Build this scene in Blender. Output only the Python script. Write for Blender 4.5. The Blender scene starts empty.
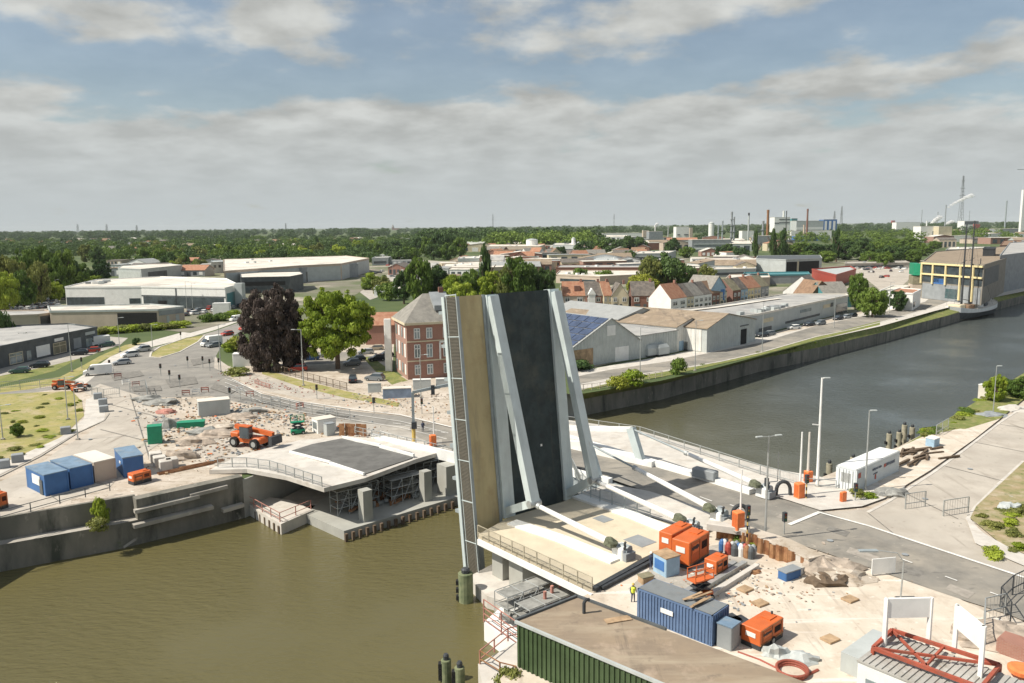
import bpy, math, random
from mathutils import Vector, Matrix, noise as mnoise
R = math.radians
rnd = random.Random(7)
sc = bpy.context.scene
col = sc.collection

# ------------------------------------------------------------------ camera
FPX, HC, HOR, ROLL = 800.0, 32.5, 225.8, 0.0098
PITCH = math.atan((341.5-HOR)/FPX)
F0 = Vector((0, math.cos(PITCH), -math.sin(PITCH))); R0 = Vector((1, 0, 0)); U0 = R0.cross(F0)
RV = R0*math.cos(ROLL)-U0*math.sin(ROLL); UV = U0*math.cos(ROLL)+R0*math.sin(ROLL)
cam = bpy.data.cameras.new('camera'); camo = bpy.data.objects.new('camera', cam); col.objects.link(camo)
m3 = Matrix((RV, UV, -F0)).transposed()
camo.matrix_world = Matrix.Translation((0, 0, HC)) @ m3.to_4x4()
cam.sensor_width = 36.0; cam.lens = FPX*36/1024; cam.clip_end = 60000; cam.clip_start = 1
sc.camera = camo
def G(x, y, z=0.0):
    "ground point seen at photo pixel x,y lying at height z"
    d = F0*FPX+RV*(x-512)+UV*(341.5-y)
    return Vector((0, 0, HC))+d*((z-HC)/d.z)
def hor(x): return 230.8-0.0098*x

# ------------------------------------------------------------------ world, sun, exposure
SUN_EL, SUN_AZ = 49.0, 195.0        # direction towards the sun, math angle from +X
w = bpy.data.worlds.new('World'); sc.world = w; w.use_nodes = True
nt = w.node_tree; nt.nodes.clear()
def N(t, **k):
    n = nt.nodes.new(t)
    for a, b in k.items(): setattr(n, a, b)
    return n
out = N('ShaderNodeOutputWorld'); bg = N('ShaderNodeBackground'); nt.links.new(bg.outputs[0], out.inputs[0])
SKYSEED = 17.8
HAZE = 3.5e-5
sky = N('ShaderNodeTexSky', sky_type='NISHITA'); sky.sun_disc = False
sky.sun_elevation = R(SUN_EL); sky.sun_rotation = R(90-SUN_AZ); sky.air_density = 1.2; sky.dust_density = 1.0; sky.ozone_density = 2.0
tc = N('ShaderNodeTexCoord'); sep = N('ShaderNodeSeparateXYZ'); nt.links.new(tc.outputs['Generated'], sep.inputs[0])
def mth(op, a, b=None, clamp=False):
    n = N('ShaderNodeMath', operation=op); n.use_clamp = clamp
    for i, v in enumerate((a, b)):
        if v is None: continue
        if isinstance(v, (int, float)): n.inputs[i].default_value = v
        else: nt.links.new(v, n.inputs[i])
    return n.outputs[0]
zz = mth('MAXIMUM', sep.outputs[2], 0.0); den = mth('ADD', zz, 0.22)
cx = mth('DIVIDE', sep.outputs[0], den); cy = mth('DIVIDE', sep.outputs[1], den)
cmb = N('ShaderNodeCombineXYZ'); nt.links.new(cx, cmb.inputs[0]); nt.links.new(cy, cmb.inputs[1])
cmb.inputs[2].default_value = SKYSEED
n1 = N('ShaderNodeTexNoise'); n1.inputs['Scale'].default_value = 2.2; n1.inputs['Detail'].default_value = 8; n1.inputs['Roughness'].default_value = .55
nt.links.new(cmb.outputs[0], n1.inputs[0])
n2 = N('ShaderNodeTexNoise'); n2.inputs['Scale'].default_value = 4.5; n2.inputs['Detail'].default_value = 5; n2.inputs['Roughness'].default_value = .55
nt.links.new(cmb.outputs[0], n2.inputs[0])
low = N('ShaderNodeMapRange'); nt.links.new(zz, low.inputs[0]); low.interpolation_type = 'SMOOTHSTEP'
low.inputs[1].default_value = .07; low.inputs[2].default_value = .19; low.inputs[3].default_value = .20; low.inputs[4].default_value = -.05
msk = mth('ADD', n1.outputs[0], low.outputs[0])
mr = N('ShaderNodeMapRange'); mr.interpolation_type = 'SMOOTHSTEP'; nt.links.new(msk, mr.inputs[0]); mr.inputs[1].default_value = .43; mr.inputs[2].default_value = .57; mr.inputs[3].default_value = .2
# cloud brightness: thick parts greyer, broken edges brighter
br = N('ShaderNodeMapRange'); nt.links.new(n2.outputs[0], br.inputs[0]); br.inputs[1].default_value = .35; br.inputs[2].default_value = .68; br.inputs[3].default_value = .80; br.inputs[4].default_value = 1.25
lo2 = N('ShaderNodeMapRange'); nt.links.new(zz, lo2.inputs[0]); lo2.inputs[1].default_value = .02; lo2.inputs[2].default_value = .15
brm = N('ShaderNodeMix', data_type='FLOAT'); nt.links.new(lo2.outputs[0], brm.inputs[0]); brm.inputs[2].default_value = .97; nt.links.new(br.outputs[0], brm.inputs[3])
cc = N('ShaderNodeMix', data_type='RGBA'); nt.links.new(lo2.outputs[0], cc.inputs[0])
cc.inputs[6].default_value = (5.6, 6.05, 6.15, 1); cc.inputs[7].default_value = (5.6, 5.7, 5.5, 1)
cs = N('ShaderNodeVectorMath', operation='SCALE'); nt.links.new(cc.outputs[2], cs.inputs[0]); nt.links.new(brm.outputs[0], cs.inputs['Scale'])
mx = N('ShaderNodeMix', data_type='RGBA'); nt.links.new(mr.outputs[0], mx.inputs[0]); nt.links.new(sky.outputs[0], mx.inputs[6]); nt.links.new(cs.outputs[0], mx.inputs[7])
nt.links.new(mx.outputs[2], bg.inputs[0]); bg.inputs[1].default_value = 0.078
sl = bpy.data.lights.new('sun', 'SUN'); sl.energy = 4.8; sl.angle = R(.6); sl.color = (1, .93, .82)
so = bpy.data.objects.new('sun', sl); col.objects.link(so)
sd = Vector((math.cos(R(SUN_AZ))*math.cos(R(SUN_EL)), math.sin(R(SUN_AZ))*math.cos(R(SUN_EL)), math.sin(R(SUN_EL))))
so.rotation_euler = sd.to_track_quat('Z', 'Y').to_euler(); so.location = (0, 0, 200)
vs = sc.view_settings; vs.view_transform = 'Standard'; vs.look = 'None'; vs.exposure = 0.30; vs.gamma = 1
sc.render.engine = 'CYCLES'
try:
    sc.cycles.volume_bounces = 0; sc.cycles.max_bounces = 6
except Exception: pass

# ------------------------------------------------------------------ materials
MATS = {}
def mat(name, c, rough=.75, var=.18, scale=.6, c2=None, metal=0, bump=0, bscale=3, spec=.35, detail=4, obj=False, stretch=None):
    if name in MATS: return MATS[name]
    m = bpy.data.materials.new(name); m.use_nodes = True; t = m.node_tree; b = t.nodes['Principled BSDF']
    b.inputs['Roughness'].default_value = rough; b.inputs['Metallic'].default_value = metal
    b.inputs['Specular IOR Level'].default_value = spec
    co = t.nodes.new('ShaderNodeTexCoord'); src = co.outputs['Object']
    if not obj:
        g = t.nodes.new('ShaderNodeNewGeometry'); src = g.outputs['Position']
    if stretch:
        mp = t.nodes.new('ShaderNodeMapping'); mp.inputs['Scale'].default_value = stretch; t.links.new(src, mp.inputs[0]); src = mp.outputs[0]
    n = t.nodes.new('ShaderNodeTexNoise'); n.inputs['Scale'].default_value = scale; n.inputs['Detail'].default_value = detail; n.inputs['Roughness'].default_value = .62
    t.links.new(src, n.inputs[0])
    r = t.nodes.new('ShaderNodeMapRange'); r.inputs[1].default_value = .36; r.inputs[2].default_value = .64; t.links.new(n.outputs[0], r.inputs[0])
    mxn = t.nodes.new('ShaderNodeMix'); mxn.data_type = 'RGBA'
    if c2 is None:
        a = [max(0, v*(1-var)) for v in c]; d = [min(1, v*(1+var)) for v in c]
    else: a, d = c, c2
    mxn.inputs[6].default_value = (*a, 1); mxn.inputs[7].default_value = (*d, 1)
    t.links.new(r.outputs[0], mxn.inputs[0]); t.links.new(mxn.outputs[2], b.inputs['Base Color'])
    if bump:
        n2_ = t.nodes.new('ShaderNodeTexNoise'); n2_.inputs['Scale'].default_value = bscale; n2_.inputs['Detail'].default_value = 3; t.links.new(src, n2_.inputs[0])
        bp = t.nodes.new('ShaderNodeBump'); bp.inputs['Strength'].default_value = bump; bp.inputs['Distance'].default_value = .1
        t.links.new(n2_.outputs[0], bp.inputs['Height']); t.links.new(bp.outputs[0], b.inputs['Normal'])
    MATS[name] = m; return m
def overlay(m, c, scale, lo, hi, detail=6, stretch=None, seed=0):
    "patchy second colour over a material (stains, growth, dust)"
    t = m.node_tree; b = t.nodes['Principled BSDF']; old = b.inputs['Base Color'].links[0].from_socket
    g = t.nodes.new('ShaderNodeNewGeometry'); mp = t.nodes.new('ShaderNodeMapping'); mp.inputs['Location'].default_value = (seed, seed*1.7, 0)
    if stretch: mp.inputs['Scale'].default_value = stretch
    t.links.new(g.outputs['Position'], mp.inputs[0])
    n = t.nodes.new('ShaderNodeTexNoise'); n.inputs['Scale'].default_value = scale; n.inputs['Detail'].default_value = detail; n.inputs['Roughness'].default_value = .65
    t.links.new(mp.outputs[0], n.inputs[0])
    r = t.nodes.new('ShaderNodeMapRange'); r.inputs[1].default_value = lo; r.inputs[2].default_value = hi; t.links.new(n.outputs[0], r.inputs[0])
    x = t.nodes.new('ShaderNodeMix'); x.data_type = 'RGBA'; x.inputs[7].default_value = (*c, 1)
    t.links.new(old, x.inputs[6]); t.links.new(r.outputs[0], x.inputs[0]); t.links.new(x.outputs[2], b.inputs['Base Color'])
    return m
ASPH = mat('asphalt', (.185, .175, .155), .9, c2=(.26, .245, .215), scale=.25, bump=.2, bscale=8)
overlay(ASPH, (.36, .325, .27), .12, .44, .70, seed=4); overlay(ASPH, (.13, .125, .115), .9, .58, .70, stretch=(.3, 1, 1), seed=9)
LASPH = mat('worn_pale_asphalt', (.225, .215, .195), .9, c2=(.29, .275, .245), scale=.25, bump=.2, bscale=8); overlay(LASPH, (.38, .35, .30), .12, .53, .8, seed=4); overlay(LASPH, (.21, .20, .18), .9, .58, .70, stretch=(.2, 1, 1), seed=9); overlay(LASPH, (.20, .19, .17), .6, .6, .68, stretch=(1, .1, 1), seed=19)
NEWASPH = mat('fresh_asphalt', (.14, .138, .13), .9, scale=.5); overlay(NEWASPH, (.14, .14, .13), .35, .55, .8)
CONC = mat('concrete', (.40, .375, .33), .9, .14, .35, bump=.15); overlay(CONC, (.28, .25, .21), .3, .5, .8, seed=3)
PALECONC = mat('pale_concrete', (.55, .52, .47), .85, .1, .5); overlay(PALECONC, (.42, .37, .31), .6, .52, .8, seed=13)
SLAB = mat('slab_concrete', (.46, .42, .36), .9, .1, .1); overlay(SLAB, (.36, .32, .27), .25, .45, .75, seed=6); overlay(SLAB, (.30, .265, .22), .7, .58, .68, stretch=(1, .08, 1), seed=4)
SAND = mat('sandy_ground', (.42, .36, .285), .95, c2=(.56, .50, .425), scale=.16, bump=.3, bscale=2, detail=8); overlay(SAND, (.30, .23, .16), .5, .53, .75, seed=8); overlay(SAND, (.27, .22, .16), .8, .58, .68, stretch=(.09, 1, 1), seed=14)
YARD = mat('yard_gravel', (.53, .46, .37), .95, c2=(.64, .58, .49), scale=.22, bump=.3, bscale=3, detail=8); overlay(YARD, (.42, .34, .26), .35, .52, .78, seed=2); overlay(YARD, (.44, .38, .31), .8, .56, .66, stretch=(1, .07, 1), seed=3); overlay(YARD, (.70, .66, .60), .8, .56, .68, stretch=(.08, 1, 1), seed=17)
GROUND = mat('ground_mix', (.055, .085, .03), .95, c2=(.11, .14, .05), scale=.02, detail=8); overlay(GROUND, (.17, .17, .09), .012, .60, .75, seed=5)
TOWN = mat('town_ground', (.22, .20, .16), .95, c2=(.10, .13, .05), scale=.035, detail=8); overlay(TOWN, (.38, .34, .28), .03, .5, .62, seed=7)
GRASS = mat('grass', (.13, .16, .045), .95, c2=(.20, .22, .06), scale=.4, detail=8); overlay(GRASS, (.32, .26, .12), .5, .52, .75, seed=1)
DRY = mat('dry_grass', (.36, .31, .12), .95, c2=(.25, .25, .08), scale=.25, detail=8); overlay(DRY, (.44, .36, .24), .22, .5, .68, seed=1); overlay(DRY, (.13, .17, .05), .3, .56, .7, seed=31)
WHITEP = mat('road_paint', (.72, .71, .67), .8, .12, 2)
TAN = mat('tan_deck', (.60, .53, .40), .85, .07, .4); overlay(TAN, (.47, .40, .29), .5, .55, .8)
LEAFTAN = mat('leaf_footway', (.44, .37, .21), .8, .12, .5, stretch=(1, 1, .25)); overlay(LEAFTAN, (.34, .25, .13), .18, .5, .7); overlay(LEAFTAN, (.28, .25, .17), .9, .56, .75, stretch=(1, 1, .06), seed=8)
LEAFDARK = mat('leaf_roadway', (.036, .050, .052), .85, .2, .6); overlay(LEAFDARK, (.085, .09, .075), .25, .5, .8); overlay(LEAFDARK, (.075, .08, .07), .7, .56, .75, stretch=(1, 1, .06), seed=8)
STEEL = mat('pale_steel', (.54, .61, .61), .45, .06, .5, spec=.5); overlay(STEEL, (.40, .45, .44), .6, .5, .8, stretch=(1, 1, .15)); overlay(STEEL, (.33, .27, .20), 1.4, .66, .78, stretch=(1, 1, .12), seed=5)
GSTEEL = mat('grey_steel', (.30, .34, .35), .5, .1, 1, spec=.5)
GALV = mat('galvanised', (.42, .44, .43), .45, .1, 2, metal=.4)
DARKM = mat('dark_metal', (.05, .055, .06), .6, .2, 2)
BLACK = mat('black_rubber', (.02, .02, .02), .8, .2, 4)
RUST = mat('rusty_steel', (.20, .085, .04), .9, c2=(.36, .20, .10), scale=1.2)
PINK = mat('faded_red_steel', (.42, .20, .16), .8, .2, 1)
ORANGE = mat('orange_paint', (.58, .135, .035), .5, .08, .8); overlay(ORANGE, (.45, .16, .08), 1.5, .6, .8)
ORANGE2 = mat('orange_plastic', (.80, .22, .07), .6, .1, 2)
BLUEC = mat('blue_container', (.115, .18, .31), .6, .12, .8, obj=True); overlay(BLUEC, (.22, .27, .34), .8, .55, .8, stretch=(1, 1, .3))
BLUECAB = mat('blue_cabin', (.05, .14, .33), .55, .1, .6)
CABROOF = mat('cabin_roof', (.17, .25, .34), .7, .15, .7); overlay(CABROOF, (.3, .32, .32), .5, .55, .8)
BLUE = mat('blue_paint', (.06, .17, .42), .55, .1, 1)
LBLUE = mat('light_blue_paint', (.32, .46, .58), .6, .1, 1)
WHITE = mat('white_paint', (.78, .78, .75), .55, .06, .6); overlay(WHITE, (.55, .53, .48), .5, .6, .85, stretch=(1, 1, .3))
CREAM = mat('cream_wall', (.60, .53, .38), .85, .1, .5)
TANW = mat('tan_wall', (.50, .42, .34), .85, .08, .3)
LGREY = mat('light_grey_metal', (.44, .47, .46), .6, .07, .4); overlay(LGREY, (.34, .36, .34), .3, .55, .8, stretch=(1, 1, .2))
MGREY = mat('mid_grey', (.27, .29, .30), .7, .12, .4)
DGREY = mat('dark_grey', (.09, .10, .105), .6, .2, .5)
FLATR = mat('flat_roof_grey', (.33, .33, .32), .9, c2=(.45, .44, .41), scale=.1, detail=6); overlay(FLATR, (.24, .24, .235), .15, .5, .7)
FLATP = mat('flat_roof_pale', (.58, .54, .47), .9, c2=(.72, .68, .60), scale=.06); overlay(FLATP, (.45, .42, .37), .09, .52, .62, seed=4)
BROWNR = mat('brown_roof', (.30, .235, .165), .9, c2=(.24, .19, .14), scale=.25); overlay(BROWNR, (.42, .33, .25), .35, .56, .72); overlay(BROWNR, (.20, .16, .12), .5, .57, .63, stretch=(1, .1, 1), seed=7); overlay(BROWNR, (.36, .30, .22), .7, .5, .7, stretch=(.15, 1, 1), seed=11)
SLATE = mat('slate', (.20, .19, .17), .8, c2=(.29, .275, .24), scale=.8, detail=8)
REDT = mat('red_tiles', (.33, .15, .09), .85, c2=(.42, .235, .15), scale=.8)
DARKT = mat('dark_tiles', (.11, .10, .09), .85, c2=(.20, .175, .15), scale=.8)
BROWNT = mat('brown_tiles', (.24, .155, .10), .85, .2, .8)
OLIVET = mat('olive_tiles', (.23, .21, .14), .85, .2, .8)
GREENP = mat('green_paint', (.02, .26, .14), .5, .1, 1)
TEAL = mat('teal_paint', (.08, .24, .26), .6, .1, .5)
RED = mat('red_paint', (.36, .07, .05), .5, .1, 1)
YELL = mat('yellow_paint', (.60, .43, .12), .55, .1, 1)
PYEL = mat('pale_yellow_frame', (.78, .66, .36), .7, .06, 1)
HIVIS = mat('hi_vis', (.75, .80, .08), .8, .05, 3)
SKIN = mat('skin', (.5, .32, .22), .6, .05, 3)
NAVY = mat('navy_cloth', (.05, .06, .10), .9, .2, 5)
BARK = mat('bark', (.14, .10, .07), .95, .25, 2)
WOOD = mat('wood_planks', (.40, .28, .17), .9, .25, 1.2)
DWOOD = mat('dark_timber', (.13, .095, .065), .95, .25, 1.5)
ALGAE = mat('algae_pile', (.12, .15, .08), .9, c2=(.24, .26, .15), scale=1)
RUBBLE = mat('rubble', (.38, .32, .26), .95, .3, .9)
TARP = mat('grey_tarp', (.27, .27, .25), .85, .25, 1)
OLDQUAY = mat('old_quay_concrete', (.16, .155, .13), .95, c2=(.27, .25, .21), scale=.25, detail=8, stretch=(1, 1, .4), bump=.3)
overlay(OLDQUAY, (.07, .075, .06), .35, .5, .68, stretch=(1, 1, .25), seed=3); overlay(OLDQUAY, (.40, .37, .31), .9, .60, .75, stretch=(1, 1, .5), seed=12); overlay(OLDQUAY, (.10, .13, .05), .5, .66, .78, seed=21)
NEWCONC = mat('new_concrete', (.37, .37, .335), .85, .08, .5); overlay(NEWCONC, (.33, .32, .28), .4, .5, .8, stretch=(1, 1, .3), seed=2)
def brick_mat(name, c1, c2, cm):
    m = mat(name, c1, .9, .15, .5); t = m.node_tree; b = t.nodes['Principled BSDF']
    co = t.nodes.new('ShaderNodeTexCoord'); br_ = t.nodes.new('ShaderNodeTexBrick'); mp = t.nodes.new('ShaderNodeMapping'); mp.inputs['Rotation'].default_value = (R(90), 0, 0)
    br_.inputs['Scale'].default_value = 2.2; br_.inputs['Color1'].default_value = (*c1, 1); br_.inputs['Color2'].default_value = (*c2, 1); br_.inputs['Mortar'].default_value = (*cm, 1)
    t.links.new(co.outputs['Object'], mp.inputs[0]); t.links.new(mp.outputs[0], br_.inputs[0])
    old = b.inputs['Base Color'].links[0].from_socket; x = t.nodes.new('ShaderNodeMix'); x.data_type = 'RGBA'; x.inputs[0].default_value = .55
    t.links.new(old, x.inputs[6]); t.links.new(br_.outputs[0], x.inputs[7]); t.links.new(x.outputs[2], b.inputs['Base Color']); return m
BRICK = brick_mat('red_brick', (.31, .15, .11), (.38, .20, .15), (.38, .33, .29))
BRICKD = brick_mat('dark_brick', (.20, .09, .065), (.26, .13, .09), (.25, .2, .18))
def corr(name, c, period=.3, dark=.72, axis=0, rough=.6, c2=None):
    "ribbed sheet: real colour plus bump ribs along one local axis"
    m = mat(name, c, rough, .08, .5, c2=c2); t = m.node_tree; b = t.nodes['Principled BSDF']
    co = t.nodes.new('ShaderNodeTexCoord'); s = t.nodes.new('ShaderNodeSeparateXYZ'); t.links.new(co.outputs['Object'], s.inputs[0])
    a = t.nodes.new('ShaderNodeMath'); a.operation = 'MULTIPLY'; a.inputs[1].default_value = 2*math.pi/period; t.links.new(s.outputs[axis], a.inputs[0])
    q = t.nodes.new('ShaderNodeMath'); q.operation = 'SINE'; t.links.new(a.outputs[0], q.inputs[0])
    bp = t.nodes.new('ShaderNodeBump'); bp.inputs['Strength'].default_value = 1; bp.inputs['Distance'].default_value = .05; t.links.new(q.outputs[0], bp.inputs['Height']); t.links.new(bp.outputs[0], b.inputs['Normal'])
    return m
SHEET = corr('ribbed_pale_metal', (.47, .50, .48), 1.0)
SHEETW = corr('ribbed_white_metal', (.70, .69, .64), 1.0)
SHEETROOF = corr('ribbed_grey_roof', (.34, .35, .34), .8)
def glass(name, c, rough=.15):
    m = mat(name, c, rough, .35, .35, spec=.7); return m
GLASS = glass('window_glass', (.05, .065, .075)); GLASSL = glass('pale_window_glass', (.22, .26, .27))
SOLAR = mat('solar_panel', (.06, .085, .15), .2, .25, .5, spec=.8)
def speckle(m, c, sc_, lo, hi):
    return overlay(m, c, sc_, lo, hi, detail=3)
speckle(SAND, (.24, .18, .13), 1.6, .60, .72); speckle(SAND, (.72, .66, .58), 1.1, .62, .72); speckle(YARD, (.42, .33, .25), 1.8, .62, .74); speckle(YARD, (.76, .70, .62), .9, .60, .75)
speckle(SLAB, (.30, .26, .22), 1.2, .64, .74); speckle(ASPH, (.40, .36, .30), 1.3, .66, .76); speckle(GRASS, (.30, .27, .13), 1.3, .56, .7); speckle(DRY, (.14, .17, .04), 1.2, .58, .7); speckle(CONC, (.52, .48, .42), .9, .6, .72)
speckle(FLATR, (.5, .49, .46), .5, .62, .7); speckle(BROWNR, (.20, .16, .12), .9, .58, .75); speckle(LEAFDARK, (.03, .036, .038), 1.1, .55, .75); speckle(TAN, (.58, .52, .40), 1.1, .58, .75)
def water_mat():
    m = bpy.data.materials.new('river_water'); m.use_nodes = True; t = m.node_tree; b = t.nodes['Principled BSDF']
    b.inputs['Roughness'].default_value = .07; b.inputs['IOR'].default_value = 1.33; b.inputs['Specular IOR Level'].default_value = .5
    g = t.nodes.new('ShaderNodeNewGeometry')
    n = t.nodes.new('ShaderNodeTexNoise'); n.inputs['Scale'].default_value = .03; n.inputs['Detail'].default_value = 4; t.links.new(g.outputs['Position'], n.inputs[0])
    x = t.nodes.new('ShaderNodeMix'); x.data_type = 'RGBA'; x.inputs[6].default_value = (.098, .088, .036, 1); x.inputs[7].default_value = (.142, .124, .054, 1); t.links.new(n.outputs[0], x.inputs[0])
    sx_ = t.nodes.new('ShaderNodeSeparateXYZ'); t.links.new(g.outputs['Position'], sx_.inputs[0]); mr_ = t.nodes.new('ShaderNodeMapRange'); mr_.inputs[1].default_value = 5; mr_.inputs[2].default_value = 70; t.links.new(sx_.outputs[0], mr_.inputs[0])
    x2 = t.nodes.new('ShaderNodeMix'); x2.data_type = 'RGBA'; x2.inputs[7].default_value = (.080, .092, .086, 1); t.links.new(mr_.outputs[0], x2.inputs[0]); t.links.new(x.outputs[2], x2.inputs[6]); t.links.new(x2.outputs[2], b.inputs['Base Color'])  # far river turns grey along x: sky reflection painted into the base colour
    mp = t.nodes.new('ShaderNodeMapping'); mp.inputs['Rotation'].default_value = (0, 0, R(25)); mp.inputs['Scale'].default_value = (.45, 1.3, 1); t.links.new(g.outputs['Position'], mp.inputs[0])
    n3 = t.nodes.new('ShaderNodeTexNoise'); n3.inputs['Scale'].default_value = 1.5; n3.inputs['Detail'].default_value = 6; n3.inputs['Roughness'].default_value = .6; t.links.new(mp.outputs[0], n3.inputs[0])
    bp = t.nodes.new('ShaderNodeBump'); wn = t.nodes.new('ShaderNodeTexNoise'); wn.inputs['Scale'].default_value = .045; wn.inputs['Detail'].default_value = 3; t.links.new(g.outputs['Position'], wn.inputs[0]); wr = t.nodes.new('ShaderNodeMapRange'); wr.inputs[1].default_value = .38; wr.inputs[2].default_value = .62; wr.inputs[3].default_value = .25; wr.inputs[4].default_value = 1.0; t.links.new(wn.outputs[0], wr.inputs[0]); t.links.new(wr.outputs[0], bp.inputs['Strength']); bp.inputs['Distance'].default_value = .3; t.links.new(n3.outputs[0], bp.inputs['Height']); t.links.new(bp.outputs[0], b.inputs['Normal'])
    return m
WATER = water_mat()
def leafmat(name, c1, c2):
    m = bpy.data.materials.new(name); m.use_nodes = True; t = m.node_tree; b = t.nodes['Principled BSDF']
    b.inputs['Roughness'].default_value = .6; b.inputs['Specular IOR Level'].default_value = .25
    oi = t.nodes.new('ShaderNodeObjectInfo'); g = t.nodes.new('ShaderNodeNewGeometry')
    n = t.nodes.new('ShaderNodeTexNoise'); n.inputs['Scale'].default_value = .35; n.inputs['Detail'].default_value = 3; t.links.new(g.outputs['Position'], n.inputs[0])
    ad = t.nodes.new('ShaderNodeMath'); ad.operation = 'MULTIPLY_ADD'; ad.inputs[1].default_value = .5; t.links.new(oi.outputs['Random'], ad.inputs[0]); t.links.new(n.outputs[0], ad.inputs[2])
    ad2 = t.nodes.new('ShaderNodeMath'); ad2.operation = 'MULTIPLY_ADD'; ad2.inputs[1].default_value = .35; t.links.new(g.outputs['Random Per Island'], ad2.inputs[0]); t.links.new(ad.outputs[0], ad2.inputs[2])
    r = t.nodes.new('ShaderNodeMapRange'); r.inputs[1].default_value = .5; r.inputs[2].default_value = 1.3; t.links.new(ad2.outputs[0], r.inputs[0])
    x = t.nodes.new('ShaderNodeMix'); x.data_type = 'RGBA'; x.inputs[6].default_value = (*c1, 1); x.inputs[7].default_value = (*c2, 1); t.links.new(r.outputs[0], x.inputs[0]); t.links.new(x.outputs[2], b.inputs['Base Color'])
    tr = t.nodes.new('ShaderNodeBsdfTranslucent'); t.links.new(x.outputs[2], tr.inputs[0]); ms = t.nodes.new('ShaderNodeMixShader'); ms.inputs[0].default_value = .22
    t.links.new(b.outputs[0], ms.inputs[1]); t.links.new(tr.outputs[0], ms.inputs[2]); t.links.new(ms.outputs[0], t.nodes['Material Output'].inputs[0])
    MATS[name] = m; return m
LF = dict(green=leafmat('leaves_green', (.062, .12, .02), (.19, .27, .045)), lime=leafmat('leaves_lime', (.17, .25, .02), (.38, .45, .055)),
          dark=leafmat('leaves_dark', (.035, .078, .024), (.10, .16, .042)), purple=leafmat('leaves_purple', (.035, .024, .02), (.12, .092, .078)),
          olive=leafmat('leaves_olive', (.13, .16, .04), (.28, .29, .08)), yellow=leafmat('leaves_yellow', (.16, .20, .02), (.34, .36, .05)))

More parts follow.
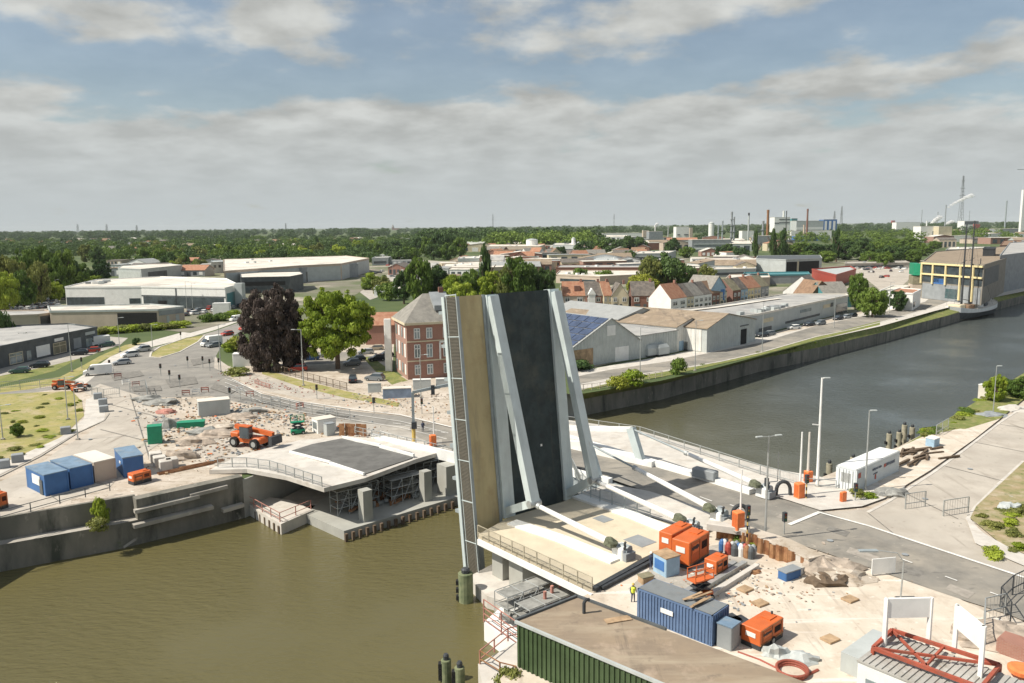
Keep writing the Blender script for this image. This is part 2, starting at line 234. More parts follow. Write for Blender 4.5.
# ------------------------------------------------------------------ mesh helper
class MB:
    def __init__(s): s.v = []; s.f = []
    def add(s, vs_, fs):
        o = len(s.v); s.v += [tuple(p) for p in vs_]; s.f += [tuple(i+o for i in f) for f in fs]; return s
    def box(s, c, d, rz=0, bev=0):
        x, y, z = [k/2 for k in d]; ca, sa = math.cos(rz), math.sin(rz); V = []
        if bev:
            b_ = min(bev, x*.9, y*.9)
            ring = [(-x+b_, -y), (x-b_, -y), (x, -y+b_), (x, y-b_), (x-b_, y), (-x+b_, y), (-x, y-b_), (-x, -y+b_)]
            for zz_ in (-z, z-b_): V += [(c[0]+a*ca-b*sa, c[1]+a*sa+b*ca, c[2]+zz_) for a, b in ring]
            V += [(c[0]+(a*(x-b_)/x)*ca-(b*(y-b_)/y)*sa, c[1]+(a*(x-b_)/x)*sa+(b*(y-b_)/y)*ca, c[2]+z) for a, b in ring]
            fs = [tuple(range(7, -1, -1)), tuple(range(16, 24))]
            for l in (0, 8): fs += [(l+i, l+(i+1) % 8, l+8+(i+1) % 8, l+8+i) for i in range(8)]
            return s.add(V, fs)
        for zz_ in (-z, z):
            for a, b in ((-x, -y), (x, -y), (x, y), (-x, y)): V.append((c[0]+a*ca-b*sa, c[1]+a*sa+b*ca, c[2]+zz_))
        return s.add(V, [(3, 2, 1, 0), (4, 5, 6, 7), (0, 1, 5, 4), (1, 2, 6, 5), (2, 3, 7, 6), (3, 0, 4, 7)])
    def prism(s, poly, z0, z1, top=True, bottom=True, side=True):
        n = len(poly); ar = sum(poly[i][0]*poly[(i+1) % n][1]-poly[(i+1) % n][0]*poly[i][1] for i in range(n))
        if ar < 0: poly = poly[::-1]
        V = [(p[0], p[1], z0) for p in poly]+[(p[0], p[1], z1) for p in poly]; fs = []
        if side: fs += [(i, (i+1) % n, n+(i+1) % n, n+i) for i in range(n)]
        if top: fs.append(tuple(range(n, 2*n)))
        if bottom: fs.append(tuple(range(n-1, -1, -1)))
        return s.add(V, fs)
    def tube(s, a, b, r, r2=None, n=8, caps=True):
        a, b = Vector(a), Vector(b); r2 = r if r2 is None else r2; d = (b-a).normalized()
        u = d.orthogonal().normalized(); w_ = d.cross(u); V = []
        for p, q in ((a, r), (b, r2)):
            V += [p+u*q*math.cos(2*math.pi*i/n)+w_*q*math.sin(2*math.pi*i/n) for i in range(n)]
        fs = [(i, (i+1) % n, n+(i+1) % n, n+i) for i in range(n)]
        if caps: fs += [tuple(range(n-1, -1, -1)), tuple(range(n, 2*n))]
        return s.add(V, fs)
    def path(s, pts, r, n=6):
        for a, b in zip(pts[:-1], pts[1:]): s.tube(a, b, r, n=n)
        return s
    def bar(s, a, b, wd, ht):
        "rectangular bar between two points; wd horizontal, ht upright"
        a, b = Vector(a), Vector(b); d = (b-a).normalized(); u = d.cross(Vector((0, 0, 1)))
        u = (u.normalized() if u.length > 1e-4 else Vector((1, 0, 0)))*wd/2; v = u.cross(d).normalized()*ht/2
        V = [p+q for p in (a, b) for q in (-u-v, u-v, u+v, -u+v)]
        return s.add(V, [(3, 2, 1, 0), (4, 5, 6, 7), (0, 1, 5, 4), (1, 2, 6, 5), (2, 3, 7, 6), (3, 0, 4, 7)])
    def hexa(s, P): # 8 points: bottom 4 ccw, top 4 ccw
        return s.add(P, [(3, 2, 1, 0), (4, 5, 6, 7), (0, 1, 5, 4), (1, 2, 6, 5), (2, 3, 7, 6), (3, 0, 4, 7)])
    def lathe(s, c, prof, n=16):
        V = []; fs = []
        for r_, z in prof: V += [(c[0]+r_*math.cos(2*math.pi*i/n), c[1]+r_*math.sin(2*math.pi*i/n), c[2]+z) for i in range(n)]
        for k in range(len(prof)-1): fs += [(k*n+i, k*n+(i+1) % n, (k+1)*n+(i+1) % n, (k+1)*n+i) for i in range(n)]
        fs += [tuple(range(n-1, -1, -1)), tuple(range((len(prof)-1)*n, len(prof)*n))]
        return s.add(V, fs)
    def lump(s, c, d, seed=0, sub=2, rough=.35):
        n, m = 10+sub*2, 6+sub; V = []; fs = []
        for j in range(m+1):
            t_ = math.pi*j/m
            for i in range(n):
                p = Vector((math.sin(t_)*math.cos(2*math.pi*i/n), math.sin(t_)*math.sin(2*math.pi*i/n), math.cos(t_)))
                k = 1+rough*mnoise.noise(p*1.6+Vector((seed*3.1, seed, 0)))+rough*.6*mnoise.noise(p*4+Vector((seed, 0, 7)))
                V.append((c[0]+p.x*d[0]*k, c[1]+p.y*d[1]*k, c[2]+max(-.2, p.z)*d[2]*k))
        for j in range(m): fs += [(j*n+i, j*n+(i+1) % n, (j+1)*n+(i+1) % n, (j+1)*n+i) for i in range(n)]
        return s.add(V, fs)
    def mesh(s, name, m):
        me = bpy.data.meshes.new(name); me.from_pydata(s.v, [], s.f); me.update()
        if m: me.materials.append(m)
        return me
    def build(s, name, m, parent=None, loc=None, rz=0):
        o = bpy.data.objects.new(name, s.mesh(name, m)); col.objects.link(o)
        if parent: o.parent = parent
        if loc is not None: o.location = loc
        if rz: o.rotation_euler.z = rz
        return o
def tag(o, label=None, cat=None, group=None, kind=None):
    if label: o['label'] = label
    if cat: o['category'] = cat
    if group: o['group'] = group
    if kind: o['kind'] = kind
    return o
def thing(name, label, cat, loc=(0, 0, 0), rz=0, group=None):
    o = bpy.data.objects.new(name, None); col.objects.link(o); o.location = loc; o.rotation_euler = (0, 0, rz); o.empty_display_size = .5
    return tag(o, label, cat, group)
def copy_tree(o, parent=None):
    c = o.copy(); col.objects.link(c); c.parent = parent
    for ch in o.children: copy_tree(ch, c)
    return c
def dup(o, loc, rz=0, label=None, group=None, s=None):
    c = copy_tree(o); c.location = loc; c.rotation_euler = (0, 0, rz)
    if s: c.scale = (s, s, s) if isinstance(s, (int, float)) else s
    if label: c['label'] = label
    if group: c['group'] = group
    return c
def ang(p, q): d = Vector(q)-Vector(p); return math.atan2(d.y, d.x)
LAYER = [0.0]
def patch(name, px, m, z=None, world=False, label=None, kind='structure'):
    if z is None: LAYER[0] += .0025; z = .01+LAYER[0]
    P_ = px if world else [G(*p) for p in px]
    P_ = [Vector((p[0], p[1], 0)) for p in P_]
    b = MB(); n = len(P_); ar = sum(P_[i].x*P_[(i+1) % n].y-P_[(i+1) % n].x*P_[i].y for i in range(n))
    if ar < 0: P_ = P_[::-1]
    b.add([(p.x, p.y, z) for p in P_], [tuple(range(n))])
    o = b.build(name, m)
    # triangulate concave outline safely
    import bmesh
    bm = bmesh.new(); bm.from_mesh(o.data); bmesh.ops.triangulate(bm, faces=bm.faces, ngon_method='EAR_CLIP'); bm.to_mesh(o.data); bm.free()
    return tag(o, label, kind=kind)
def strip(name, px, width, m, z=None, h=None, label=None, cat=None, world=False, zpx=0):
    "ribbon of given width along a traced line; h makes it a raised kerb"
    P_ = [Vector((p[0], p[1], 0)) for p in px] if world else [G(p[0], p[1], zpx) for p in px]
    if z is None and h is None: LAYER[0] += .0025; z = .01+LAYER[0]
    L_, R_ = [], []
    for i, p in enumerate(P_):
        d = (P_[min(i+1, len(P_)-1)]-P_[max(i-1, 0)]); d.z = 0; d.normalize(); nrm = Vector((-d.y, d.x, 0))*width/2
        L_.append(p+nrm); R_.append(p-nrm)
    b = MB()
    for i in range(len(P_)-1):
        q = [R_[i], R_[i+1], L_[i+1], L_[i]]
        if h: b.prism([(v.x, v.y) for v in q], zpx-.05, zpx+h)
        else: b.add([(v.x, v.y, z) for v in q], [(0, 1, 2, 3)])
    o = b.build(name, m)
    return tag(o, label, cat) if cat else tag(o, label, kind='structure')

# ------------------------------------------------------------------ river, land, quays
WZ = -5.2
S_ = lambda o: tag(o, kind='structure')
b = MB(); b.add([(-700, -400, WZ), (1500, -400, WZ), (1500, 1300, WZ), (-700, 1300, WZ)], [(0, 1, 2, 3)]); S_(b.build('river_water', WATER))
LQ = [G(-60, 588, WZ), G(0, 572, WZ), G(120, 549, WZ), G(245, 518, WZ)]
dl = (LQ[3]-LQ[0]).normalized(); LQ = [LQ[0]-dl*300]+LQ
FQ = [G(*p, WZ) for p in ((582, 416), (660, 400), (712, 385.5), (760, 371.5), (816, 360), (880, 343.5), (948, 324.5), (1000, 309), (1024, 302.5))]
FQ.append(FQ[-1]+(FQ[-1]-FQ[-2]).normalized()*700)
FE = [G(*p) for p in ((575, 395), (660, 381), (712, 369), (760, 356), (816, 341), (880, 326), (940, 308), (1000, 296), (1024, 290))]
FE.append(FE[-1]+(FQ[-1]-FQ[-2]))
P1 = G(245, 518, WZ); INN = [(-26.8, 118), (4, 142.7), (9, 154.6)]
nl = Vector((-dl.y, dl.x, 0))
land = [((p+nl*k_).x, (p+nl*k_).y) for p, k_ in zip(LQ, (1.7, 1.7, 1.7, 1.7, .3))]+INN+[(p.x, p.y) for p in FE]+[(14000, 9000), (14000, 26000), (-20000, 26000), (-20000, -600), (-400, -600)]
patch('ground', land, GROUND, z=0, world=True)
# right bank
RQ = [Vector((0.4, 61.5, 0)), Vector((17.9, 77.9, 0)), Vector((35.9, 96.4, 0)), G(900, 446), G(940, 425), G(985, 396), G(1024, 373)]
RQ = [Vector((2, -400, 0)), G(520, 900)]+RQ+[RQ[-1]+(RQ[-1]-RQ[-3]).normalized()*900]
patch('bank_ground', [(p.x, p.y) for p in RQ]+[(1500, 600), (1500, -400)], SAND, z=0, world=True)
def wallstrip(name, pts, z0, z1, m, label, cat='quay wall', th=.6):
    b = MB()
    for a, c in zip(pts[:-1], pts[1:]):
        d = (c-a); d.z = 0; d.normalize(); n_ = Vector((-d.y, d.x, 0))*th
        b.prism([(a.x, a.y), (c.x, c.y), ((c+n_).x, (c+n_).y), ((a+n_).x, (a+n_).y)], z0, z1)
    return tag(b.build(name, m), label, cat)
wallstrip('quay_wall', LQ, WZ-2, -2.1, OLDQUAY, 'lower stage of the old dark concrete quay wall at the left water edge', th=2.2)
nl = Vector((-dl.y, dl.x, 0))
wallstrip('quay_wall', [p+nl*1.5 for p in LQ[:3]]+[LQ[3]+nl*1.5+dl*2.4], -2.2, .55, OLDQUAY, 'upper stage of the old quay wall below the blue cabins', th=.5)
wallstrip('quay_wall', [LQ[3]+dl*2.2, LQ[4]], -2.2, .45, OLDQUAY, 'tall grey quay wall between the stairs and the curved footbridge edge', th=1.5)
wallstrip('quay_wall', FQ, WZ-2, -1.8, OLDQUAY, 'long dark mossy quay wall on the far bank of the river', th=.7)
wallstrip('quay_wall', RQ, WZ-2, -.02, OLDQUAY, 'concrete quay wall of the near right bank', th=-.5)
wallstrip('quay_wall', [P1+nl*.0, Vector((-26.8, 118, 0)), Vector((4, 142.7, 0)), Vector((9, 154.6, 0)), FQ[0]], WZ-2, -.02, NEWCONC, 'shaded concrete abutment wall under the left bridge deck', th=.5)
b = MB()
for i in range(len(FQ)-1):
    q = [FQ[i], FQ[i+1], FE[i+1], FE[i]]; b.add([(q[0].x, q[0].y, -1.79), (q[1].x, q[1].y, -1.79), (q[2].x, q[2].y, .02), (q[3].x, q[3].y, .02)], [(0, 1, 2, 3)])
tag(b.build('grass_bank', GRASS), kind='structure')
# ledge capping + stairs on the left quay
strip('quay_ledge', [(p+nl*.75) for p in LQ[:4]]+[LQ[3]+dl*2.2+nl*.75], 1.5, CONC, z=-2.085, world=True)
t = thing('quay_stairs', 'sloping concrete stairs climbing the old quay wall beside a shrub', 'stairs', LQ[3]+Vector((0, 0, 0)), math.atan2(dl.y, dl.x))
b = MB()
for i in range(14): b.box((-3.8+i*.4, .7, -2.1+(i+.5)*.19), (.42, 1.2, .2+.0*i))
b.build('step', CONC, t); MB().bar((-4, .12, -2), (1.8, .12, .75), .2, .3).build('stringer', CONC, t)

for t0_, t1_, z_, d_ in ((.12, .62, -.9, .7), (.10, .72, -2.6, 1.0), (.55, .86, -.5, .5), (.80, .98, -3.3, .9)):
    a, c = LQ[3].lerp(LQ[4], t0_), LQ[3].lerp(LQ[4], t1_); b = MB(); b.bar(a-nl*d_/2+Vector((0, 0, z_-WZ)), c-nl*d_/2+Vector((0, 0, z_-WZ+.15)), d_, .45)
    tag(b.build('wall_ledge', CONC), {-.9: 'upper long concrete ledge projecting from the tall grey quay wall', -2.6: 'lower long concrete ledge projecting from the tall grey quay wall', -.5: 'short upper ledge near the curved deck on the quay wall', -3.3: 'short low ledge next to the white platform on the quay wall'}[z_], 'ledge')
# ------------------------------------------------------------------ surface sheets (order = stacking)
LAYER[0] += .0025
q0 = [LQ[0]+nl*1.7, LQ[1]+nl*1.7, LQ[2]+nl*1.7, LQ[3]+nl*1.7, LQ[4]+nl*.4]; q1 = [G(245, 440), G(120, 460), G(0, 500)]
patch('quay_ground', [(p.x, p.y) for p in q0+q1]+[(q0[0].x-20, q0[0].y+40)], SAND, world=True)
patch('site_ground', [(240, 362), (300, 374), (345, 382), (400, 388), (475, 386), (475, 436), (400, 418), (330, 400), (260, 382)], SAND)
patch('site_ground', [(-80, 560), (0, 521), (60, 504), (110, 491), (150, 483), (240, 467), (270, 455), (345, 436), (417, 458), (462, 452), (462, 431), (400, 414), (330, 396), (280, 380), (245, 372), (215, 366), (200, 356), (120, 378), (-80, 400)], SAND)
patch('grass_verge', [(-80, 352), (0, 385), (55, 371), (92, 352), (120, 343), (100, 341), (60, 356), (0, 374), (-80, 330)][::1], GRASS)
patch('car_lot', [(-90, 392), (0, 376), (50, 366), (85, 357), (120, 345), (128, 338), (100, 336), (60, 350), (0, 366), (-90, 380)], CONC)
patch('grass_verge', [(-30, 392), (20, 384), (60, 377), (82, 366), (100, 356), (125, 345), (152, 341), (120, 352), (100, 362), (84, 373), (60, 384), (-30, 400)], DRY)
patch('footpath', [(70, 383), (92, 370), (110, 357), (140, 344), (180, 333), (215, 322), (246, 315), (246, 319), (215, 330), (180, 340), (148, 348), (118, 361), (100, 372), (84, 385)], PALECONC)
patch('street', [(-80, 402), (60, 386), (84, 385), (100, 372), (118, 361), (148, 349), (180, 341), (215, 331), (246, 320), (300, 300), (385, 272), (385, 277), (310, 304), (262, 322), (238, 333), (222, 345), (216, 356), (224, 372), (222, 396), (150, 398), (100, 390), (60, 389), (-80, 408)], LASPH)
patch('traffic_island', [(151, 353), (160, 347), (186, 338), (205, 335), (198, 342), (180, 352), (160, 358), (150, 357)], DRY)
strip('island_kerb', [(151, 353), (160, 347), (186, 338), (205, 335), (198, 342), (180, 352), (160, 358), (150, 357), (151, 353)], .5, PALECONC, h=.14)
patch('street', [(184, 384), (215, 372), (232, 378), (262, 394), (310, 404), (350, 411), (400, 416), (462, 431), (462, 452), (420, 443), (380, 431), (330, 421), (285, 411), (245, 404), (210, 396)], LASPH)
patch('haul_road', [(215, 357), (228, 366), (262, 376), (300, 386), (346, 396), (344, 400), (300, 398), (260, 390), (232, 376), (214, 368)], SLAB)
patch('haul_road', [(248, 381), (262, 379), (300, 389), (300, 393), (262, 387)], CONC)
patch('car_park', [(270, 362), (300, 345), (345, 335), (395, 333), (392, 372), (400, 376), (470, 380), (470, 400), (400, 400), (345, 385), (300, 378)], SAND)
patch('car_park', [(268, 360), (300, 352), (352, 352), (375, 357), (352, 363), (300, 365)], ASPH)
patch('grass_verge', [(262, 369), (300, 380), (345, 391), (400, 403), (398, 407), (345, 398), (300, 387), (262, 374)], DRY); patch('lawn', [(362, 357), (372, 357), (404, 381), (392, 385), (376, 372)], GRASS); patch('lawn', [(388, 372), (394, 372), (408, 381), (402, 382)], GRASS)
patch('hardstanding', [(100, 384), (150, 399), (160, 410), (170, 425), (158, 445), (135, 460), (110, 487), (60, 503), (0, 520), (-90, 560), (-90, 515), (0, 482), (40, 464), (62, 448), (88, 434), (104, 420), (100, 402), (84, 392)], SLAB)
patch('grass_verge', [(-90, 410), (-10, 395), (72, 391), (82, 402), (84, 416), (62, 437), (40, 448), (0, 466), (-90, 500)], DRY)
patch('footpath', [(-80, 498), (0, 465), (60, 438), (84, 419), (86, 400), (96, 395), (106, 408), (104, 421), (78, 432), (40, 455), (0, 475), (-80, 512)], PALECONC)
strip('kerb', [(-60, 502), (0, 477), (40, 457), (78, 433), (104, 421), (109, 414)], .25, CONC, h=.14)
patch('hardstanding', [(188, 447), (225, 432), (262, 447), (300, 452), (250, 462), (215, 466)], SLAB)
# far bank quay road
FR0 = [(575, 377), (610, 370), (665, 362), (720, 351), (760, 343), (816, 326), (860, 317), (885, 312), (912, 305), (925, 302), (931, 297), (928, 293), (915, 291), (905, 287), (908, 280), (905, 274), (885, 269), (860, 265)]
FR1 = [(860, 263), (885, 266), (912, 270), (918, 276), (914, 282), (934, 288), (950, 293.5), (953, 300), (930, 308.5), (905, 315.5), (880, 322.5), (850, 330), (816, 337), (760, 353), (720, 362), (665, 371), (610, 379), (575, 386)]
patch('footpath', [(575, 372), (665, 356), (755, 338), (816, 322), (880, 308), (926, 296), (940, 292), (950, 297), (1060, 275), (1060, 284), (965, 303.5), (935, 311), (905, 319.5), (880, 326.5), (816, 340.5), (760, 355), (665, 376), (575, 391)], PALECONC)
patch('quay_road', FR0+FR1, ASPH)
strip('kerb', [(575, 386), (610, 379), (665, 371), (720, 362), (760, 353), (816, 337), (850, 330), (880, 322.5), (905, 315.5), (930, 308.5)], .5, PALECONC, h=.12)
patch('parking_bay', [(755, 338), (816, 321), (850, 313), (880, 307), (850, 318), (800, 330)], SAND)
patch('quay_verge', [(578, 391), (665, 376.5), (760, 355.5), (816, 340.5), (880, 325), (880, 321), (816, 337.3), (760, 353.4), (700, 366), (640, 376)], GRASS)
patch('car_lot', [(-60, 312), (0, 308), (62, 300), (64, 304), (40, 312), (0, 322), (-60, 330)], CONC)
patch('car_lot', [(190, 309), (246, 303), (246, 312), (200, 322), (186, 322)], CONC)
patch('car_lot', [(395, 258), (450, 262), (450, 272), (370, 300), (350, 285)], CONC)
# town yards between the houses and the industry
patch('town_ground', [(560, 262), (700, 256), (860, 256), (930, 262), (905, 300), (860, 312), (760, 330), (575, 372), (560, 330)], TOWN)
patch('town_ground', [(200, 262), (370, 256), (395, 270), (300, 330), (246, 318), (190, 333), (60, 320), (60, 296), (120, 280)], TOWN)
patch('town_ground', [(905, 262), (1100, 240), (1100, 268), (950, 300), (926, 296)], TOWN)
patch('car_lot', [(845, 265), (906, 264), (916, 273), (902, 286), (880, 290), (862, 276), (846, 272)], SLAB)
# right bank
patch('yard', [(586, 596), (664, 548), (694, 534), (720, 528), (800, 552), (872, 570), (960, 600), (1010, 625), (1100, 690), (1100, 900), (560, 900), (500, 680)], YARD)
patch('yard_paving', [(628, 590), (665, 555), (720, 545), (765, 556), (690, 610)], CONC)
patch('side_road', [(820, 513), (870, 510), (888, 503), (930, 475), (1000, 422), (1080, 372), (1180, 400), (1024, 462), (975, 508), (968, 522), (1000, 545), (1060, 575), (1024, 600)], SLAB)
patch('road', [(560, 436), (600, 446), (640, 459), (700, 475), (760, 493), (822, 512), (868, 527), (1000, 570), (1200, 640), (1200, 700), (1010, 616), (960, 600), (862, 566), (790, 542), (735, 526), (704, 512), (640, 490), (560, 462)], ASPH)
patch('footway_surface', [(560, 424), (640, 436), (700, 456), (760, 476), (800, 488), (770, 497), (752, 491), (700, 474), (640, 457), (560, 433)], mat('footway_tan', (.33, .285, .24), .9, .1, .5))
DPATCH = mat('patched_asphalt', (.20, .19, .17), .9, .2, 1.5); LPATCH = mat('old_patch', (.33, .30, .26), .9, .15, 1.5)
q = random.Random(77)
for pts_, mm in (([(742, 520), (770, 529), (764, 533), (738, 525)], DPATCH), ([(850, 548), (880, 558), (874, 563), (846, 553)], LPATCH), ([(905, 566), (925, 573), (918, 579), (898, 571)], DPATCH), ([(660, 478), (690, 488), (686, 490), (657, 480)], LPATCH), ([(830, 527), (850, 533), (846, 538), (826, 531)], DPATCH), ([(780, 515), (800, 520), (795, 523), (776, 518)], LPATCH), ([(950, 585), (975, 594), (968, 600), (945, 590)], LPATCH),
                 ([(110, 375), (140, 371), (144, 376), (114, 381)], DPATCH), ([(165, 380), (195, 377), (198, 384), (170, 388)], DPATCH), ([(190, 360), (212, 357), (214, 362), (193, 366)], DPATCH), ([(260, 399), (290, 405), (286, 408), (256, 402)], DPATCH), ([(320, 410), (350, 415), (347, 418), (316, 413)], DPATCH), ([(130, 387), (160, 386), (162, 391), (134, 392)], DPATCH), ([(215, 384), (238, 390), (230, 395), (210, 389)], DPATCH)): patch('road_patch', pts_, mm)
for a_, c_ in (((868, 514), (900, 540)), ((905, 494), (958, 520)), ((945, 467), (1003, 482)), ((975, 443), (1040, 456)), ((1000, 425), (1070, 436)), ((60, 470), (110, 487)), ((100, 430), (160, 445)), ((30, 482), (60, 503)), ((110, 405), (168, 420)), ((130, 395), (150, 462))): strip('slab_joint', [a_, c_], .12, DPATCH)
for a_ in ((300, 406), (230, 388), (150, 378), (175, 366), (830, 542), (905, 556), (720, 508), (925, 500), (970, 470), (90, 440), (120, 412)):
    p_ = G(*a_); tag(MB().lathe((0, 0, 0), [(.33, 0), (.33, .012)], 14).build('manhole_cover', MGREY, loc=(p_.x, p_.y, .175)), 'round dark manhole cover set in the road or yard', 'manhole cover', 'manhole covers in the roads')
strip('edge_line', [(817, 513), (868, 527), (1000, 571), (1100, 604)], .35, WHITEP)
strip('stop_line', [(789, 526), (818, 514)], .5, WHITEP)
for a in ((700, 498), (660, 484), (730, 506), (900, 560), (945, 578), (990, 594)): strip('lane_dash', [a, (a[0]+12, a[1]+4.4)], .18, WHITEP)
for i in range(6): strip('lane_dash', [(395+i*12-2, 424+i*2.3), (401+i*12, 425.2+i*2.3)], .15, WHITEP)
strip('edge_line', [(380, 432), (420, 444), (462, 453)], .2, WHITEP); strip('edge_line', [(310, 403.5), (350, 410), (400, 415.5), (462, 430.5)], .2, WHITEP)
for dy_ in (4, 9, 14): strip('lane_line', [(225, 376+dy_*.8), (262, 389+dy_), (300, 398.5+dy_), (350, 405+dy_*1.1), (400, 411+dy_*1.25), (455, 424+dy_*1.3)], .14, WHITEP)
strip('edge_line', [(232, 380), (262, 395), (300, 404), (340, 411)], .2, WHITEP)
VERGE = mat('rough_verge', (.36, .28, .17), .95, c2=(.22, .22, .09), scale=.45, detail=8); overlay(VERGE, (.46, .38, .28), .5, .5, .7, seed=3); speckle(VERGE, (.12, .15, .05), 1.2, .58, .7)
patch('verge', [(970, 520), (976, 508), (1024, 463), (1180, 402), (1300, 500), (1060, 572), (1000, 545)], VERGE)
patch('footpath', [(966, 520), (985, 536), (1010, 550), (1100, 590), (1100, 600), (1010, 562), (975, 545)], PALECONC)
patch('footpath', [(820, 512), (862, 508), (884, 500), (905, 488), (880, 470), (830, 480), (770, 470), (640, 432), (560, 420), (560, 436), (600, 446), (700, 474)], PALECONC)
patch('yard', [(884, 500), (930, 472), (975, 440), (1000, 420), (970, 422), (940, 428), (905, 446), (870, 462)], YARD)
patch('verge', [(905, 446), (925, 437), (960, 432), (1000, 420), (1024, 400), (1100, 360), (1070, 350), (1024, 374), (985, 397), (940, 425)], GRASS)
patch('gravel_patch', [(940, 434), (960, 430), (982, 432), (965, 440), (945, 442)], YARD)
strip('kerb', [(868, 513), (889, 502), (932, 474), (965, 450), (1000, 423), (1060, 384)], .4, PALECONC, h=.14)
strip('kerb', [(1024, 462), (1000, 484), (976, 508), (968, 520), (980, 534), (1010, 552), (1080, 584)], .5, PALECONC, h=.14)

# ------------------------------------------------------------------ opened bascule bridge
ax = R(128.07); lean = R(6.35)
A = Vector((math.cos(ax), math.sin(ax), 0)); W_ = Vector((math.cos(ax+math.pi/2), math.sin(ax+math.pi/2), 0)); Zv = Vector((0, 0, 1))
O = Vector((5.93, 91.22, 0)); SV = Zv*math.cos(lean)+A*math.sin(lean); NV = -A*math.cos(lean)+Zv*math.sin(lean)
ML = Matrix((W_, NV, SV)).transposed().to_4x4(); ML.translation = O     # local x=u across, y=n off the deck, z=s up the leaf
RAILB = mat('railing_bars', (.16, .145, .115), .7, .1, 2)
leaf = thing('bascule_leaf', 'raised bridge leaf standing nearly upright, dark roadway and tan footway facing us, white triangular girders', 'bridge leaf')
leaf.matrix_world = ML
LL = 25.22
def lp(name, m, *boxes):
    b = MB()
    for (u0, u1, n0, n1, s0, s1) in boxes: b.box(((u0+u1)/2, (n0+n1)/2, (s0+s1)/2), (u1-u0, n1-n0, s1-s0))
    return b.build(name, m, leaf)
lp('roadway', LEAFDARK, (0, 7.55, -.35, 0, .1, LL))
lp('footway', LEAFTAN, (9.55, 12.6, -.35, 0, -1.2, LL))
lp('kerb_plate', GSTEEL, (9.2, 9.55, -.3, .12, -1.2, LL), (12.6, 13.0, -.3, .12, -1.2, LL))
lp('edge_strip', mat('grey_brown_strip', (.20, .19, .155), .8, .15, 1), (13.0, 14.35, -.6, -.05, -5.2, LL)); lp('edge_beam', STEEL, (14.38, 14.5, -.5, .0, -5.6, LL+.05))
lp('deck_girder', STEEL, (7.6, 9.15, -.8, .45, .2, LL-.1), (-1.5, -.08, -.8, .3, .2, LL+.05))
lp('tip_beam', GSTEEL, (-1.5, 13, -1.1, -.36, LL-.5, LL-.05))
b = MB()
for k in range(7): b.box((6.5, -.95, 2+k*3.6), (15.6, 1.1, .35))
for uu in (.8, 3.8, 6.8, 10, 12): b.box((uu, -.8, LL/2), (.25, .9, LL-1))
b.build('cross_beam', GSTEEL, leaf)
lp('drain_mark', WHITE, (2.6, 2.85, 0, .02, 7.2, 7.45))
def strut(u, ap_s, ap_n, wd):
    # inclined member from leaf tip to the apex, and the short leg from apex back to the heel
    b = MB()
    def member(a, c, dep, w0):
        a = Vector((u, a[1], a[0])); c = Vector((u, c[1], c[0])); d = (c-a).normalized(); q = d.cross(Vector((1, 0, 0))).normalized()*dep/2; x = Vector((w0/2, 0, 0))
        P_ = [a-x-q, a+x-q, a+x+q, a-x+q, c-x-q, c+x-q, c+x+q, c-x+q]; b.add(P_, [(3, 2, 1, 0), (4, 5, 6, 7), (0, 1, 5, 4), (1, 2, 6, 5), (2, 3, 7, 6), (3, 0, 4, 7)])
    member((LL-.3, .5), (ap_s, ap_n), .95, wd); o1 = b.build('inclined_strut', STEEL, leaf)
    b = MB(); member((ap_s+.1, ap_n+.2), (.9, .1), .85, wd*.9); b.build('heel_strut', STEEL, leaf)
    b = MB(); b.tube((u-.75, ap_n+.1, ap_s), (u+.75, ap_n+.1, ap_s), .42, n=14); b.build('pivot_pin', GALV, leaf)
strut(8.5, 2.55, 5.0, 1.15); strut(-.75, 3.2, 4.7, 1.05)
# railing standing on the near edge of the leaf
b = MB(); b2 = MB()
for i in range(205): b.box((14.3, 1.05, -5.3+i*.15), (.025, 1.95, .06))
for i in range(8): b2.box((14.3, 1.05, -5.4+i*4.4), (.08, 2.1, .09))
b2.box((14.3, 2.06, 10), (.07, .06, 31)); b2.box((14.3, .18, 10), (.06, .06, 31))
b.build('railing_bars', RAILB, leaf); b2.build('railing_frame', STEEL, leaf)
b = MB(); b.tube((12.8, .1, -5.4), (12.8, .1, -1), .12); b.box((12.6, -.3, -3.2), (1.2, .6, 4)); b.build('heel_frame', GSTEEL, leaf)

def rail(name, px, label, h=1.1, step=1.8, z=0, m=GALV, bars=True, cat='railing', group=None, world=False, mesh_gap=.16, nrails=2):
    P_ = [Vector((p[0], p[1], z if len(p) < 3 else p[2])) for p in px] if world else [G(p[0], p[1], z) for p in px]
    t = thing(name, label, cat, P_[0], 0, group); o0 = P_[0]; r_ = MB(); q_ = MB(); np_ = 0
    pm = MB().box((0, 0, h/2), (.09, .09, h)).mesh('post', m)
    for a, c in zip(P_[:-1], P_[1:]):
        L_ = (c-a).length; n_ = max(1, round(L_/step)); d = (c-a)
        for i in range(n_+1):
            q = a+d*i/n_-o0; np_ += 1
            if np_ < 90:
                po = bpy.data.objects.new('post', pm); col.objects.link(po); po.parent = t; po.location = q; po.rotation_euler.z = math.atan2(d.y, d.x)
            else: r_.box((q.x, q.y, q.z+h/2), (.09, .09, h))
        for k in range(nrails):
            zz_ = Vector((0, 0, h if k == 0 else h*(nrails-k)/nrails-.12*h)); r_.bar(a-o0+zz_, c-o0+zz_, .07, .07)
        if bars:
            nb = int(L_/mesh_gap)
            for i in range(nb): q = a+d*(i+.5)/nb-o0; q_.box((q.x, q.y, q.z+h/2), (.02, .02, h*.92))
    r_.build('rail', m, t)
    if bars: q_.build('baluster_infill', m, t)
    return t
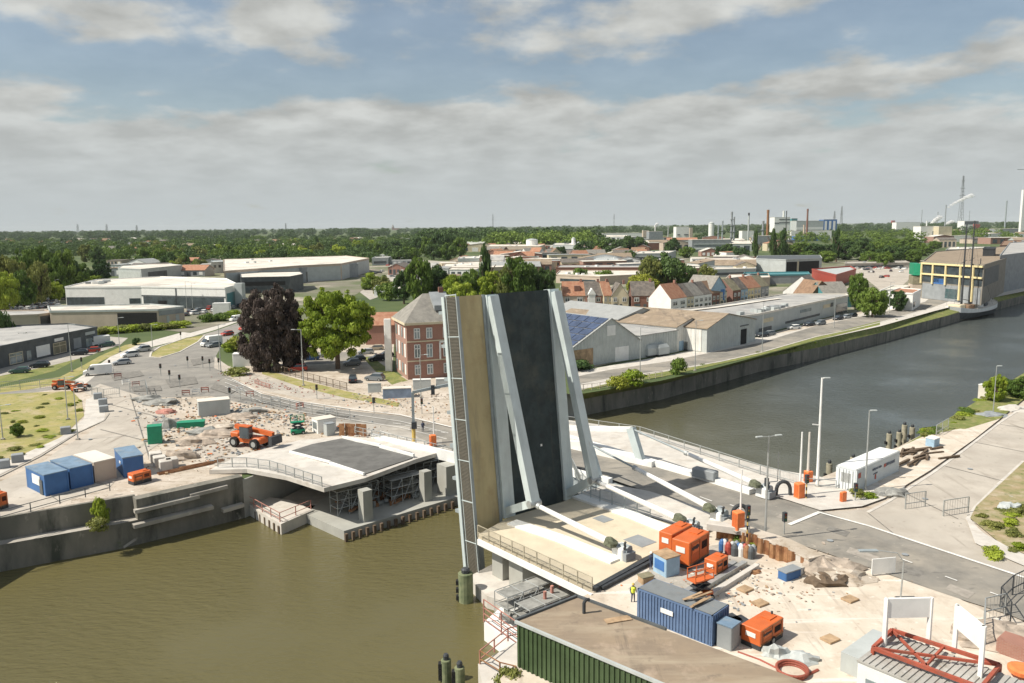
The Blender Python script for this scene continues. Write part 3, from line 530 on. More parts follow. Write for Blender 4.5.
# fixed deck on the right bank that carried the raised leaf
DK = [G(478, 537), G(511, 519), G(564, 504), G(578, 497), G(636, 516), G(706, 536), G(664, 551), G(640, 562), G(592, 591)]
b = MB(); b.prism([(p.x, p.y) for p in DK], -.5, .30)
tag(b.build('approach_deck', TAN), 'sunlit tan approach deck in front of the raised bridge leaf', 'bridge deck')
DZ = .3
e = [G(478, 538, DZ), G(592, 593, DZ)]; b = MB(); b.bar(e[0]+Vector((0, 0, -.4)), e[1]+Vector((0, 0, -.4)), .22, .6)
tag(b.build('fascia_beam', WHITE), 'white fascia beam along the near edge of the tan deck', 'beam')
rail('deck_railing', [(478, 537), (592, 591)], 'thin grey railing along the near edge of the tan deck', z=DZ, h=1.3, m=mat('sandy_mesh', (.40, .36, .27), .6), mesh_gap=.11)
def kerbbeam(px, wd, h, label, z=DZ):
    P_ = [G(*p, z) for p in px]; b = MB()
    for a, c in zip(P_[:-1], P_[1:]): b.bar(a+Vector((0, 0, h/2)), c+Vector((0, 0, h/2)), wd, h)
    return tag(b.build('girder_kerb', WHITE), label, 'kerb beam')
kerbbeam([(512, 523), (560, 539), (616, 562)], 1.6, .2, 'wide white kerb beam under the nearer lifting strut')
kerbbeam([(577, 497), (632, 516), (686, 538)], 1.6, .25, 'wide white kerb beam under the farther lifting strut')
b = MB(); b.bar(G(594, 589, .35), G(668, 548, .35), .5, .35); b.bar(G(602, 588, .3), G(672, 551, .3), .35, .3)
tag(b.build('expansion_joint', DARKM), 'dark steel joint beam across the end of the tan deck', 'joint')
for px, s_ in (((640, 541), 1), ((550, 534), .45), ((603, 519), .7)):
    p = G(*px, DZ); b = MB(); b.box((0, 0, .02), (2.6*s_, 2.2*s_, .03), ax); tag(b.build('deck_hatch', MGREY, loc=p), {1: 'large dark hatch set in the tan deck near the worker', .45: 'small dark hatch beside the near kerb beam', .7: 'dark hatch near the shaded end of the tan deck'}[s_], 'hatch')
# hydraulic cylinders and their anchor blocks
def cylinder(apex, foot, label, rod=.35, group='hydraulic lifting cylinders'):
    t = thing('hydraulic_cylinder', label, 'hydraulic cylinder', foot, 0, group); a = apex-foot; mid = a*(1-rod)
    MB().tube((0, 0, 0), mid, .36, .24, n=14).build('barrel', WHITE, t); MB().tube(mid, a, .13, n=10).build('rod', GSTEEL if rod > .3 else GALV, t)
    MB().tube(mid*.985, mid*1.02, .32, n=14).build('gland_collar', GALV, t)
    MB().tube(-a.normalized()*.9+Vector((0, 0, .15)), a.normalized()*.2, .5, n=12).build('end_cap', GSTEEL, t); return t
def leafpt(u, s, n): return O+W_*u+SV*s+NV*n
def anchor(p, label, rz=ax):
    t = thing('cylinder_anchor', label, 'anchor block', p, rz, 'cylinder anchor blocks')
    MB().box((0, 0, .6), (1.5, 1.5, 1.2), bev=.1).build('block', WHITE, t); MB().box((-.95, 0, .4), (.45, 1.3, .8)).build('steel_bracket', MGREY, t)
    b = MB(); b.lump((.7, .9, 1.35), (.8, .65, .6), 3, rough=.3); b.build('motor_cover', mat('olive_net', (.12, .13, .085), .9, .3, 3), t)
    b = MB(); b.path([(-.6, .4, 1.0), (-.9, .5, 1.5), (-1.0, .7, 1.8), (-1.2, .8, 2.1)], .12); b.build('hose', DARKM, t); return t
f1, f2 = G(622, 557, DZ), G(690, 532, DZ)
cylinder(leafpt(8.5, 2.5, 5.1), f1+Vector((0, 0, .9)), 'white lifting cylinder from the nearer strut down to the tan deck', .06); anchor(f1, 'anchor block on the tan deck left of the orange generators')
cylinder(leafpt(-.75, 3.1, 4.8), f2+Vector((0, 0, .9)), 'white lifting cylinder from the farther strut down to the block by the generators', .06); anchor(f2, 'anchor block directly behind the orange generators')
# between the two bridges
patch('median_deck', [(578, 496), (610, 486), (650, 494), (712, 514), (716, 530), (704, 536), (636, 515)], PALECONC, z=.34)
rail('mesh_fence', [(573, 492), (600, 503), (650, 518)], 'grey mesh fence behind the farther lifting strut', z=.34, h=1.7, m=GSTEEL, mesh_gap=.12)
rail('mesh_fence', [(572, 470), (580, 487), (596, 493)], 'short grey mesh fence between the struts and the road', z=.2, h=1.6, m=GALV, mesh_gap=.14)
# closed bascule bridge behind
a2 = R(137); A2 = Vector((math.cos(a2), math.sin(a2), 0)); W2 = Vector((math.cos(a2+math.pi/2), math.sin(a2+math.pi/2), 0))
Bf = G(641, 459, .8)
t = thing('closed_bascule_leaf', 'lowered bridge leaf carrying the open road, white triangular girders on both sides', 'bridge leaf', Bf, a2)
b = MB(); b.box((12, 5.2, -1.45), (32, 15.5, .5)); b.build('deck_plate', GSTEEL, t)
for y_, nm in ((0, 'far'), (9.8, 'near')):
    b = MB(); b.bar((1.6, y_, 3.9), (25, y_, .3), .7, .65); b.build('inclined_strut', WHITE, t)
    b = MB(); b.bar((0, y_, -.3), (1.7, y_, 4.1), .8, 1.1); b.build('heel_strut', STEEL, t)
    b = MB(); b.box((11.5, y_, -.4), (27, .9, .9)); b.build('deck_girder', WHITE, t)
apx = lambda y_: Bf+A2*1.7+W2*y_+Vector((0, 0, 4.0-0))
f3, f4 = G(764, 496, .2), G(719, 521, .2)
cylinder(apx(0), f3+Vector((0, 0, 1.0)), 'white lifting cylinder beyond the road, beside the river footpath', .45); anchor(f3, 'anchor block beyond the road beside the signal post')
cylinder(apx(9.8), f4+Vector((0, 0, 1.0)), 'white lifting cylinder along the near edge of the road', .40); anchor(f4, 'anchor block at the near road edge beside the sheet piles')
for p, l in ((f3, 'black curved duct arching out of the anchor block beyond the road'), (f4, 'black curved duct arching behind the orange generators')):
    b = MB(); pts = [p+Vector((1.5+.85*(1-math.cos(k)), .2, .1+1.6*math.sin(k)**.6)) for k in [i*math.pi/10 for i in range(11)]]; b.path(pts, .22, 10); tag(b.build('curved_duct', DARKM), l, 'duct')
b = MB()
for px in (((560, 437), (600, 449), (640, 461), (700, 478), (752, 494)),):
    P_ = [G(*q, .1) for q in px]
    for q0, q1 in zip(P_[:-1], P_[1:]): b.bar(q0+Vector((0, 0, .25)), q1+Vector((0, 0, .25)), 1.1, .75)
tag(b.build('kerb_beam', WHITE), 'white concrete kerb beam beyond the road between asphalt and river footpath', 'kerb beam')
p = G(705, 477, .6); tag(MB().box((0, 0, .5), (3.2, 1.2, 1.1), a2, .1).build('control_box', MGREY, loc=p), 'grey box on the white kerb beam beyond the road', 'box')
rail('footpath_railing', [(560, 424), (640, 436), (700, 456), (760, 476), (800, 487)], 'tall grey railing along the river side of the far footpath', z=0, h=1.5, step=3.5, mesh_gap=.2)
rail('footpath_railing', [(800, 487), (836, 490)], 'short railing between the tall mast and the white container', z=0, h=1.2, bars=False)
tag(MB().bar(G(632, 430, 0)+Vector((0, 0, 0)), G(633, 430, 0), .1, .1).build('x', None), 'x') if 0 else None

# ------------------------------------------------------------------ left abutment
def slopeslab(pts, th, name, m, label, cat):
    V = [Vector(p) for p in pts]; n_ = len(V); b = MB()
    b.add([(v.x, v.y, v.z) for v in V]+[(v.x, v.y, v.z-th) for v in V], [tuple(range(n_)), tuple(range(2*n_-1, n_-1, -1))]+[(i, i+n_, (i+1) % n_+n_, (i+1) % n_) for i in range(n_)])
    o = b.build(name, m)
    import bmesh
    bm = bmesh.new(); bm.from_mesh(o.data); bmesh.ops.triangulate(bm, faces=bm.faces, ngon_method='EAR_CLIP'); bmesh.ops.recalc_face_normals(bm, faces=bm.faces); bm.to_mesh(o.data); bm.free()
    return tag(o, label, cat)
slopeslab([G(209, 470, .6), G(247, 469, .8), G(286, 476, 1), G(324, 488, 1), G(365, 478, 1), G(416, 459, 1), G(440, 452, 1), G(424, 442, .8), G(345, 436, .3), G(300, 440, .3), G(240, 455, .4)], .55, 'abutment_deck', PALECONC, 'pale curved concrete deck of the left abutment with grey slab edges', 'bridge deck')
slopeslab([G(364, 474, 1.12), G(412, 458, 1.12), G(412, 452, 1.05), G(343, 438, .5), G(312, 444, .5), G(290, 451, .6), G(330, 462, .95)], .1, 'asphalt_deck', NEWASPH, 'fresh dark asphalt laid on the left abutment deck', 'roadway')
kb = [G(364, 475, 1.1), G(330, 463, 1), G(290, 452, .65)]; b = MB()
for a_, c_ in zip(kb[:-1], kb[1:]): b.bar(a_+Vector((0, 0, .15)), c_+Vector((0, 0, .05)), .25, .3)
tag(b.build('kerb_beam', WHITE), 'low pale kerb beam between fresh asphalt and footpath on the left abutment', 'kerb beam')
kb = [G(414, 457, 1.1), G(380, 447, .9), G(343, 438, .5)]; b = MB()
for a_, c_ in zip(kb[:-1], kb[1:]): b.bar(a_+Vector((0, 0, .25)), c_+Vector((0, 0, .12)), .3, .4)
tag(b.build('kerb_beam', WHITE), 'low pale kerb beam along the road side of the fresh asphalt', 'kerb beam')
rail('curved_railing', [(218, 467, .7), (247, 467, .8), (286, 474, 1), (322, 486, 1)] and [tuple(G(218, 467, .7)), tuple(G(247, 467, .8)), tuple(G(270, 470, .9)), tuple(G(286, 475, 1)), tuple(G(322, 487, 1))], 'grey mesh railing along the curved edge of the left abutment footpath', world=True, h=1.3, mesh_gap=.18)
# parapet and deck of closed road on the left bank
pp = [G(372, 439, .2), G(416, 449, .8), G(462, 460, .8)]; b = MB()
for a_, c_ in zip(pp[:-1], pp[1:]): b.bar(a_+Vector((0, 0, .1)), c_+Vector((0, 0, .1)), .4, 1.5)
tag(b.build('parapet', WHITE), 'white parapet wall below the portal signal on the left bank', 'parapet')
rail('road_railing', [(355, 433), (416, 446), (462, 457)], 'thin railing on the white parapet of the left road', z=.8, h=1.0, bars=True, mesh_gap=.35)
slopeslab([G(300, 416, .01), G(416, 446, .2), G(470, 458, .2), G(470, 431, .2), G(456, 431, .05)], .5, 'road_deck', CONC, 'grey concrete road deck leading onto the closed bridge from the left bank', 'bridge deck')
slopeslab([G(408, 438.5, .1), G(470, 454, .28), G(470, 434, .28), G(412, 419, .05)], .02, 'road_surface', ASPH, 'worn asphalt on the road deck by the portal signal', 'roadway')
# low platforms and columns in the water
def plat(px, z1, label, m=WHITE, name='pier_platform', z0=WZ-1, cat='platform'):
    b = MB(); b.prism([(G(*p, z1).x, G(*p, z1).y) for p in px], z0, z1); return tag(b.build(name, m), label, cat)
plat([(245, 503), (281, 524), (313, 510), (290, 500), (262, 496)], -3.8, 'white concrete platform with brown handrail at the foot of the left abutment', PALECONC)
plat([(306, 514), (344, 531), (474, 492), (474, 474), (420, 476), (330, 492)], -4.0, 'long pale pier footing under the left abutment deck', NEWCONC)
for i in range(33):
    q = G(247+i*4.6, 507+i*2.9, -4.4) if i < 8 else G(284+(i-8)*4.4, 527-(i-8)*2.1, -4.6) if i < 15 else G(346+(i-15)*7.1, 532.2-(i-15)*2.13, -4.0)
    tag(MB().box((0, 0, 0), (.35, .35, 1.2), .7).build('fender_pile', DWOOD, loc=(q.x, q.y, -4.8)), 'short dark timber pile along the platform edges under the left abutment', 'fender pile', 'timber piles along the white platform')
rail('platform_handrail', [(246, 503), (280, 522), (311, 509)], 'brown handrail around the white platform below the curved deck', z=-3.8, h=1.2, bars=False, m=PINK, step=2.2)
for (x_, y_, w__, d_, z1, l) in ((366, 520, 1.3, 1.3, .0, 'slim concrete column under the front of the abutment deck'), (426, 500, 1.2, 1.2, .1, 'slim concrete column under the rear of the abutment deck'), (448, 493, 2.0, 2.2, .15, 'broad concrete column below the white parapet')):
    p = G(x_, y_, -4); b = MB(); b.box((0, 0, (z1+4)/2), (w__, d_, z1+4), R(40)); tag(b.build('pier_column', NEWCONC, loc=p), l, 'column')
# scaffolding under the deck
def scaffold(px, z, L_, D_, H_, rz, label, m=GALV, lv=3, bays=3):
    t = thing('scaffold', label, 'scaffold', G(*px, z), rz); b = MB(); c = MB()
    for i in range(bays+1):
        for j in (0, 1): b.tube((i*L_/bays, j*D_, 0), (i*L_/bays, j*D_, H_), .045, n=5)
    for k in range(1, lv+1):
        for j in (0, 1): b.tube((0, j*D_, k*H_/lv), (L_, j*D_, k*H_/lv), .04, n=5)
        for i in range(bays+1): b.tube((i*L_/bays, 0, k*H_/lv), (i*L_/bays, D_, k*H_/lv), .04, n=5)
        c.box((L_/2, D_/2, k*H_/lv-.05), (L_, D_*.8, .06))
    for i in range(bays): b.tube((i*L_/bays, 0, 0), ((i+1)*L_/bays, 0, H_), .035, n=5)
    b.build('tubes', m, t); c.build('deck_boards', TARP, t); return t
scaffold((338, 517), -4, 5, 2, 3.2, R(40), 'steel scaffold behind the front column under the abutment')
scaffold((352, 512), -4, 4, 2, 3.4, R(40), 'steel scaffold with boards under the middle of the abutment deck')
scaffold((424, 488), -4, 4, 2, 3.6, R(40), 'steel scaffold beside the broad column under the white parapet')
b = MB(); b.prism([(p[0], p[1]) for p in ((-33, 102), (-27, 118), (2, 142), (8, 122), (-20, 104))], -4.3, -4.15); tag(b.build('apron_slab', CONC), 'shaded concrete apron under the left abutment deck', 'slab')
tag(MB().tube(G(320, 533, WZ), G(320, 516, WZ), .55, n=10).build('x', None)) if 0 else None

# near deck piers, work platforms
E0, E1 = G(478, 538), G(592, 593)
for k_, w__, d_, l in ((.13, 1.8, 1.8, 'white sunlit column under the near corner of the tan deck'), (.33, 2.2, 2.4, 'wide grey column under the near edge of the tan deck')):
    p = E0.lerp(E1, k_)-W_*1.7; p.z = -4; b = MB(); b.box((0, 0, 1.6), (w__, d_, 3.3), ax); tag(b.build('pier_column', NEWCONC, loc=p), l, 'column')
plat([(468, 577), (487, 596), (540, 612), (600, 600), (600, 560), (500, 560)], -3.9, 'pale pier base at the foot of the raised leaf', PALECONC)
plat([(484, 622), (520, 648), (560, 640), (600, 616), (560, 590), (520, 590)], -3.4, 'white work pontoon with red railings below the tan deck', WHITE)
plat([(478, 664), (520, 640), (560, 655), (620, 760), (500, 760), (486, 700)], -.9, 'pale pinkish quay platform in front of the green shed', PALECONC, z0=WZ-2)
rail('work_railing', [(484, 622), (520, 648)], 'faded red railing along the front of the white pontoon', z=-3.4, h=2.2, bars=False, m=PINK, step=2.5, nrails=4)
rail('work_railing', [(480, 664), (508, 641), (520, 638)], 'red railing at the corner of the quay platform before the shed', z=-.9, h=1.1, bars=False, m=PINK, step=2.2)
rail('work_railing', [(480, 664), (500, 676), (516, 680)], 'brown railing at the river end of the quay platform', z=-.9, h=1.1, bars=False, m=RUST, step=2.0)
scaffold((508, 622), -3.4, 5.5, 2.0, 2.3, R(38), 'steel work scaffold on the white pontoon', lv=2)
scaffold((530, 632), -3.4, 5.5, 2.2, 2.0, R(38), 'low steel scaffold cage beside the green shed corner', lv=2)
rr = random.Random(3); b = MB()
for i in range(26):
    q = G(rr.uniform(505, 575), rr.uniform(598, 632), -3.3); b.box((q.x, q.y, -3.0+rr.random()*.6), (rr.uniform(.2, 1.8), rr.uniform(.15, .5), rr.uniform(.1, .7)), rr.random()*3)
tag(b.build('construction_debris', TARP), 'clutter of grey beams and boxes on the pontoon under the tan deck', 'debris', kind='stuff')
for i, (x_, y_) in enumerate(((552, 612), (545, 618), (560, 606), (568, 600))):
    p = G(x_, y_, -3.3); tag(MB().tube((0, 0, 0), (0, 0, 2.6), .16, n=8).build('red_prop', PINK, loc=p), 'red steel prop standing under the near edge of the tan deck', 'prop', 'red steel props under the deck')
b = MB(); b.bar(G(540, 596, -2), G(566, 612, -2), .2, .25); tag(b.build('red_beam', PINK), 'red beam lying across the props under the tan deck', 'beam')

# mooring dolphins (timber/steel piles standing in the river)
PILEM = mat('weathered_pile', (.26, .25, .18), .9, c2=(.42, .38, .28), scale=1.5)
def pile(px, h, r_, label, z=WZ, group=None, m=ALGAE):
    t = thing('mooring_pile', label, 'pile', G(*px, z)-Vector((0, 0, 1)), 0, group); MB().lathe((0, 0, 0), [(r_, 0), (r_, h+1), (r_*.92, h+1.05)], 14).build('shaft', m, t)
    MB().lathe((0, 0, h+1.05), [(r_*.55, 0), (r_*.6, .35), (r_*.4, .5)], 10).build('bollard_head', DARKM, t)
    b = MB()
    for k in range(3): b.box((-r_-.08, 0, 1.4+k*h*.27), (.3, .5, .45))
    b.build('fender_block', BLACK, t); return t
pile((466, 601), 3.0, .75, 'green-grey mooring pile at the foot of the raised leaf')
pile((446.5, 681), 1.9, .42, 'left of the pair of short mooring piles at the bottom edge'); pile((460, 689), 1.9, .42, 'right of the pair of short mooring piles at the bottom edge')
for i, (x_, y_, h_, l) in enumerate(((852, 480, 3.4, 'mooring pile standing left of the white container'), (888, 458, 4.0, 'weathered pile just behind the white container'), (898, 455, 3.8, 'second weathered pile from the container, the darker one'), (903, 453, 4.7, 'tallest weathered pile of the cluster behind the white container'), (911, 451, 4.0, 'rightmost weathered pile of the cluster behind the white container'), (828, 494, 4.4, 'mooring pile behind the river railing by the tall mast'))): pile((x_, y_), h_, .42, l, WZ, 'weathered piles behind the white container', PILEM)

# ------------------------------------------------------------------ trees
def crown_mesh(name, m, n, clumps, leaf, shape, seed):
    "leaf-sized faces scattered through lumpy clumps; unit crown: radius 1, height 0..1 (z)"
    q = random.Random(seed); b = MB(); C = []
    for i in range(clumps):
        while True:
            x, y, z = q.uniform(-1, 1), q.uniform(-1, 1), q.random()
            rr_ = math.hypot(x, y); lim = shape(z)
            if rr_ < lim and (rr_ > lim*.3 or z > .75): break
        C.append((x*.92, y*.92, z*.93+.02, q.uniform(.5, 1.35)))
    cr = 1.75/math.sqrt(clumps)
    tot = sum(c[3]**2 for c in C)
    for x, y, z, k in C:
        for _ in range(int(n*k*k/tot)):
            d = Vector((q.gauss(0, 1), q.gauss(0, 1), q.gauss(0, 1)+.25)).normalized(); rad = cr*k*(.35+.85*q.random()**.6)
            p = Vector((x, y, z))+Vector((d.x*rad, d.y*rad, d.z*rad*.44))
            nrm = (d+Vector((q.gauss(0, .45), q.gauss(0, .45), q.gauss(0, .45)))).normalized()
            u = nrm.orthogonal().normalized(); u.rotate(Matrix.Rotation(q.random()*6.28, 3, nrm)); v_ = nrm.cross(u); l = leaf*q.uniform(.6, 1.4)
            a, c = u*l, v_*l*.75
            b.add([p-a-c*.4, p-c, p+a*.9-c*.2, p+a*.5+c, p-a*.6+c*.8], [(0, 1, 2, 3, 4)])
        for _ in range(1):   # inner branch mass
            r2 = cr*k*.5; V = []
            for t_ in range(4):
                for s_ in range(6): V.append((x+r2*math.sin(.3+t_*.83)*math.cos(s_*1.047), y+r2*math.sin(.3+t_*.83)*math.sin(s_*1.047), z+r2*.42*math.cos(.3+t_*.83)))
            b.add(V, [(t_*6+s_, t_*6+6+s_, t_*6+6+(s_+1) % 6, t_*6+(s_+1) % 6) for t_ in range(3) for s_ in range(6)])
    return b.mesh(name, m)
def trunk_mesh(seed):
    q = random.Random(seed); b = MB(); b.tube((0, 0, -.05), (0, 0, .5), .055, .035, 8)
    for i in range(6):
        a = i*1.05+q.random(); z0 = .22+.05*i; b.tube((0, 0, z0), (.38*math.cos(a), .38*math.sin(a), z0+.3), .025, .01, 5)
    return b.mesh('trunk', BARK)
RND = lambda z: math.sqrt(max(.02, 1-(2*z-.95)**2))*(1 if z > .2 else .9)
POP = lambda z: (.5+1.6*z if z < .25 else .95*(1-(z-.25)/.8)**.6)
WID = lambda z: math.sqrt(max(.03, 1-(1.7*z-.7)**2))
CONE = lambda z: max(.08, 1-z)
TM = [trunk_mesh(i) for i in range(3)]
CR = {}
for key, spec_ in dict(hero=(42000, 240, .0185, WID), mid=(9000, 90, .034, RND), mid2=(9000, 80, .036, WID), low=(2200, 34, .062, RND), low2=(2200, 30, .066, WID), poplar=(2600, 30, .07, POP), conifer=(2400, 30, .07, CONE), bush=(1500, 10, .09, WID)).items():
    CR[key] = spec_
CRM = {}
def crown(kind, colr, var=0):
    k = (kind, colr, var)
    if k not in CRM: n, c, l, sh = CR[kind]; CRM[k] = crown_mesh('crown', LF[colr], n, c, l, sh, hash_(kind)+var*17)
    return CRM[k]
def hash_(s_): return sum(ord(c)*(i+3) for i, c in enumerate(s_))
def tree(loc, h, wd, kind='mid', colr='green', label=None, group=None, trunkf=.16, name='broadleaf_tree', cat='tree', var=None):
    var = rnd.randrange(3) if var is None else var
    t = thing(name, label, cat, loc, rnd.random()*6.28, group)
    o = bpy.data.objects.new('crown', crown(kind, colr, var)); col.objects.link(o); o.parent = t; o.location = (0, 0, h*trunkf); o.scale = (wd/2, wd/2, h*(1-trunkf))
    o = bpy.data.objects.new('trunk', TM[var % 3]); col.objects.link(o); o.parent = t; o.scale = (h*.55, h*.55, h)
    return t
def tree_px(x, yf, yt, wpx, kind='mid', colr='green', label=None, group=None, name='broadleaf_tree', **k):
    p = G(x, yf); h = (yf-yt)/(yf-hor(x))*HC; wd = wpx*p.y/FPX
    return tree(p, h, wd, kind, colr, label, group, name=name, **k)
tree_px(276, 369, 275, 72, 'hero', 'purple', 'large dark copper beech beside the junction', trunkf=.0, name='copper_beech')
tree_px(338, 369, 281, 78, 'hero', 'lime', 'large bright green lime tree in the car park left of the brick house', trunkf=.17, name='lime_tree')
tree_px(420, 306, 253, 30, 'mid', 'green', 'tall green tree behind the roof of the brick house, leftmost', trunkf=.1); tree_px(437, 304, 262, 26, 'mid', 'dark', 'darker tree between the brick house roof and the tall leftmost one', trunkf=.1)
tree_px(404, 304, 268, 22, 'mid', 'dark', 'dark tree left of the brick house roof'); tree_px(452, 306, 272, 26, 'mid', 'lime', 'pale green tree over the ridge of the brick house')
tree_px(485, 302, 246, 15, 'poplar', 'dark', 'slender dark poplar above the raised bridge leaf', name='poplar')
tree_px(471, 308, 266, 26, 'mid', 'green', 'green tree just left of the slender poplar'); tree_px(493, 310, 268, 30, 'mid', 'lime', 'light green tree just right of the slender poplar')
tree_px(519, 312, 250, 34, 'mid2', 'green', 'broad rounded green tree above the dark roadway of the raised leaf'); tree_px(508, 312, 262, 24, 'mid', 'olive', 'olive green tree crowded between the poplar and the broad tree')
tree_px(542, 310, 262, 28, 'mid2', 'dark', 'dark green tree right of the broad one above the leaf edge'); tree_px(462, 312, 280, 30, 'mid', 'lime', 'low lime green tree touching the top left corner of the leaf')
for x_, yf, yt, w__, k, c, l in ((668, 296, 252, 52, 'mid2', 'dark', 'big dark green tree behind the terraced houses'), (650, 297, 253, 32, 'mid', 'olive', 'yellowish green tree left of the big dark tree behind the houses'), (642, 300, 272, 34, 'mid', 'yellow', 'low bright yellow-green tree behind the red roofed houses'),
        (706, 292, 262, 22, 'mid', 'olive', 'olive tree right of the big dark tree behind the houses'), (694, 294, 268, 20, 'mid', 'dark', 'small dark tree beside the pale blue gabled house'), (579, 282, 269, 22, 'low2', 'green', 'low wide green tree behind the dormered red roof'), (605, 282, 271, 24, 'low2', 'green', 'low wide green tree behind the houses with dark roofs'),
        (858, 310, 270, 22, 'mid', 'green', 'tall green tree left of the white red-roofed cube house'), (872, 317, 284, 30, 'mid2', 'green', 'broad green tree nearest the river road bend'), (897, 311, 289, 20, 'mid', 'dark', 'smaller dark tree beside the white cube house'),
        (995, 402, 373, 22, 'mid2', 'lime', 'green bush behind the small white hut on the right bank'), (1017, 398, 374, 30, 'mid2', 'green', 'green bush at the right edge beyond the small white hut'),
        (18, 437, 422, 14, 'mid', 'green', 'small shrub on the dry grass by the left edge')): tree_px(x_, yf, yt, w__, k, c, l, trunkf=.06)
# woods on the left
for i, (x_, yf, yt, w__, c) in enumerate(((-8, 305, 250, 40, 'olive'), (12, 304, 252, 34, 'olive'), (28, 298, 243, 34, 'green'), (46, 296, 242, 34, 'green'), (62, 294, 244, 30, 'green'), (5, 312, 268, 30, 'lime'), (24, 308, 268, 26, 'green'), (40, 304, 258, 26, 'olive'), (57, 300, 255, 26, 'green'), (70, 292, 256, 22, 'dark'), (-22, 306, 256, 40, 'green'), (78, 292, 270, 22, 'green'), (92, 289, 274, 20, 'lime'), (103, 283, 258, 18, 'dark'), (84, 284, 262, 18, 'green'), (86, 262, 243, 14, 'olive'), (98, 264, 246, 15, 'dark'), (56, 302, 280, 18, 'lime'), (66, 300, 284, 14, 'green'),)):
    tree_px(x_, yf, yt, w__, 'mid' if i % 2 else 'mid2', c, 'green tree in the dense wood at the left edge behind the car lot', 'trees of the wood at the left edge', trunkf=.05)
# pointed hedge trees, poplars
for x_, yf, yt, w__, l in ((755, 262, 230, 7, 'slim poplar left of the pair before the white industrial block'), (773, 262, 228, 8, 'left poplar of the pair before the white industrial block'), (782, 262, 228, 9, 'right poplar of the pair before the white industrial block'), (836, 262, 229, 8, 'lone poplar right of the blue industrial hall'), (317, 252, 236, 6, 'dark pointed conifer above the long warehouse roof')):
    tree_px(x_, yf, yt, w__, 'poplar', 'dark', l, name='poplar')
for x_, yf, yt, w__ in ((785, 258, 243, 22), (800, 258, 241, 24), (815, 260, 242, 22), (830, 260, 243, 22), (846, 260, 240, 26), (862, 262, 239, 26), (878, 262, 240, 24), (890, 264, 244, 26), (905, 262, 245, 20), (885, 268, 250, 18), (913, 264, 248, 18), (870, 266, 250, 22), (808, 262, 250, 20), (827, 263, 250, 18), (900, 256, 242, 20), (915, 252, 240, 18), (925, 256, 244, 16), (898, 250, 238, 18), (880, 252, 238, 20), (862, 250, 237, 18), (845, 250, 237, 18), (935, 249, 240, 14), (910, 246, 236, 16), (890, 246, 236, 16), (915, 260, 248, 14)):
    tree_px(x_, yf, yt, w__, 'mid', rnd.choice(['green', 'dark', 'green']), 'green tree in the belt between the open hangar and the chemical works', 'trees between the hangar and the chemical works', trunkf=.05)
for x_, yf, yt, w__ in ((418, 257, 238, 16), (428, 258, 236, 16), (440, 258, 233, 17), (450, 258, 235, 16), (460, 258, 238, 16), (434, 260, 244, 18), (448, 260, 243, 18), (400, 264, 248, 18), (392, 262, 246, 16), (410, 262, 246, 18), (570, 252, 240, 18), (585, 256, 241, 20), (600, 254, 240, 20), (613, 254, 239, 20), (628, 252, 236, 18), (640, 250, 237, 16), (672, 255, 238, 16), (560, 258, 246, 14), (686, 258, 246, 16), (728, 256, 244, 18), (720, 258, 246, 12), (630, 262, 250, 14), (742, 260, 247, 16)):
    tree_px(x_, yf, yt, w__, 'low', rnd.choice(['green', 'dark', 'dark']), 'dark green tree in the scattered belt beyond the middle rooftops', 'trees scattered beyond the middle rooftops', trunkf=.05)
for i in range(60):
    x_ = rnd.uniform(120, 400); yf = rnd.uniform(247, 262) if x_ > 200 else rnd.uniform(252, 270)
    p = G(x_, yf); hh = rnd.uniform(9, 16)
    tree(p, hh, hh*rnd.uniform(.8, 1.25), 'low' if i % 2 else 'low2', rnd.choice(['green', 'dark', 'green', 'lime', 'olive']), 'green tree among the houses beyond the long warehouse roofs', 'trees beyond the long warehouse roofs', trunkf=.06)
for i in range(34):
    x_ = rnd.uniform(365, 400) if i < 8 else rnd.uniform(150, 246); yf = rnd.uniform(286, 302) if i < 8 else rnd.uniform(262, 272)
    if i >= 8 and i % 2: continue
    p = G(x_, yf); hh = rnd.uniform(5, 9)
    tree(p, hh, hh*rnd.uniform(.9, 1.3), 'low2', rnd.choice(['green', 'lime', 'green', 'olive']), 'small green tree among the sheds between the warehouses and the brick house' if i < 8 else 'small tree behind the white dealership', 'small trees among the sheds' if i < 8 else 'small trees behind the dealership', trunkf=.06)
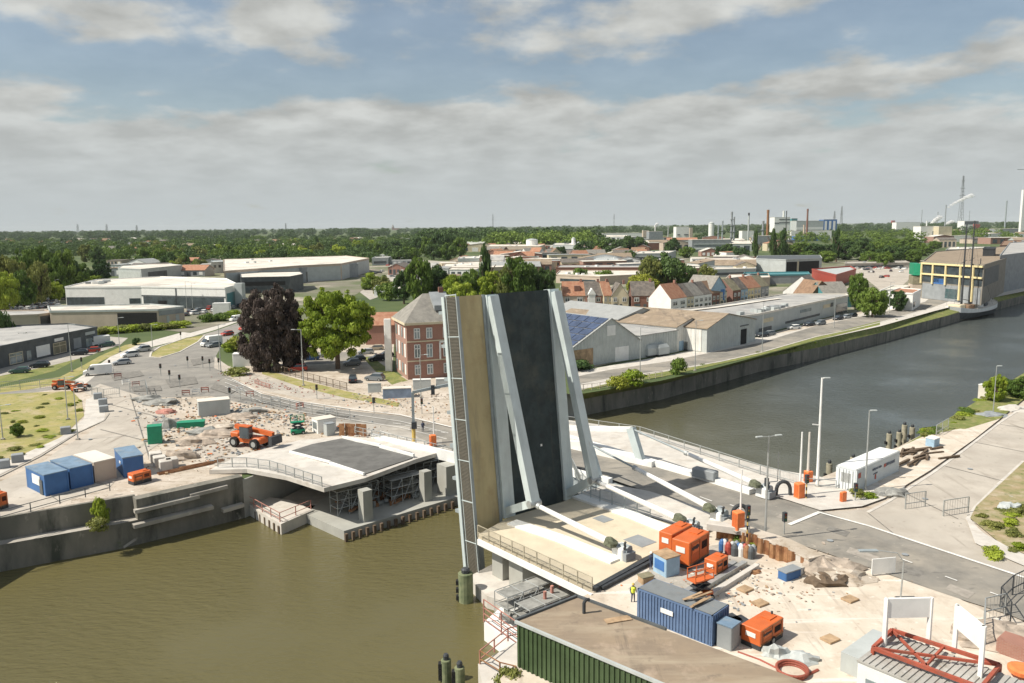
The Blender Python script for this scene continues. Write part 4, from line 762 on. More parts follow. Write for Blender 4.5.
# hedges and verge bushes
for x_, yf, h_, w__, c, l in ((128, 336, 1.6, 34, 'lime', 'lime green clipped hedge below the dark billboard'), ):
    for k in range(12): tree(G(102+k*7.2, 334-k*.55), 2.0, 5.4, 'bush', 'lime' if k % 3 else 'olive', 'clipped lime green bush in the hedge below the dark billboard', 'hedge bushes below the billboard', trunkf=.0, name='hedge_bush', cat='bush')
for x_, yf, h_, w_m, c, l in ((209, 322, 3, 5, 'green', 'round green bush beside the red and white sign box'), (222, 321, 3, 5, 'green', 'green bush right of the red and white sign box'), (232, 318, 2.5, 5, 'lime', 'lime bush by the dealership forecourt'), (237, 350, 3, 6, 'yellow', 'bright yellow-green shrub beside the red and white box van on the corner'), (228, 352, 2.2, 3, 'lime', 'small shrub left of the bright yellow-green one'),
        (102, 524, 2.8, 1.6, 'lime', 'shrub growing from the ledge of the old quay wall'), (99, 530, 1.2, 2.0, 'olive', 'lower shrub hanging at the foot of the quay stairs'), (677, 374, 3.0, 3.2, 'green', 'dark green bush beside the far quay road'), (632, 384, 2.4, 4.5, 'lime', 'lime green weeds on the edge of the far quay wall'), (620, 388, 2, 4, 'yellow', 'pale weeds left of the lime green weeds on the far quay'), (580, 370, 2, 6, 'dark', 'low dark bush at the foot of the solar roofed shed'),
        (22, 352, 5, 5, 'dark', 'dark tall bush at the left edge of the grey shop') , (3, 345, 8, 5, 'dark', 'dark narrow tree at the left edge before the grey shop'), (136, 345, 2, 2, 'dark', 'dark round shrub beside the hoarding by the street'), (236, 375, 1.5, 5, 'olive', 'dry bush below the red and white kiosk'), (858, 497, .8, 2.0, 'olive', 'weeds in front of the white container'), (871, 499, .7, 1.4, 'lime', 'small weeds right of the lamp post by the white container'), (508, 686, 1.2, 1.8, 'olive', 'bush at the bottom edge before the green shed'),
        (352, 363, 1.2, 2, 'lime', 'small bush in the car park under the lime tree')):
    z_ = -2.0 if 95 < x_ < 110 and yf > 500 else (-.9 if yf > 680 else 0); tree(G(x_, yf, z_), h_, w_m, 'bush', c, l, trunkf=.0, name='bush', cat='bush')
weeds = [(742, 545), (752, 548), (765, 551), (775, 553), (786, 556), (796, 560), (806, 563), (760, 546), (790, 553), (770, 548), (818, 566), (748, 541)]
for i, p in enumerate(weeds): tree(G(*p), .9, 1.5, 'bush', rnd.choice(['olive', 'green', 'lime']), 'scrubby weed growing along the top of the rusty sheet piles', 'weeds along the sheet piles', trunkf=0, name='weed', cat='weed')
for i in range(26):
    x_ = rnd.uniform(975, 1070); p = G(x_, rnd.uniform(max(470, 520-(x_-975)*.5), 560)); tree(p, rnd.uniform(.3, .8), rnd.uniform(.7, 1.7), 'bush', rnd.choice(['olive', 'olive', 'lime', 'olive']), 'weed tuft on the dry verge at the right edge', 'weed tufts on the right verge', trunkf=0, name='weed', cat='weed')
for i in range(34):
    x_ = rnd.uniform(-30, 84); p = G(x_, rnd.uniform(394, 460-max(0, x_-20)*.5)); tree(p, rnd.uniform(.2, .5), rnd.uniform(.6, 1.8), 'bush', rnd.choice(['olive', 'yellow', 'lime', 'olive']), 'weed tuft on the dry grass triangle at the left', 'weed tufts on the dry grass triangle', trunkf=0, name='weed', cat='weed')
for i in range(40):
    x_ = rnd.uniform(590, 1015); y_ = 392-(x_-590)*.222 if x_ < 812 else 343-(x_-812)*.262; p = G(x_, y_+1.5, -.9); tree(p, rnd.uniform(.4, 1.1), rnd.uniform(1, 2.8), 'bush', rnd.choice(['olive', 'lime', 'lime', 'green']), 'weed tuft along the far grass bank', 'weed tufts on the far grass bank', trunkf=0, name='weed', cat='weed')
for i in range(22):
    k = rnd.random(); p = G(915+k*105, 441-k*60+rnd.uniform(-2, 8)); tree(p, rnd.uniform(.3, .9), rnd.uniform(1., 2.4), 'bush', rnd.choice(['olive', 'green', 'lime']), 'weed tuft along the top of the right bank quay', 'weed tufts along the right quay', trunkf=0, name='weed', cat='weed')
# far woods: masses nobody could count
def woods(name, n, region, hr, colr, label, seed, zcell=10):
    q = random.Random(seed); b = MB()
    src = []
    for kind, vr in (('low', 0), ('low2', 1)):
        me = crown(kind, colr, vr); src.append(([tuple(v.co) for v in me.vertices][:], [tuple(p.vertices) for p in me.polygons]))
    thin = []
    for V, Fs in src:
        keep = Fs[::4]; used = sorted({i for f in keep for i in f}); mp = {j: i for i, j in enumerate(used)}
        thin.append(([V[j] for j in used], [tuple(mp[i] for i in f) for f in keep]))
    for i in range(n):
        x_, y_ = region(q); h_ = q.uniform(*hr); w__ = h_*q.uniform(.9, 1.6); V, Fs = q.choice(thin); a = q.random()*6.28; ca, sa = math.cos(a), math.sin(a); s_ = w__/2*1.25
        b.add([(x_+(v[0]*ca-v[1]*sa)*s_, y_+(v[0]*sa+v[1]*ca)*s_, v[2]*h_) for v in V], Fs)
    return tag(b.build(name, LF[colr]), label, 'woodland', kind='stuff')
def band(x0, x1, d0, d1):
    def f(q):
        d = d0*(d1/d0)**q.random(); x_ = q.uniform(x0, x1); return ((x_-512)/FPX*d, d)
    return f
woods('woodland', 330, band(-60, 420, 1000, 1700), (8, 15), 'dark', 'dark woodland mass beyond the houses on the left', 1)
woods('woodland', 480, band(-60, 1100, 1700, 3200), (9, 17), 'dark', 'distant dark woodland spread along the horizon', 2)
woods('woodland', 240, band(-60, 620, 1100, 2200), (9, 16), 'green', 'distant green woodland on the left half of the horizon', 3)
woods('woodland', 800, band(-80, 1120, 2800, 7500), (18, 31), 'dark', 'farthest hazy tree line on the horizon', 4)
woods('woodland', 70, band(420, 590, 1150, 1500), (20, 29), 'dark', 'tall dark woodland behind the white storage tank', 5)
woods('woodland', 50, band(490, 590, 1100, 1300), (17, 25), 'green', 'paler green wood above the white storage tank', 6)
woods('woodland', 130, band(760, 1100, 1250, 2000), (11, 18), 'green', 'green wood behind the white works buildings on the right', 7)
woods('woodland', 60, band(90, 300, 780, 1000), (8, 14), 'green', 'green wood beyond the grey warehouse on the left', 8)
woods('woodland', 70, band(190, 420, 720, 900), (8, 13), 'dark', 'dark hedge-like wood directly behind the long pale warehouse roofs', 9)

# ------------------------------------------------------------------ buildings
def wall_item(p, q, t0, t1, z0, z1, m, name, parent, out=.06, frame=None, o0=None):
    "window, door or sign lying on the wall from p to q (xy), proud of it by out"
    p, q = Vector((p[0], p[1], 0)), Vector((q[0], q[1], 0)); d = (q-p); L_ = d.length; d.normalize(); n_ = Vector((d.y, -d.x, 0))
    c = p+d*L_*(t0+t1)/2+n_*out/2; c.z = (z0+z1)/2; o0 = o0 or Vector((0, 0, 0)); c = c-o0
    o = MB().box((0, 0, 0), (L_*(t1-t0), out+.1, z1-z0)).build(name, m, parent, loc=c, rz=math.atan2(d.y, d.x))
    if frame:
        b = MB(); w_ = L_*(t1-t0)
        for xx in (-w_/2, w_/2, 0): b.box((xx, -out/2-.06, 0), (.14, .08, z1-z0+.1))
        for zz_ in (-(z1-z0)/2, (z1-z0)/2, (z1-z0)*.2): b.box((0, -out/2-.06, zz_), (w_+.14, .08, .14))
        b.build('frame', frame, o)
    return o
def block(name, px, h, wm, rm, label, cat='building', items=(), parapet=.4, over=.0, z0=0, roof_items=(), parapet_m=None):
    "flat-roofed building from its roof outline traced at height h (list of px, counterclockwise seen from above starting at front left)"
    P_ = [G(p[0], p[1], h) for p in px]
    ar = sum(P_[i].x*P_[(i+1) % len(P_)].y-P_[(i+1) % len(P_)].x*P_[i].y for i in range(len(P_)))
    c0 = Vector((P_[0].x, P_[0].y, 0)); t = thing(name, label, cat, c0); L_ = [(p.x-c0.x, p.y-c0.y) for p in P_]
    if ar < 0: print('CW', label)
    b = MB(); b.prism(L_, z0, h-.02); b.build('wall', wm, t)
    cx_ = sum(p[0] for p in L_)/len(L_); cy_ = sum(p[1] for p in L_)/len(L_)
    b = MB(); b.prism([(p[0]+(cx_-p[0])*.004, p[1]+(cy_-p[1])*.004) for p in L_], h-.1, h+.05); r = b.build('roof', rm, t)
    if parapet:
        b = MB()
        for i in range(len(L_)):
            a, c = Vector((*L_[i], h+parapet/2-.1)), Vector((*L_[(i+1) % len(L_)], h+parapet/2-.1)); b.bar(a, c, .35, parapet+.2)
        b.build('parapet', parapet_m or wm, t)
    for it in items:
        e, t0, t1, za, zb, m = it[:6]; nm = it[6] if len(it) > 6 else 'window'; fr = it[7] if len(it) > 7 else None
        wall_item(L_[e], L_[(e+1) % len(L_)], t0, t1, za, zb, m, nm, t, frame=fr)
    q = random.Random(hash_(label))
    for k in range(roof_items if isinstance(roof_items, int) else 0):
        u, v = q.uniform(.2, .8), q.uniform(.2, .8); n_ = len(L_)
        a, b_, c, d = L_[0], L_[1], L_[n_//2], L_[-1]
        x_ = a[0]+(b_[0]-a[0])*u+(d[0]-a[0])*v; y_ = a[1]+(b_[1]-a[1])*u+(d[1]-a[1])*v
        MB().box((x_, y_, h+.5), (q.uniform(1, 3), q.uniform(1, 2.5), 1.0), q.random()).build('roof_unit', q.choice([LGREY, WHITE, MGREY]), t)
    return t
def gable(name, c0, rz, w__, d_, h, rise, wm, rm, label, cat='house', ridge='x', over=.3, group=None, items=(), chim=None, z0=0, asym=.5, roofname='roof'):
    "pitched house: local x along its front, y away; ridge along x or y"
    t = thing(name, label, cat, Vector((c0[0], c0[1], 0)), rz, group); b = MB()
    b.prism([(0, 0), (w__, 0), (w__, d_), (0, d_)], z0, h)
    th = .18
    if ridge == 'x':
        b.add([(0, 0, h), (0, d_, h), (0, d_*asym, h+rise), (w__, 0, h), (w__, d_, h), (w__, d_*asym, h+rise)], [(0, 2, 1), (3, 4, 5)])
        r = MB(); f = over*rise/(d_*asym)
        r.hexa([(-over, -over, h-f), (w__+over, -over, h-f), (w__+over, d_*asym, h+rise), (-over, d_*asym, h+rise)]+[(-over, -over, h-f+th), (w__+over, -over, h-f+th), (w__+over, d_*asym, h+rise+th), (-over, d_*asym, h+rise+th)])
        r.hexa([(-over, d_*asym, h+rise), (w__+over, d_*asym, h+rise), (w__+over, d_+over, h-f), (-over, d_+over, h-f)]+[(-over, d_*asym, h+rise+th), (w__+over, d_*asym, h+rise+th), (w__+over, d_+over, h-f+th), (-over, d_+over, h-f+th)])
    else:
        m_ = w__*asym; b.add([(0, 0, h), (w__, 0, h), (m_, 0, h+rise), (0, d_, h), (w__, d_, h), (m_, d_, h+rise)], [(0, 1, 2), (4, 3, 5)])
        r = MB(); f = over*rise/m_; f2 = over*rise/(w__-m_)
        r.hexa([(-over, -over, h-f), (m_, -over, h+rise), (m_, d_+over, h+rise), (-over, d_+over, h-f)]+[(-over, -over, h-f+th), (m_, -over, h+rise+th), (m_, d_+over, h+rise+th), (-over, d_+over, h-f+th)])
        r.hexa([(m_, -over, h+rise), (w__+over, -over, h-f2), (w__+over, d_+over, h-f2), (m_, d_+over, h+rise)]+[(m_, -over, h+rise+th), (w__+over, -over, h-f2+th), (w__+over, d_+over, h-f2+th), (m_, d_+over, h+rise+th)])
    b.build('wall', wm, t); rf = r.build(roofname, rm, t)
    if chim:
        c = MB(); c.box((w__*chim, d_*.5, h+rise+.3), (.9, .7, 1.6)); c.build('chimney', BRICK, rf)
    E_ = [((0, 0), (w__, 0)), ((w__, 0), (w__, d_)), ((w__, d_), (0, d_)), ((0, d_), (0, 0))]
    for it in items:
        e_, t0, t1, za, zb, m = it[:6]; nm = it[6] if len(it) > 6 else 'window'; fr = it[7] if len(it) > 7 else None
        wall_item(E_[e_][0], E_[e_][1], t0, t1, za, zb, m, nm, t, frame=fr)
    return t
def pxline(p, q, z=0): a, c = G(*p, z), G(*q, z); return a, ang((a.x, a.y), (c.x, c.y)), Vector((c.x-a.x, c.y-a.y)).length

# brick house with hipped slate roof
a_, rz_, w__ = pxline((408, 380), (470, 377)); w__ = 15.5; d_ = 12.5; H_ = 12.3
bh = thing('brick_house', 'three storey red brick house with hipped slate roof, left of the raised bridge', 'house', a_, R(20))
MB().prism([(0, 0), (w__, 0), (w__, d_), (0, d_)], 0, H_).build('wall', BRICK, bh)
b = MB(); o_ = .5; b.add([(-o_, -o_, H_), (w__+o_, -o_, H_), (w__+o_, d_+o_, H_), (-o_, d_+o_, H_), (5.2, d_/2, H_+5.6), (w__-5.2, d_/2, H_+5.6)], [(0, 1, 5, 4), (2, 3, 4, 5), (3, 0, 4), (1, 2, 5), (3, 2, 1, 0)]); rf = b.build('roof', SLATE, bh)
MB().prism([(-o_-.05, -o_-.05), (w__+o_+.05, -o_-.05), (w__+o_+.05, d_+o_+.05), (-o_-.05, d_+o_+.05)], H_-.5, H_+.03).build('cornice', CREAM, bh)
b = MB(); b.hexa([(6.6, 1.6, H_+2.2), (10.4, 1.6, H_+2.2), (10.4, 6.2, H_+5.2), (6.6, 6.2, H_+5.2), (6.6, 1.6, H_+3.3), (10.4, 1.6, H_+3.3), (10.4, 6.2, H_+5.9), (6.6, 6.2, H_+5.9)]); b.build('dormer', MGREY, rf)
MB().box((9.3, 6.2, H_+6.1), (1.0, .8, 1.6)).build('chimney', BRICKD, rf)
for zz_ in (4.0, 8.2): MB().box((w__/2, -.04, zz_), (w__+.1, .12, .25)).build('string_course', CREAM, bh)
for i, xx in enumerate((2.2, 4.9, 8.6, 11.4, 13.7)):
    for k, (z0_, z1_) in enumerate(((1.0, 3.1), (4.7, 7.5), (8.8, 11.0))):
        wall_item((0, 0), (w__, 0), (xx-.6)/w__, (xx+.6)/w__, z0_, z1_, GLASSL, 'window', bh, out=.04, frame=WHITE)
for i in range(4):
    for k, (z0_, z1_) in enumerate(((.9, 3.1), (4.7, 7.5), (8.8, 11.0))):
        wall_item((0, d_), (0, 0), .12+i*.23, .12+i*.23+.1, z0_, z1_, WHITE if i % 2 else GLASSL, 'window', bh, out=.04)
b = MB(); b.box((8.6, -.16, 7.9), (3.0, .25, .4)); b.box((7.2, -.16, 6.0), (.35, .25, 3.8)); b.box((10.0, -.16, 6.0), (.35, .25, 3.8)); b.build('portal_frame', WHITE, bh)
tag(MB().box((0, 0, 6), (1.6, .6, 12), 0, .1).build('service_tower', WHITE, loc=G(389, 371)), 'tall narrow white service panel against the left side of the brick house', 'panel')
gable('red_roof_annex', G(366, 345), R(5), 13, 9, 5.5, 3, BRICK, REDT, 'low brick annex with red tiles half hidden behind the lime tree', ridge='x', items=((0, .7, .8, 2, 4, GLASS),))

# warehouses on the far quay
a_, rz_, w__ = pxline((571, 369), (640, 358.5)); print('W1', w__)
gable('solar_warehouse', a_, rz_, w__, 34, 4.6, 6.0, SHEET, SHEETROOF, 'pale grey gabled shed with solar panels on its left roof slope', 'warehouse', ridge='y', asym=.56,
      items=((0, .02, .30, .1, 4.2, WOOD, 'timber_cladding'), (0, .62, .82, .1, 3.6, WHITE, 'roller_door'), (0, .5, .62, 6.6, 9.0, WHITE, 'round_sign')))
ws = [o for o in bpy.data.objects if o.name.startswith('solar_warehouse')][0]; rr_ = [o for o in ws.children if o.name.startswith('roof')][0]
m_ = w__*.56; sl_ = math.atan2(6.0, m_); n_pan = 0
for i in range(5):
    for j in range(10):
        u = (i+.5)/5.3+.02; b = MB(); b.box((0, 0, 0), (m_/5.3/math.cos(sl_)-.25, 3.0, .08)); o = b.build('solar_panel', SOLAR, rr_); o.location = (m_*u, 1.8+j*3.25, 4.6+6.0*u+.32); o.rotation_euler = (0, -sl_, 0)
a2_, rz2, w2_ = pxline((640, 358.5), (677, 352)); gable('low_shed', a2_, rz2, w2_, 24, 5.6, .4, SHEET, FLATR, 'low flat grey shed linking the solar shed and the white warehouse', 'warehouse', items=((0, .45, .55, .1, 2.6, DGREY, 'door'),))
a2_, rz2, w2_ = pxline((620, 331), (664, 329.5)); gable('grey_gable_shed', G(618, 345), rz_, 19, 30, 7.0, 2.4, LGREY, SHEETROOF, 'grey shed with shallow twin gable behind the low flat shed', 'warehouse', ridge='y')
a_, rzw, w__ = pxline((706.5, 353), (755, 341.5)); dv = (G(677, 351)-a_); dpt = dv.length; print('W2', w__, dpt)
gable('white_warehouse', a_, rzw, w__, 30, 6.2, 2.9, SHEET, BROWNR, 'white and grey warehouse with brown roof and dark open door', 'warehouse', ridge='y', asym=.4, items=((0, .68, .80, .1, 4.2, BLACK, 'door'), (0, .66, .84, 5.0, 5.3, DGREY, 'door_canopy'), (3, .05, .95, .3, 5.9, SHEETW, 'white_wall_panel'), (3, .75, .82, .1, 2.4, DGREY, 'side_door')))
gable('brown_roof_hall', G(676, 352), rzw, 14, 40, 6.4, 1.6, SHEETW, BROWNR, 'wide brown roofed hall just left of the white warehouse', 'warehouse', ridge='y', items=((0, .1, .25, .1, 2.6, LBLUE, 'door'), (0, .6, .66, .1, 2.2, DGREY, 'door')))
for i, (x_, y_) in enumerate(((648, 358), (659, 357))):
    t = thing('covered_trailer', 'left of two pale tarpaulin covered trailers by the low grey shed' if i == 0 else 'right of two pale tarpaulin covered trailers by the low grey shed', 'trailer', G(x_, y_), rz_)
    b = MB(); b.prism([(0, 0), (3.8, 0), (3.8, 2.4), (0, 2.4)], .5, 2.2); b.hexa([(0, 0, 2.2), (3.8, 0, 2.2), (3.8, 2.4, 2.2), (0, 2.4, 2.2), (.4, .5, 3.0), (3.4, .5, 3.0), (3.4, 1.9, 3.0), (.4, 1.9, 3.0)]); b.build('tarpaulin', LGREY, t)
    MB().box((1.9, 1.2, .4), (3.6, 2.0, .3)).build('chassis', DARKM, t)
block('long_office', [(757, 315), (823, 301), (848, 296), (846, 294.5), (786, 294.5), (770, 297), (716, 306), (690, 309), (650, 311), (642, 316), (706, 321)], 6.0, LGREY, FLATR, 'long low grey office building with flat roof and strip windows along the quay road', items=((0, .08, .22, 3.2, 4.4, CREAM), (0, .4, .95, 1.3, 2.0, DGREY), (0, .62, .8, 3.6, 4.6, GLASSL), (1, .02, .28, 3.4, 4.6, CREAM), (1, .3, .4, 3.4, 4.8, DGREY), (1, .52, .97, .2, 3.8, GLASS), (0, .03, .2, .1, 1.8, DGREY, 'door')), roof_items=14, parapet_m=FLATP)
strip('roof_edge', [tuple(G(640, 311, 6.6)), tuple(G(722, 317, 6.6))], 1.2, FLATP, z=6.9, world=True, label='long pale parapet across the warehouse roofs', cat='parapet')
strip('roof_edge', [tuple(G(690, 310, 6.4)), tuple(G(716, 307, 6.4)), tuple(G(780, 298, 6.4))], 2.0, FLATP, z=6.35, world=True, label='pale roof walkway crossing the long office roof', cat='parapet')

# terraced houses
WIN2 = lambda w_, up=True: [(0, .12, .38, 3.2, 4.6, GLASS, 'window', WHITE), (0, .6, .86, 3.2, 4.6, GLASS, 'window', WHITE), (0, .12, .45, .9, 2.3, GLASS), (0, .62, .84, 0, 2.3, DGREY, 'door')]
row = [(671, 687, WHITE, REDT, 'white terraced house with red tiled roof at the left end of the row'), (687, 694, CREAM, DARKT, 'narrow cream terraced house with dark roof next to the white end house'), (694, 704, WHITE, SLATE, 'white terraced house with grey slate roof, third of the row'),
       (704, 712, WHITE, DARKT, 'whitish terraced house with dark roof in the middle of the row'), (712, 720, BRICKD, BROWNT, 'dark red terraced house with brown-red roof'), (720, 727, CREAM, DARKT, 'cream terraced house with dark roof left of the tall blue gable')]
row2 = [(733, 741, BRICKD, OLIVET, 'dark brick walled terraced house with olive roof right of the tall blue gable'), (741, 748, LBLUE, DARKT, 'blue terraced house with dark roof'), (748, 754, PYEL, REDT, 'yellow terraced house with red roof near the right end'), (754, 761, CREAM, REDT, 'cream terraced house with bright red roof'), (761, 769, MGREY, OLIVET, 'grey terraced house with mossy roof at the right end of the row')]
def eave_y(x_): return 299.5-(x_-671)*.138
for k, (x0, x1, wm, rm, l) in enumerate(row+row2):
    a_, c_ = G(x0, eave_y(x0), 5.6), G(x1, eave_y(x1), 5.6); rz_ = ang((a_.x, a_.y), (c_.x, c_.y)); w_ = (c_-a_).length
    gable('terraced_house', a_, rz_, w_-.05, 9.5, 5.6, 4.6 if k else 5.2, wm, rm, l, ridge='x', over=.02, group='terraced houses behind the warehouses', items=WIN2(w_)[:2 if w_ < 3.5 else 4], chim=.9 if k % 2 == 0 else None)
a_, c_ = G(709, 300, 4), G(732, 298, 4); gable('blue_gable_house', G(711, 293.5, 5.6), ang((a_.x, a_.y), (c_.x, c_.y))+.1, 9.5, 12, 7.5, 4.6, LBLUE, SLATE, 'tall pale blue house with plain gable rising over the terraced row', ridge='y', group='terraced houses behind the warehouses', items=((0, .66, .92, 2.5, 6.8, BLUE, 'shutter'),))
row3 = [(563, 585, TANW, REDT, 'x', 'house with red tiled roof and dormer just right of the raised leaf'), (586, 602, BRICK, DARKT, 'x', 'brick house with dark solar covered roof and white bay'), (604, 612, CREAM, REDT, 'x', 'narrow cream house with red tiled roof between two larger ones'), (612, 628, CREAM, DARKT, 'y', 'cream gable fronted house facing the river'), (632, 655, BRICKD, DARKT, 'x', 'dark brick house with grey slate roof at the end of the detached row')]
for x0, x1, wm, rm, rg, l in row3:
    a_, c_ = G(x0, 295.5, 5.6), G(x1, 295.2, 5.6); rz_ = ang((a_.x, a_.y), (c_.x, c_.y))-.04; w_ = (c_-a_).length
    h_ = gable('house', a_, rz_, w_, 9, 5.6, 5.0 if rg == 'x' else 4.5, wm, rm, l, ridge=rg, over=.25, items=[(0, .1, .3, 3.2, 4.8, GLASS, 'window', WHITE), (0, .65, .88, 3.2, 4.8, GLASS, 'window', WHITE), (0, .1, .35, .8, 2.4, GLASS), (0, .5, .62, 0, 2.3, DGREY, 'door')], chim=.85)
    if x0 == 563: MB().box((w_*.65, 2.4, 8.2), (2.2, 2.6, 2.0)).build('dormer', BRICKD, h_)
    if x0 == 586: b = MB(); b.box((w_*.35, -.5, 3), (2.6, 1.0, 6)); b.build('bay_window', WHITE, h_); MB().add([(w_*.35-1.6, -1.2, 6), (w_*.35+1.6, -1.2, 6), (w_*.35, -1.2, 8.4), (w_*.35-1.6, 2.6, 6), (w_*.35+1.6, 2.6, 6), (w_*.35, 2.6, 8.4)], [(0, 1, 2), (1, 4, 5, 2), (0, 2, 5, 3)]).build('bay_gable', WHITE, h_)
a_ = G(783, 294, 4.5); a_ = G(783, 289.5, 4.5); gable('white_gable_house', a_, R(-32), 15, 14, 3.6, 6.6, WHITE, DARKT, 'white triangular gable house at the end of the office roof', ridge='y', over=.05)
gable('brown_roof_house', G(811, 297, 4), R(12), 12, 12, 4.8, 5.2, BROWNT, BROWNT, 'house with steep plain brown roof right of the white gable', ridge='y', asym=.35)
gable('slate_house', G(826, 298, 4), R(12), 11, 14, 4.5, 5.0, TEAL, SLATE, 'dark teal shed with grey slate roof before the trees', ridge='x')

# centre and right middle distance
block('open_hangar', [(756, 259), (786, 260), (822, 258.5), (820, 255.5), (758, 256)], 9.5, LGREY, DGREY, 'grey industrial hangar with two dark open bays', items=((1, .02, .30, .3, 8.2, BLACK, 'open_bay'), (1, .36, .92, .3, 8.2, BLACK, 'open_bay'), (1, .31, .35, .3, 8.4, CREAM, 'pillar')))
block('red_hall', [(812, 270), (836, 276), (856, 270), (850, 267)], 5.5, RED, LGREY, 'red walled hall with pale roof behind the brown roofed house', parapet=.8)
block('teal_roof_hall', [(742, 276), (810, 275), (808, 272.5), (745, 273)], 4.5, MGREY, TEAL, 'long low hall with teal roof edge in front of the open hangar', parapet=.6, parapet_m=TEAL)
block('cube_house', [(883, 299), (905, 302), (921, 291), (903, 288)], 0.1, WHITE, CONC, 'x') if 0 else None
block('white_cube_building', [(888, 292.5), (913, 294), (921, 290), (900, 288.5)], 6.2, WHITE, REDT, 'white cube shaped building with red flat roof beside the road bend', items=((1, .1, .3, 1, 3, GLASS),))
block('white_low_building', [(880, 291), (898, 289.5), (912, 286), (893, 286)], 4.0, WHITE, FLATP, 'low white roofed building behind the white cube building')
yb = block('cultural_hall', [(923, 262), (984, 265.5), (1008, 258), (1060, 252), (1060, 243), (1000, 247), (936, 252)], 15.5, mat('brown_grey_cladding', (.25, .23, .195), .8, .12, .4), BROWNR, 'large hall with pale yellow frames and dark glazing above the moored ship', items=((0, .01, .99, 7.3, 14.4, GLASS, 'window'), (0, .02, .98, .2, 6.6, MGREY, 'mesh_screen'), (0, .42, .66, 1.2, 5.2, TEAL, 'door'), (1, .05, .6, 7, 14, DGREY), (0, .2, .43, 6.8, 9.0, BLUE, 'banner'), (2, .1, .9, 7, 13, MGREY), (2, .05, .9, .5, 5, DGREY)))
L0, L1 = [G(*p, 15.5)-G(923, 262, 15.5) for p in ((923, 262), (984, 265.5))]; b = MB(); L0.z = L1.z = 0; nn = (L1-L0).normalized(); nn = Vector((nn.y, -nn.x, 0))*.5
for t_ in (.0, .2, .42, .66, .86): q = L0.lerp(L1, t_)+nn; b.bar(q+Vector((0, 0, 6.6 if t_ < .6 else 1)), q+Vector((0, 0, 15.3)), .5, .8)
for z_ in (15.0, 10.6): b.bar(L0+nn+Vector((0, 0, z_)), L0.lerp(L1, 1)+nn+Vector((0, 0, z_)), .5, .7)
b.build('yellow_frame', PYEL, yb)
block('roof_box', [(983, 249), (995, 249), (996, 247.5), (985, 247.5)], 19, DARKM, DARKM, 'black box standing on the roof of the yellow framed hall', z0=15.5)
for i, (x0, x1, y_, m, z0_, z1_, l) in enumerate(((912, 919, 297, GREENP, 9.5, 14.5, 'green top panel of the coloured tower'), (918, 926, 297, RED, 8.5, 12.5, 'red panel of the coloured tower'), (912, 926, 297, LF and OLIVET, 5.5, 9.0, 'light green middle panel of the coloured tower'), (912, 926, 297, TANW, 0, 5.4, 'tan lower part of the coloured tower left of the yellow framed hall'))):
    a_, c_ = G(x0, y_), G(x1, y_+.3); b = MB(); b.prism([(0, 0), (c_.x-a_.x, c_.y-a_.y), (c_.x-a_.x+3, c_.y-a_.y+10), (3, 10)], z0_, z1_); tag(b.build('stacked_container', m, loc=a_), l, 'container')
block('grey_hall', [(1000, 256), (1060, 249), (1060, 240), (1010, 243)], 17, MGREY, FLATR, 'big grey hall at the right edge behind the ship')

# left hand retail buildings
block('grey_shop', [(-40, 357), (0, 347.5), (69, 333.5), (97, 328), (68, 324.5), (0, 327), (-40, 332)], 5.0, DGREY, FLATR, 'dark grey shop with flat roof and display windows at the left edge', items=((1, .10, .28, .4, 3.0, GLASSL, 'display_window', CREAM), (1, .48, .68, .6, 3.4, WHITE, 'poster'), (1, .34, .4, .4, 2.8, GLASSL), (1, .73, .93, .4, 3.2, OLIVET, 'display_window', CREAM), (1, .76, .9, 3.6, 4.4, WHITE, 'sign'), (2, .12, .38, .6, 3.4, MGREY, 'display_window'), (2, .55, .95, .4, 2.6, GLASSL, 'display_window'), (2, .55, .9, 3.6, 4.4, LGREY, 'sign')), roof_items=6)
block('tan_store', [(-30, 318), (38, 315.5), (57, 313), (45, 311), (-30, 312)], 4.6, TANW, FLATR, 'low tan store with grey roof behind the dark grey shop', items=((1, .1, .8, .5, 4.2, DGREY, 'panel'),), parapet=.5)
tb = block('billboard_store', [(50, 312), (158, 310.5), (184, 307.5), (150, 305), (48, 307)], 5.6, TANW, FLATP, 'long tan store with a dark billboard on its front', items=((0, .62, .985, .6, 4.9, BLACK, 'billboard'), (1, .3, .4, .3, 3.5, LGREY, 'flag_panel'), (1, .65, .78, .3, 3.5, LGREY, 'flag_panel'), (1, .02, .98, 3.8, 5.4, MGREY, 'grey_cladding')), parapet=.5, parapet_m=LGREY)
a_, c_ = G(137, 316.5, 3), G(141, 316.5, 3)
b = MB(); b.lump((0, 0, 0), (1.3, .12, 1.5), 4, rough=.5); o = b.build('billboard_picture', PINK, tb); o.matrix_world = Matrix.Translation(G(138.5, 317.2, 2.6)+Vector((0, -1.2, 0)))
db = block('car_dealership', [(65, 287.5), (104, 287.3), (141, 287), (225, 288.5), (238, 285), (226, 279), (160, 277), (97, 280)], 8.7, WHITE, FLATP, 'long white car dealership with glazed showroom front', items=((0, .02, .98, .2, 4.6, GLASS, 'showroom_glass'), (1, .66, .96, .2, 4.0, GLASS, 'open_door'), (2, .02, .98, .2, 4.8, GLASS, 'showroom_glass'), (2, .0, 1.0, 4.9, 5.4, DGREY, 'canopy_edge'), (2, .415, .43, .2, 8.5, DGREY, 'joint'), (3, .1, .95, .2, 6.5, TEAL, 'showroom_glass'), (2, .2, .31, 1.0, 3.2, BLACK, 'door')), roof_items=10)
b = MB(); b.box((0, 0, 0), (9, .3, .9)); o = b.build('fascia_sign', DGREY, db); o.matrix_world = Matrix.Translation(G(214, 291, 7)+Vector((0, -.9, 0)))
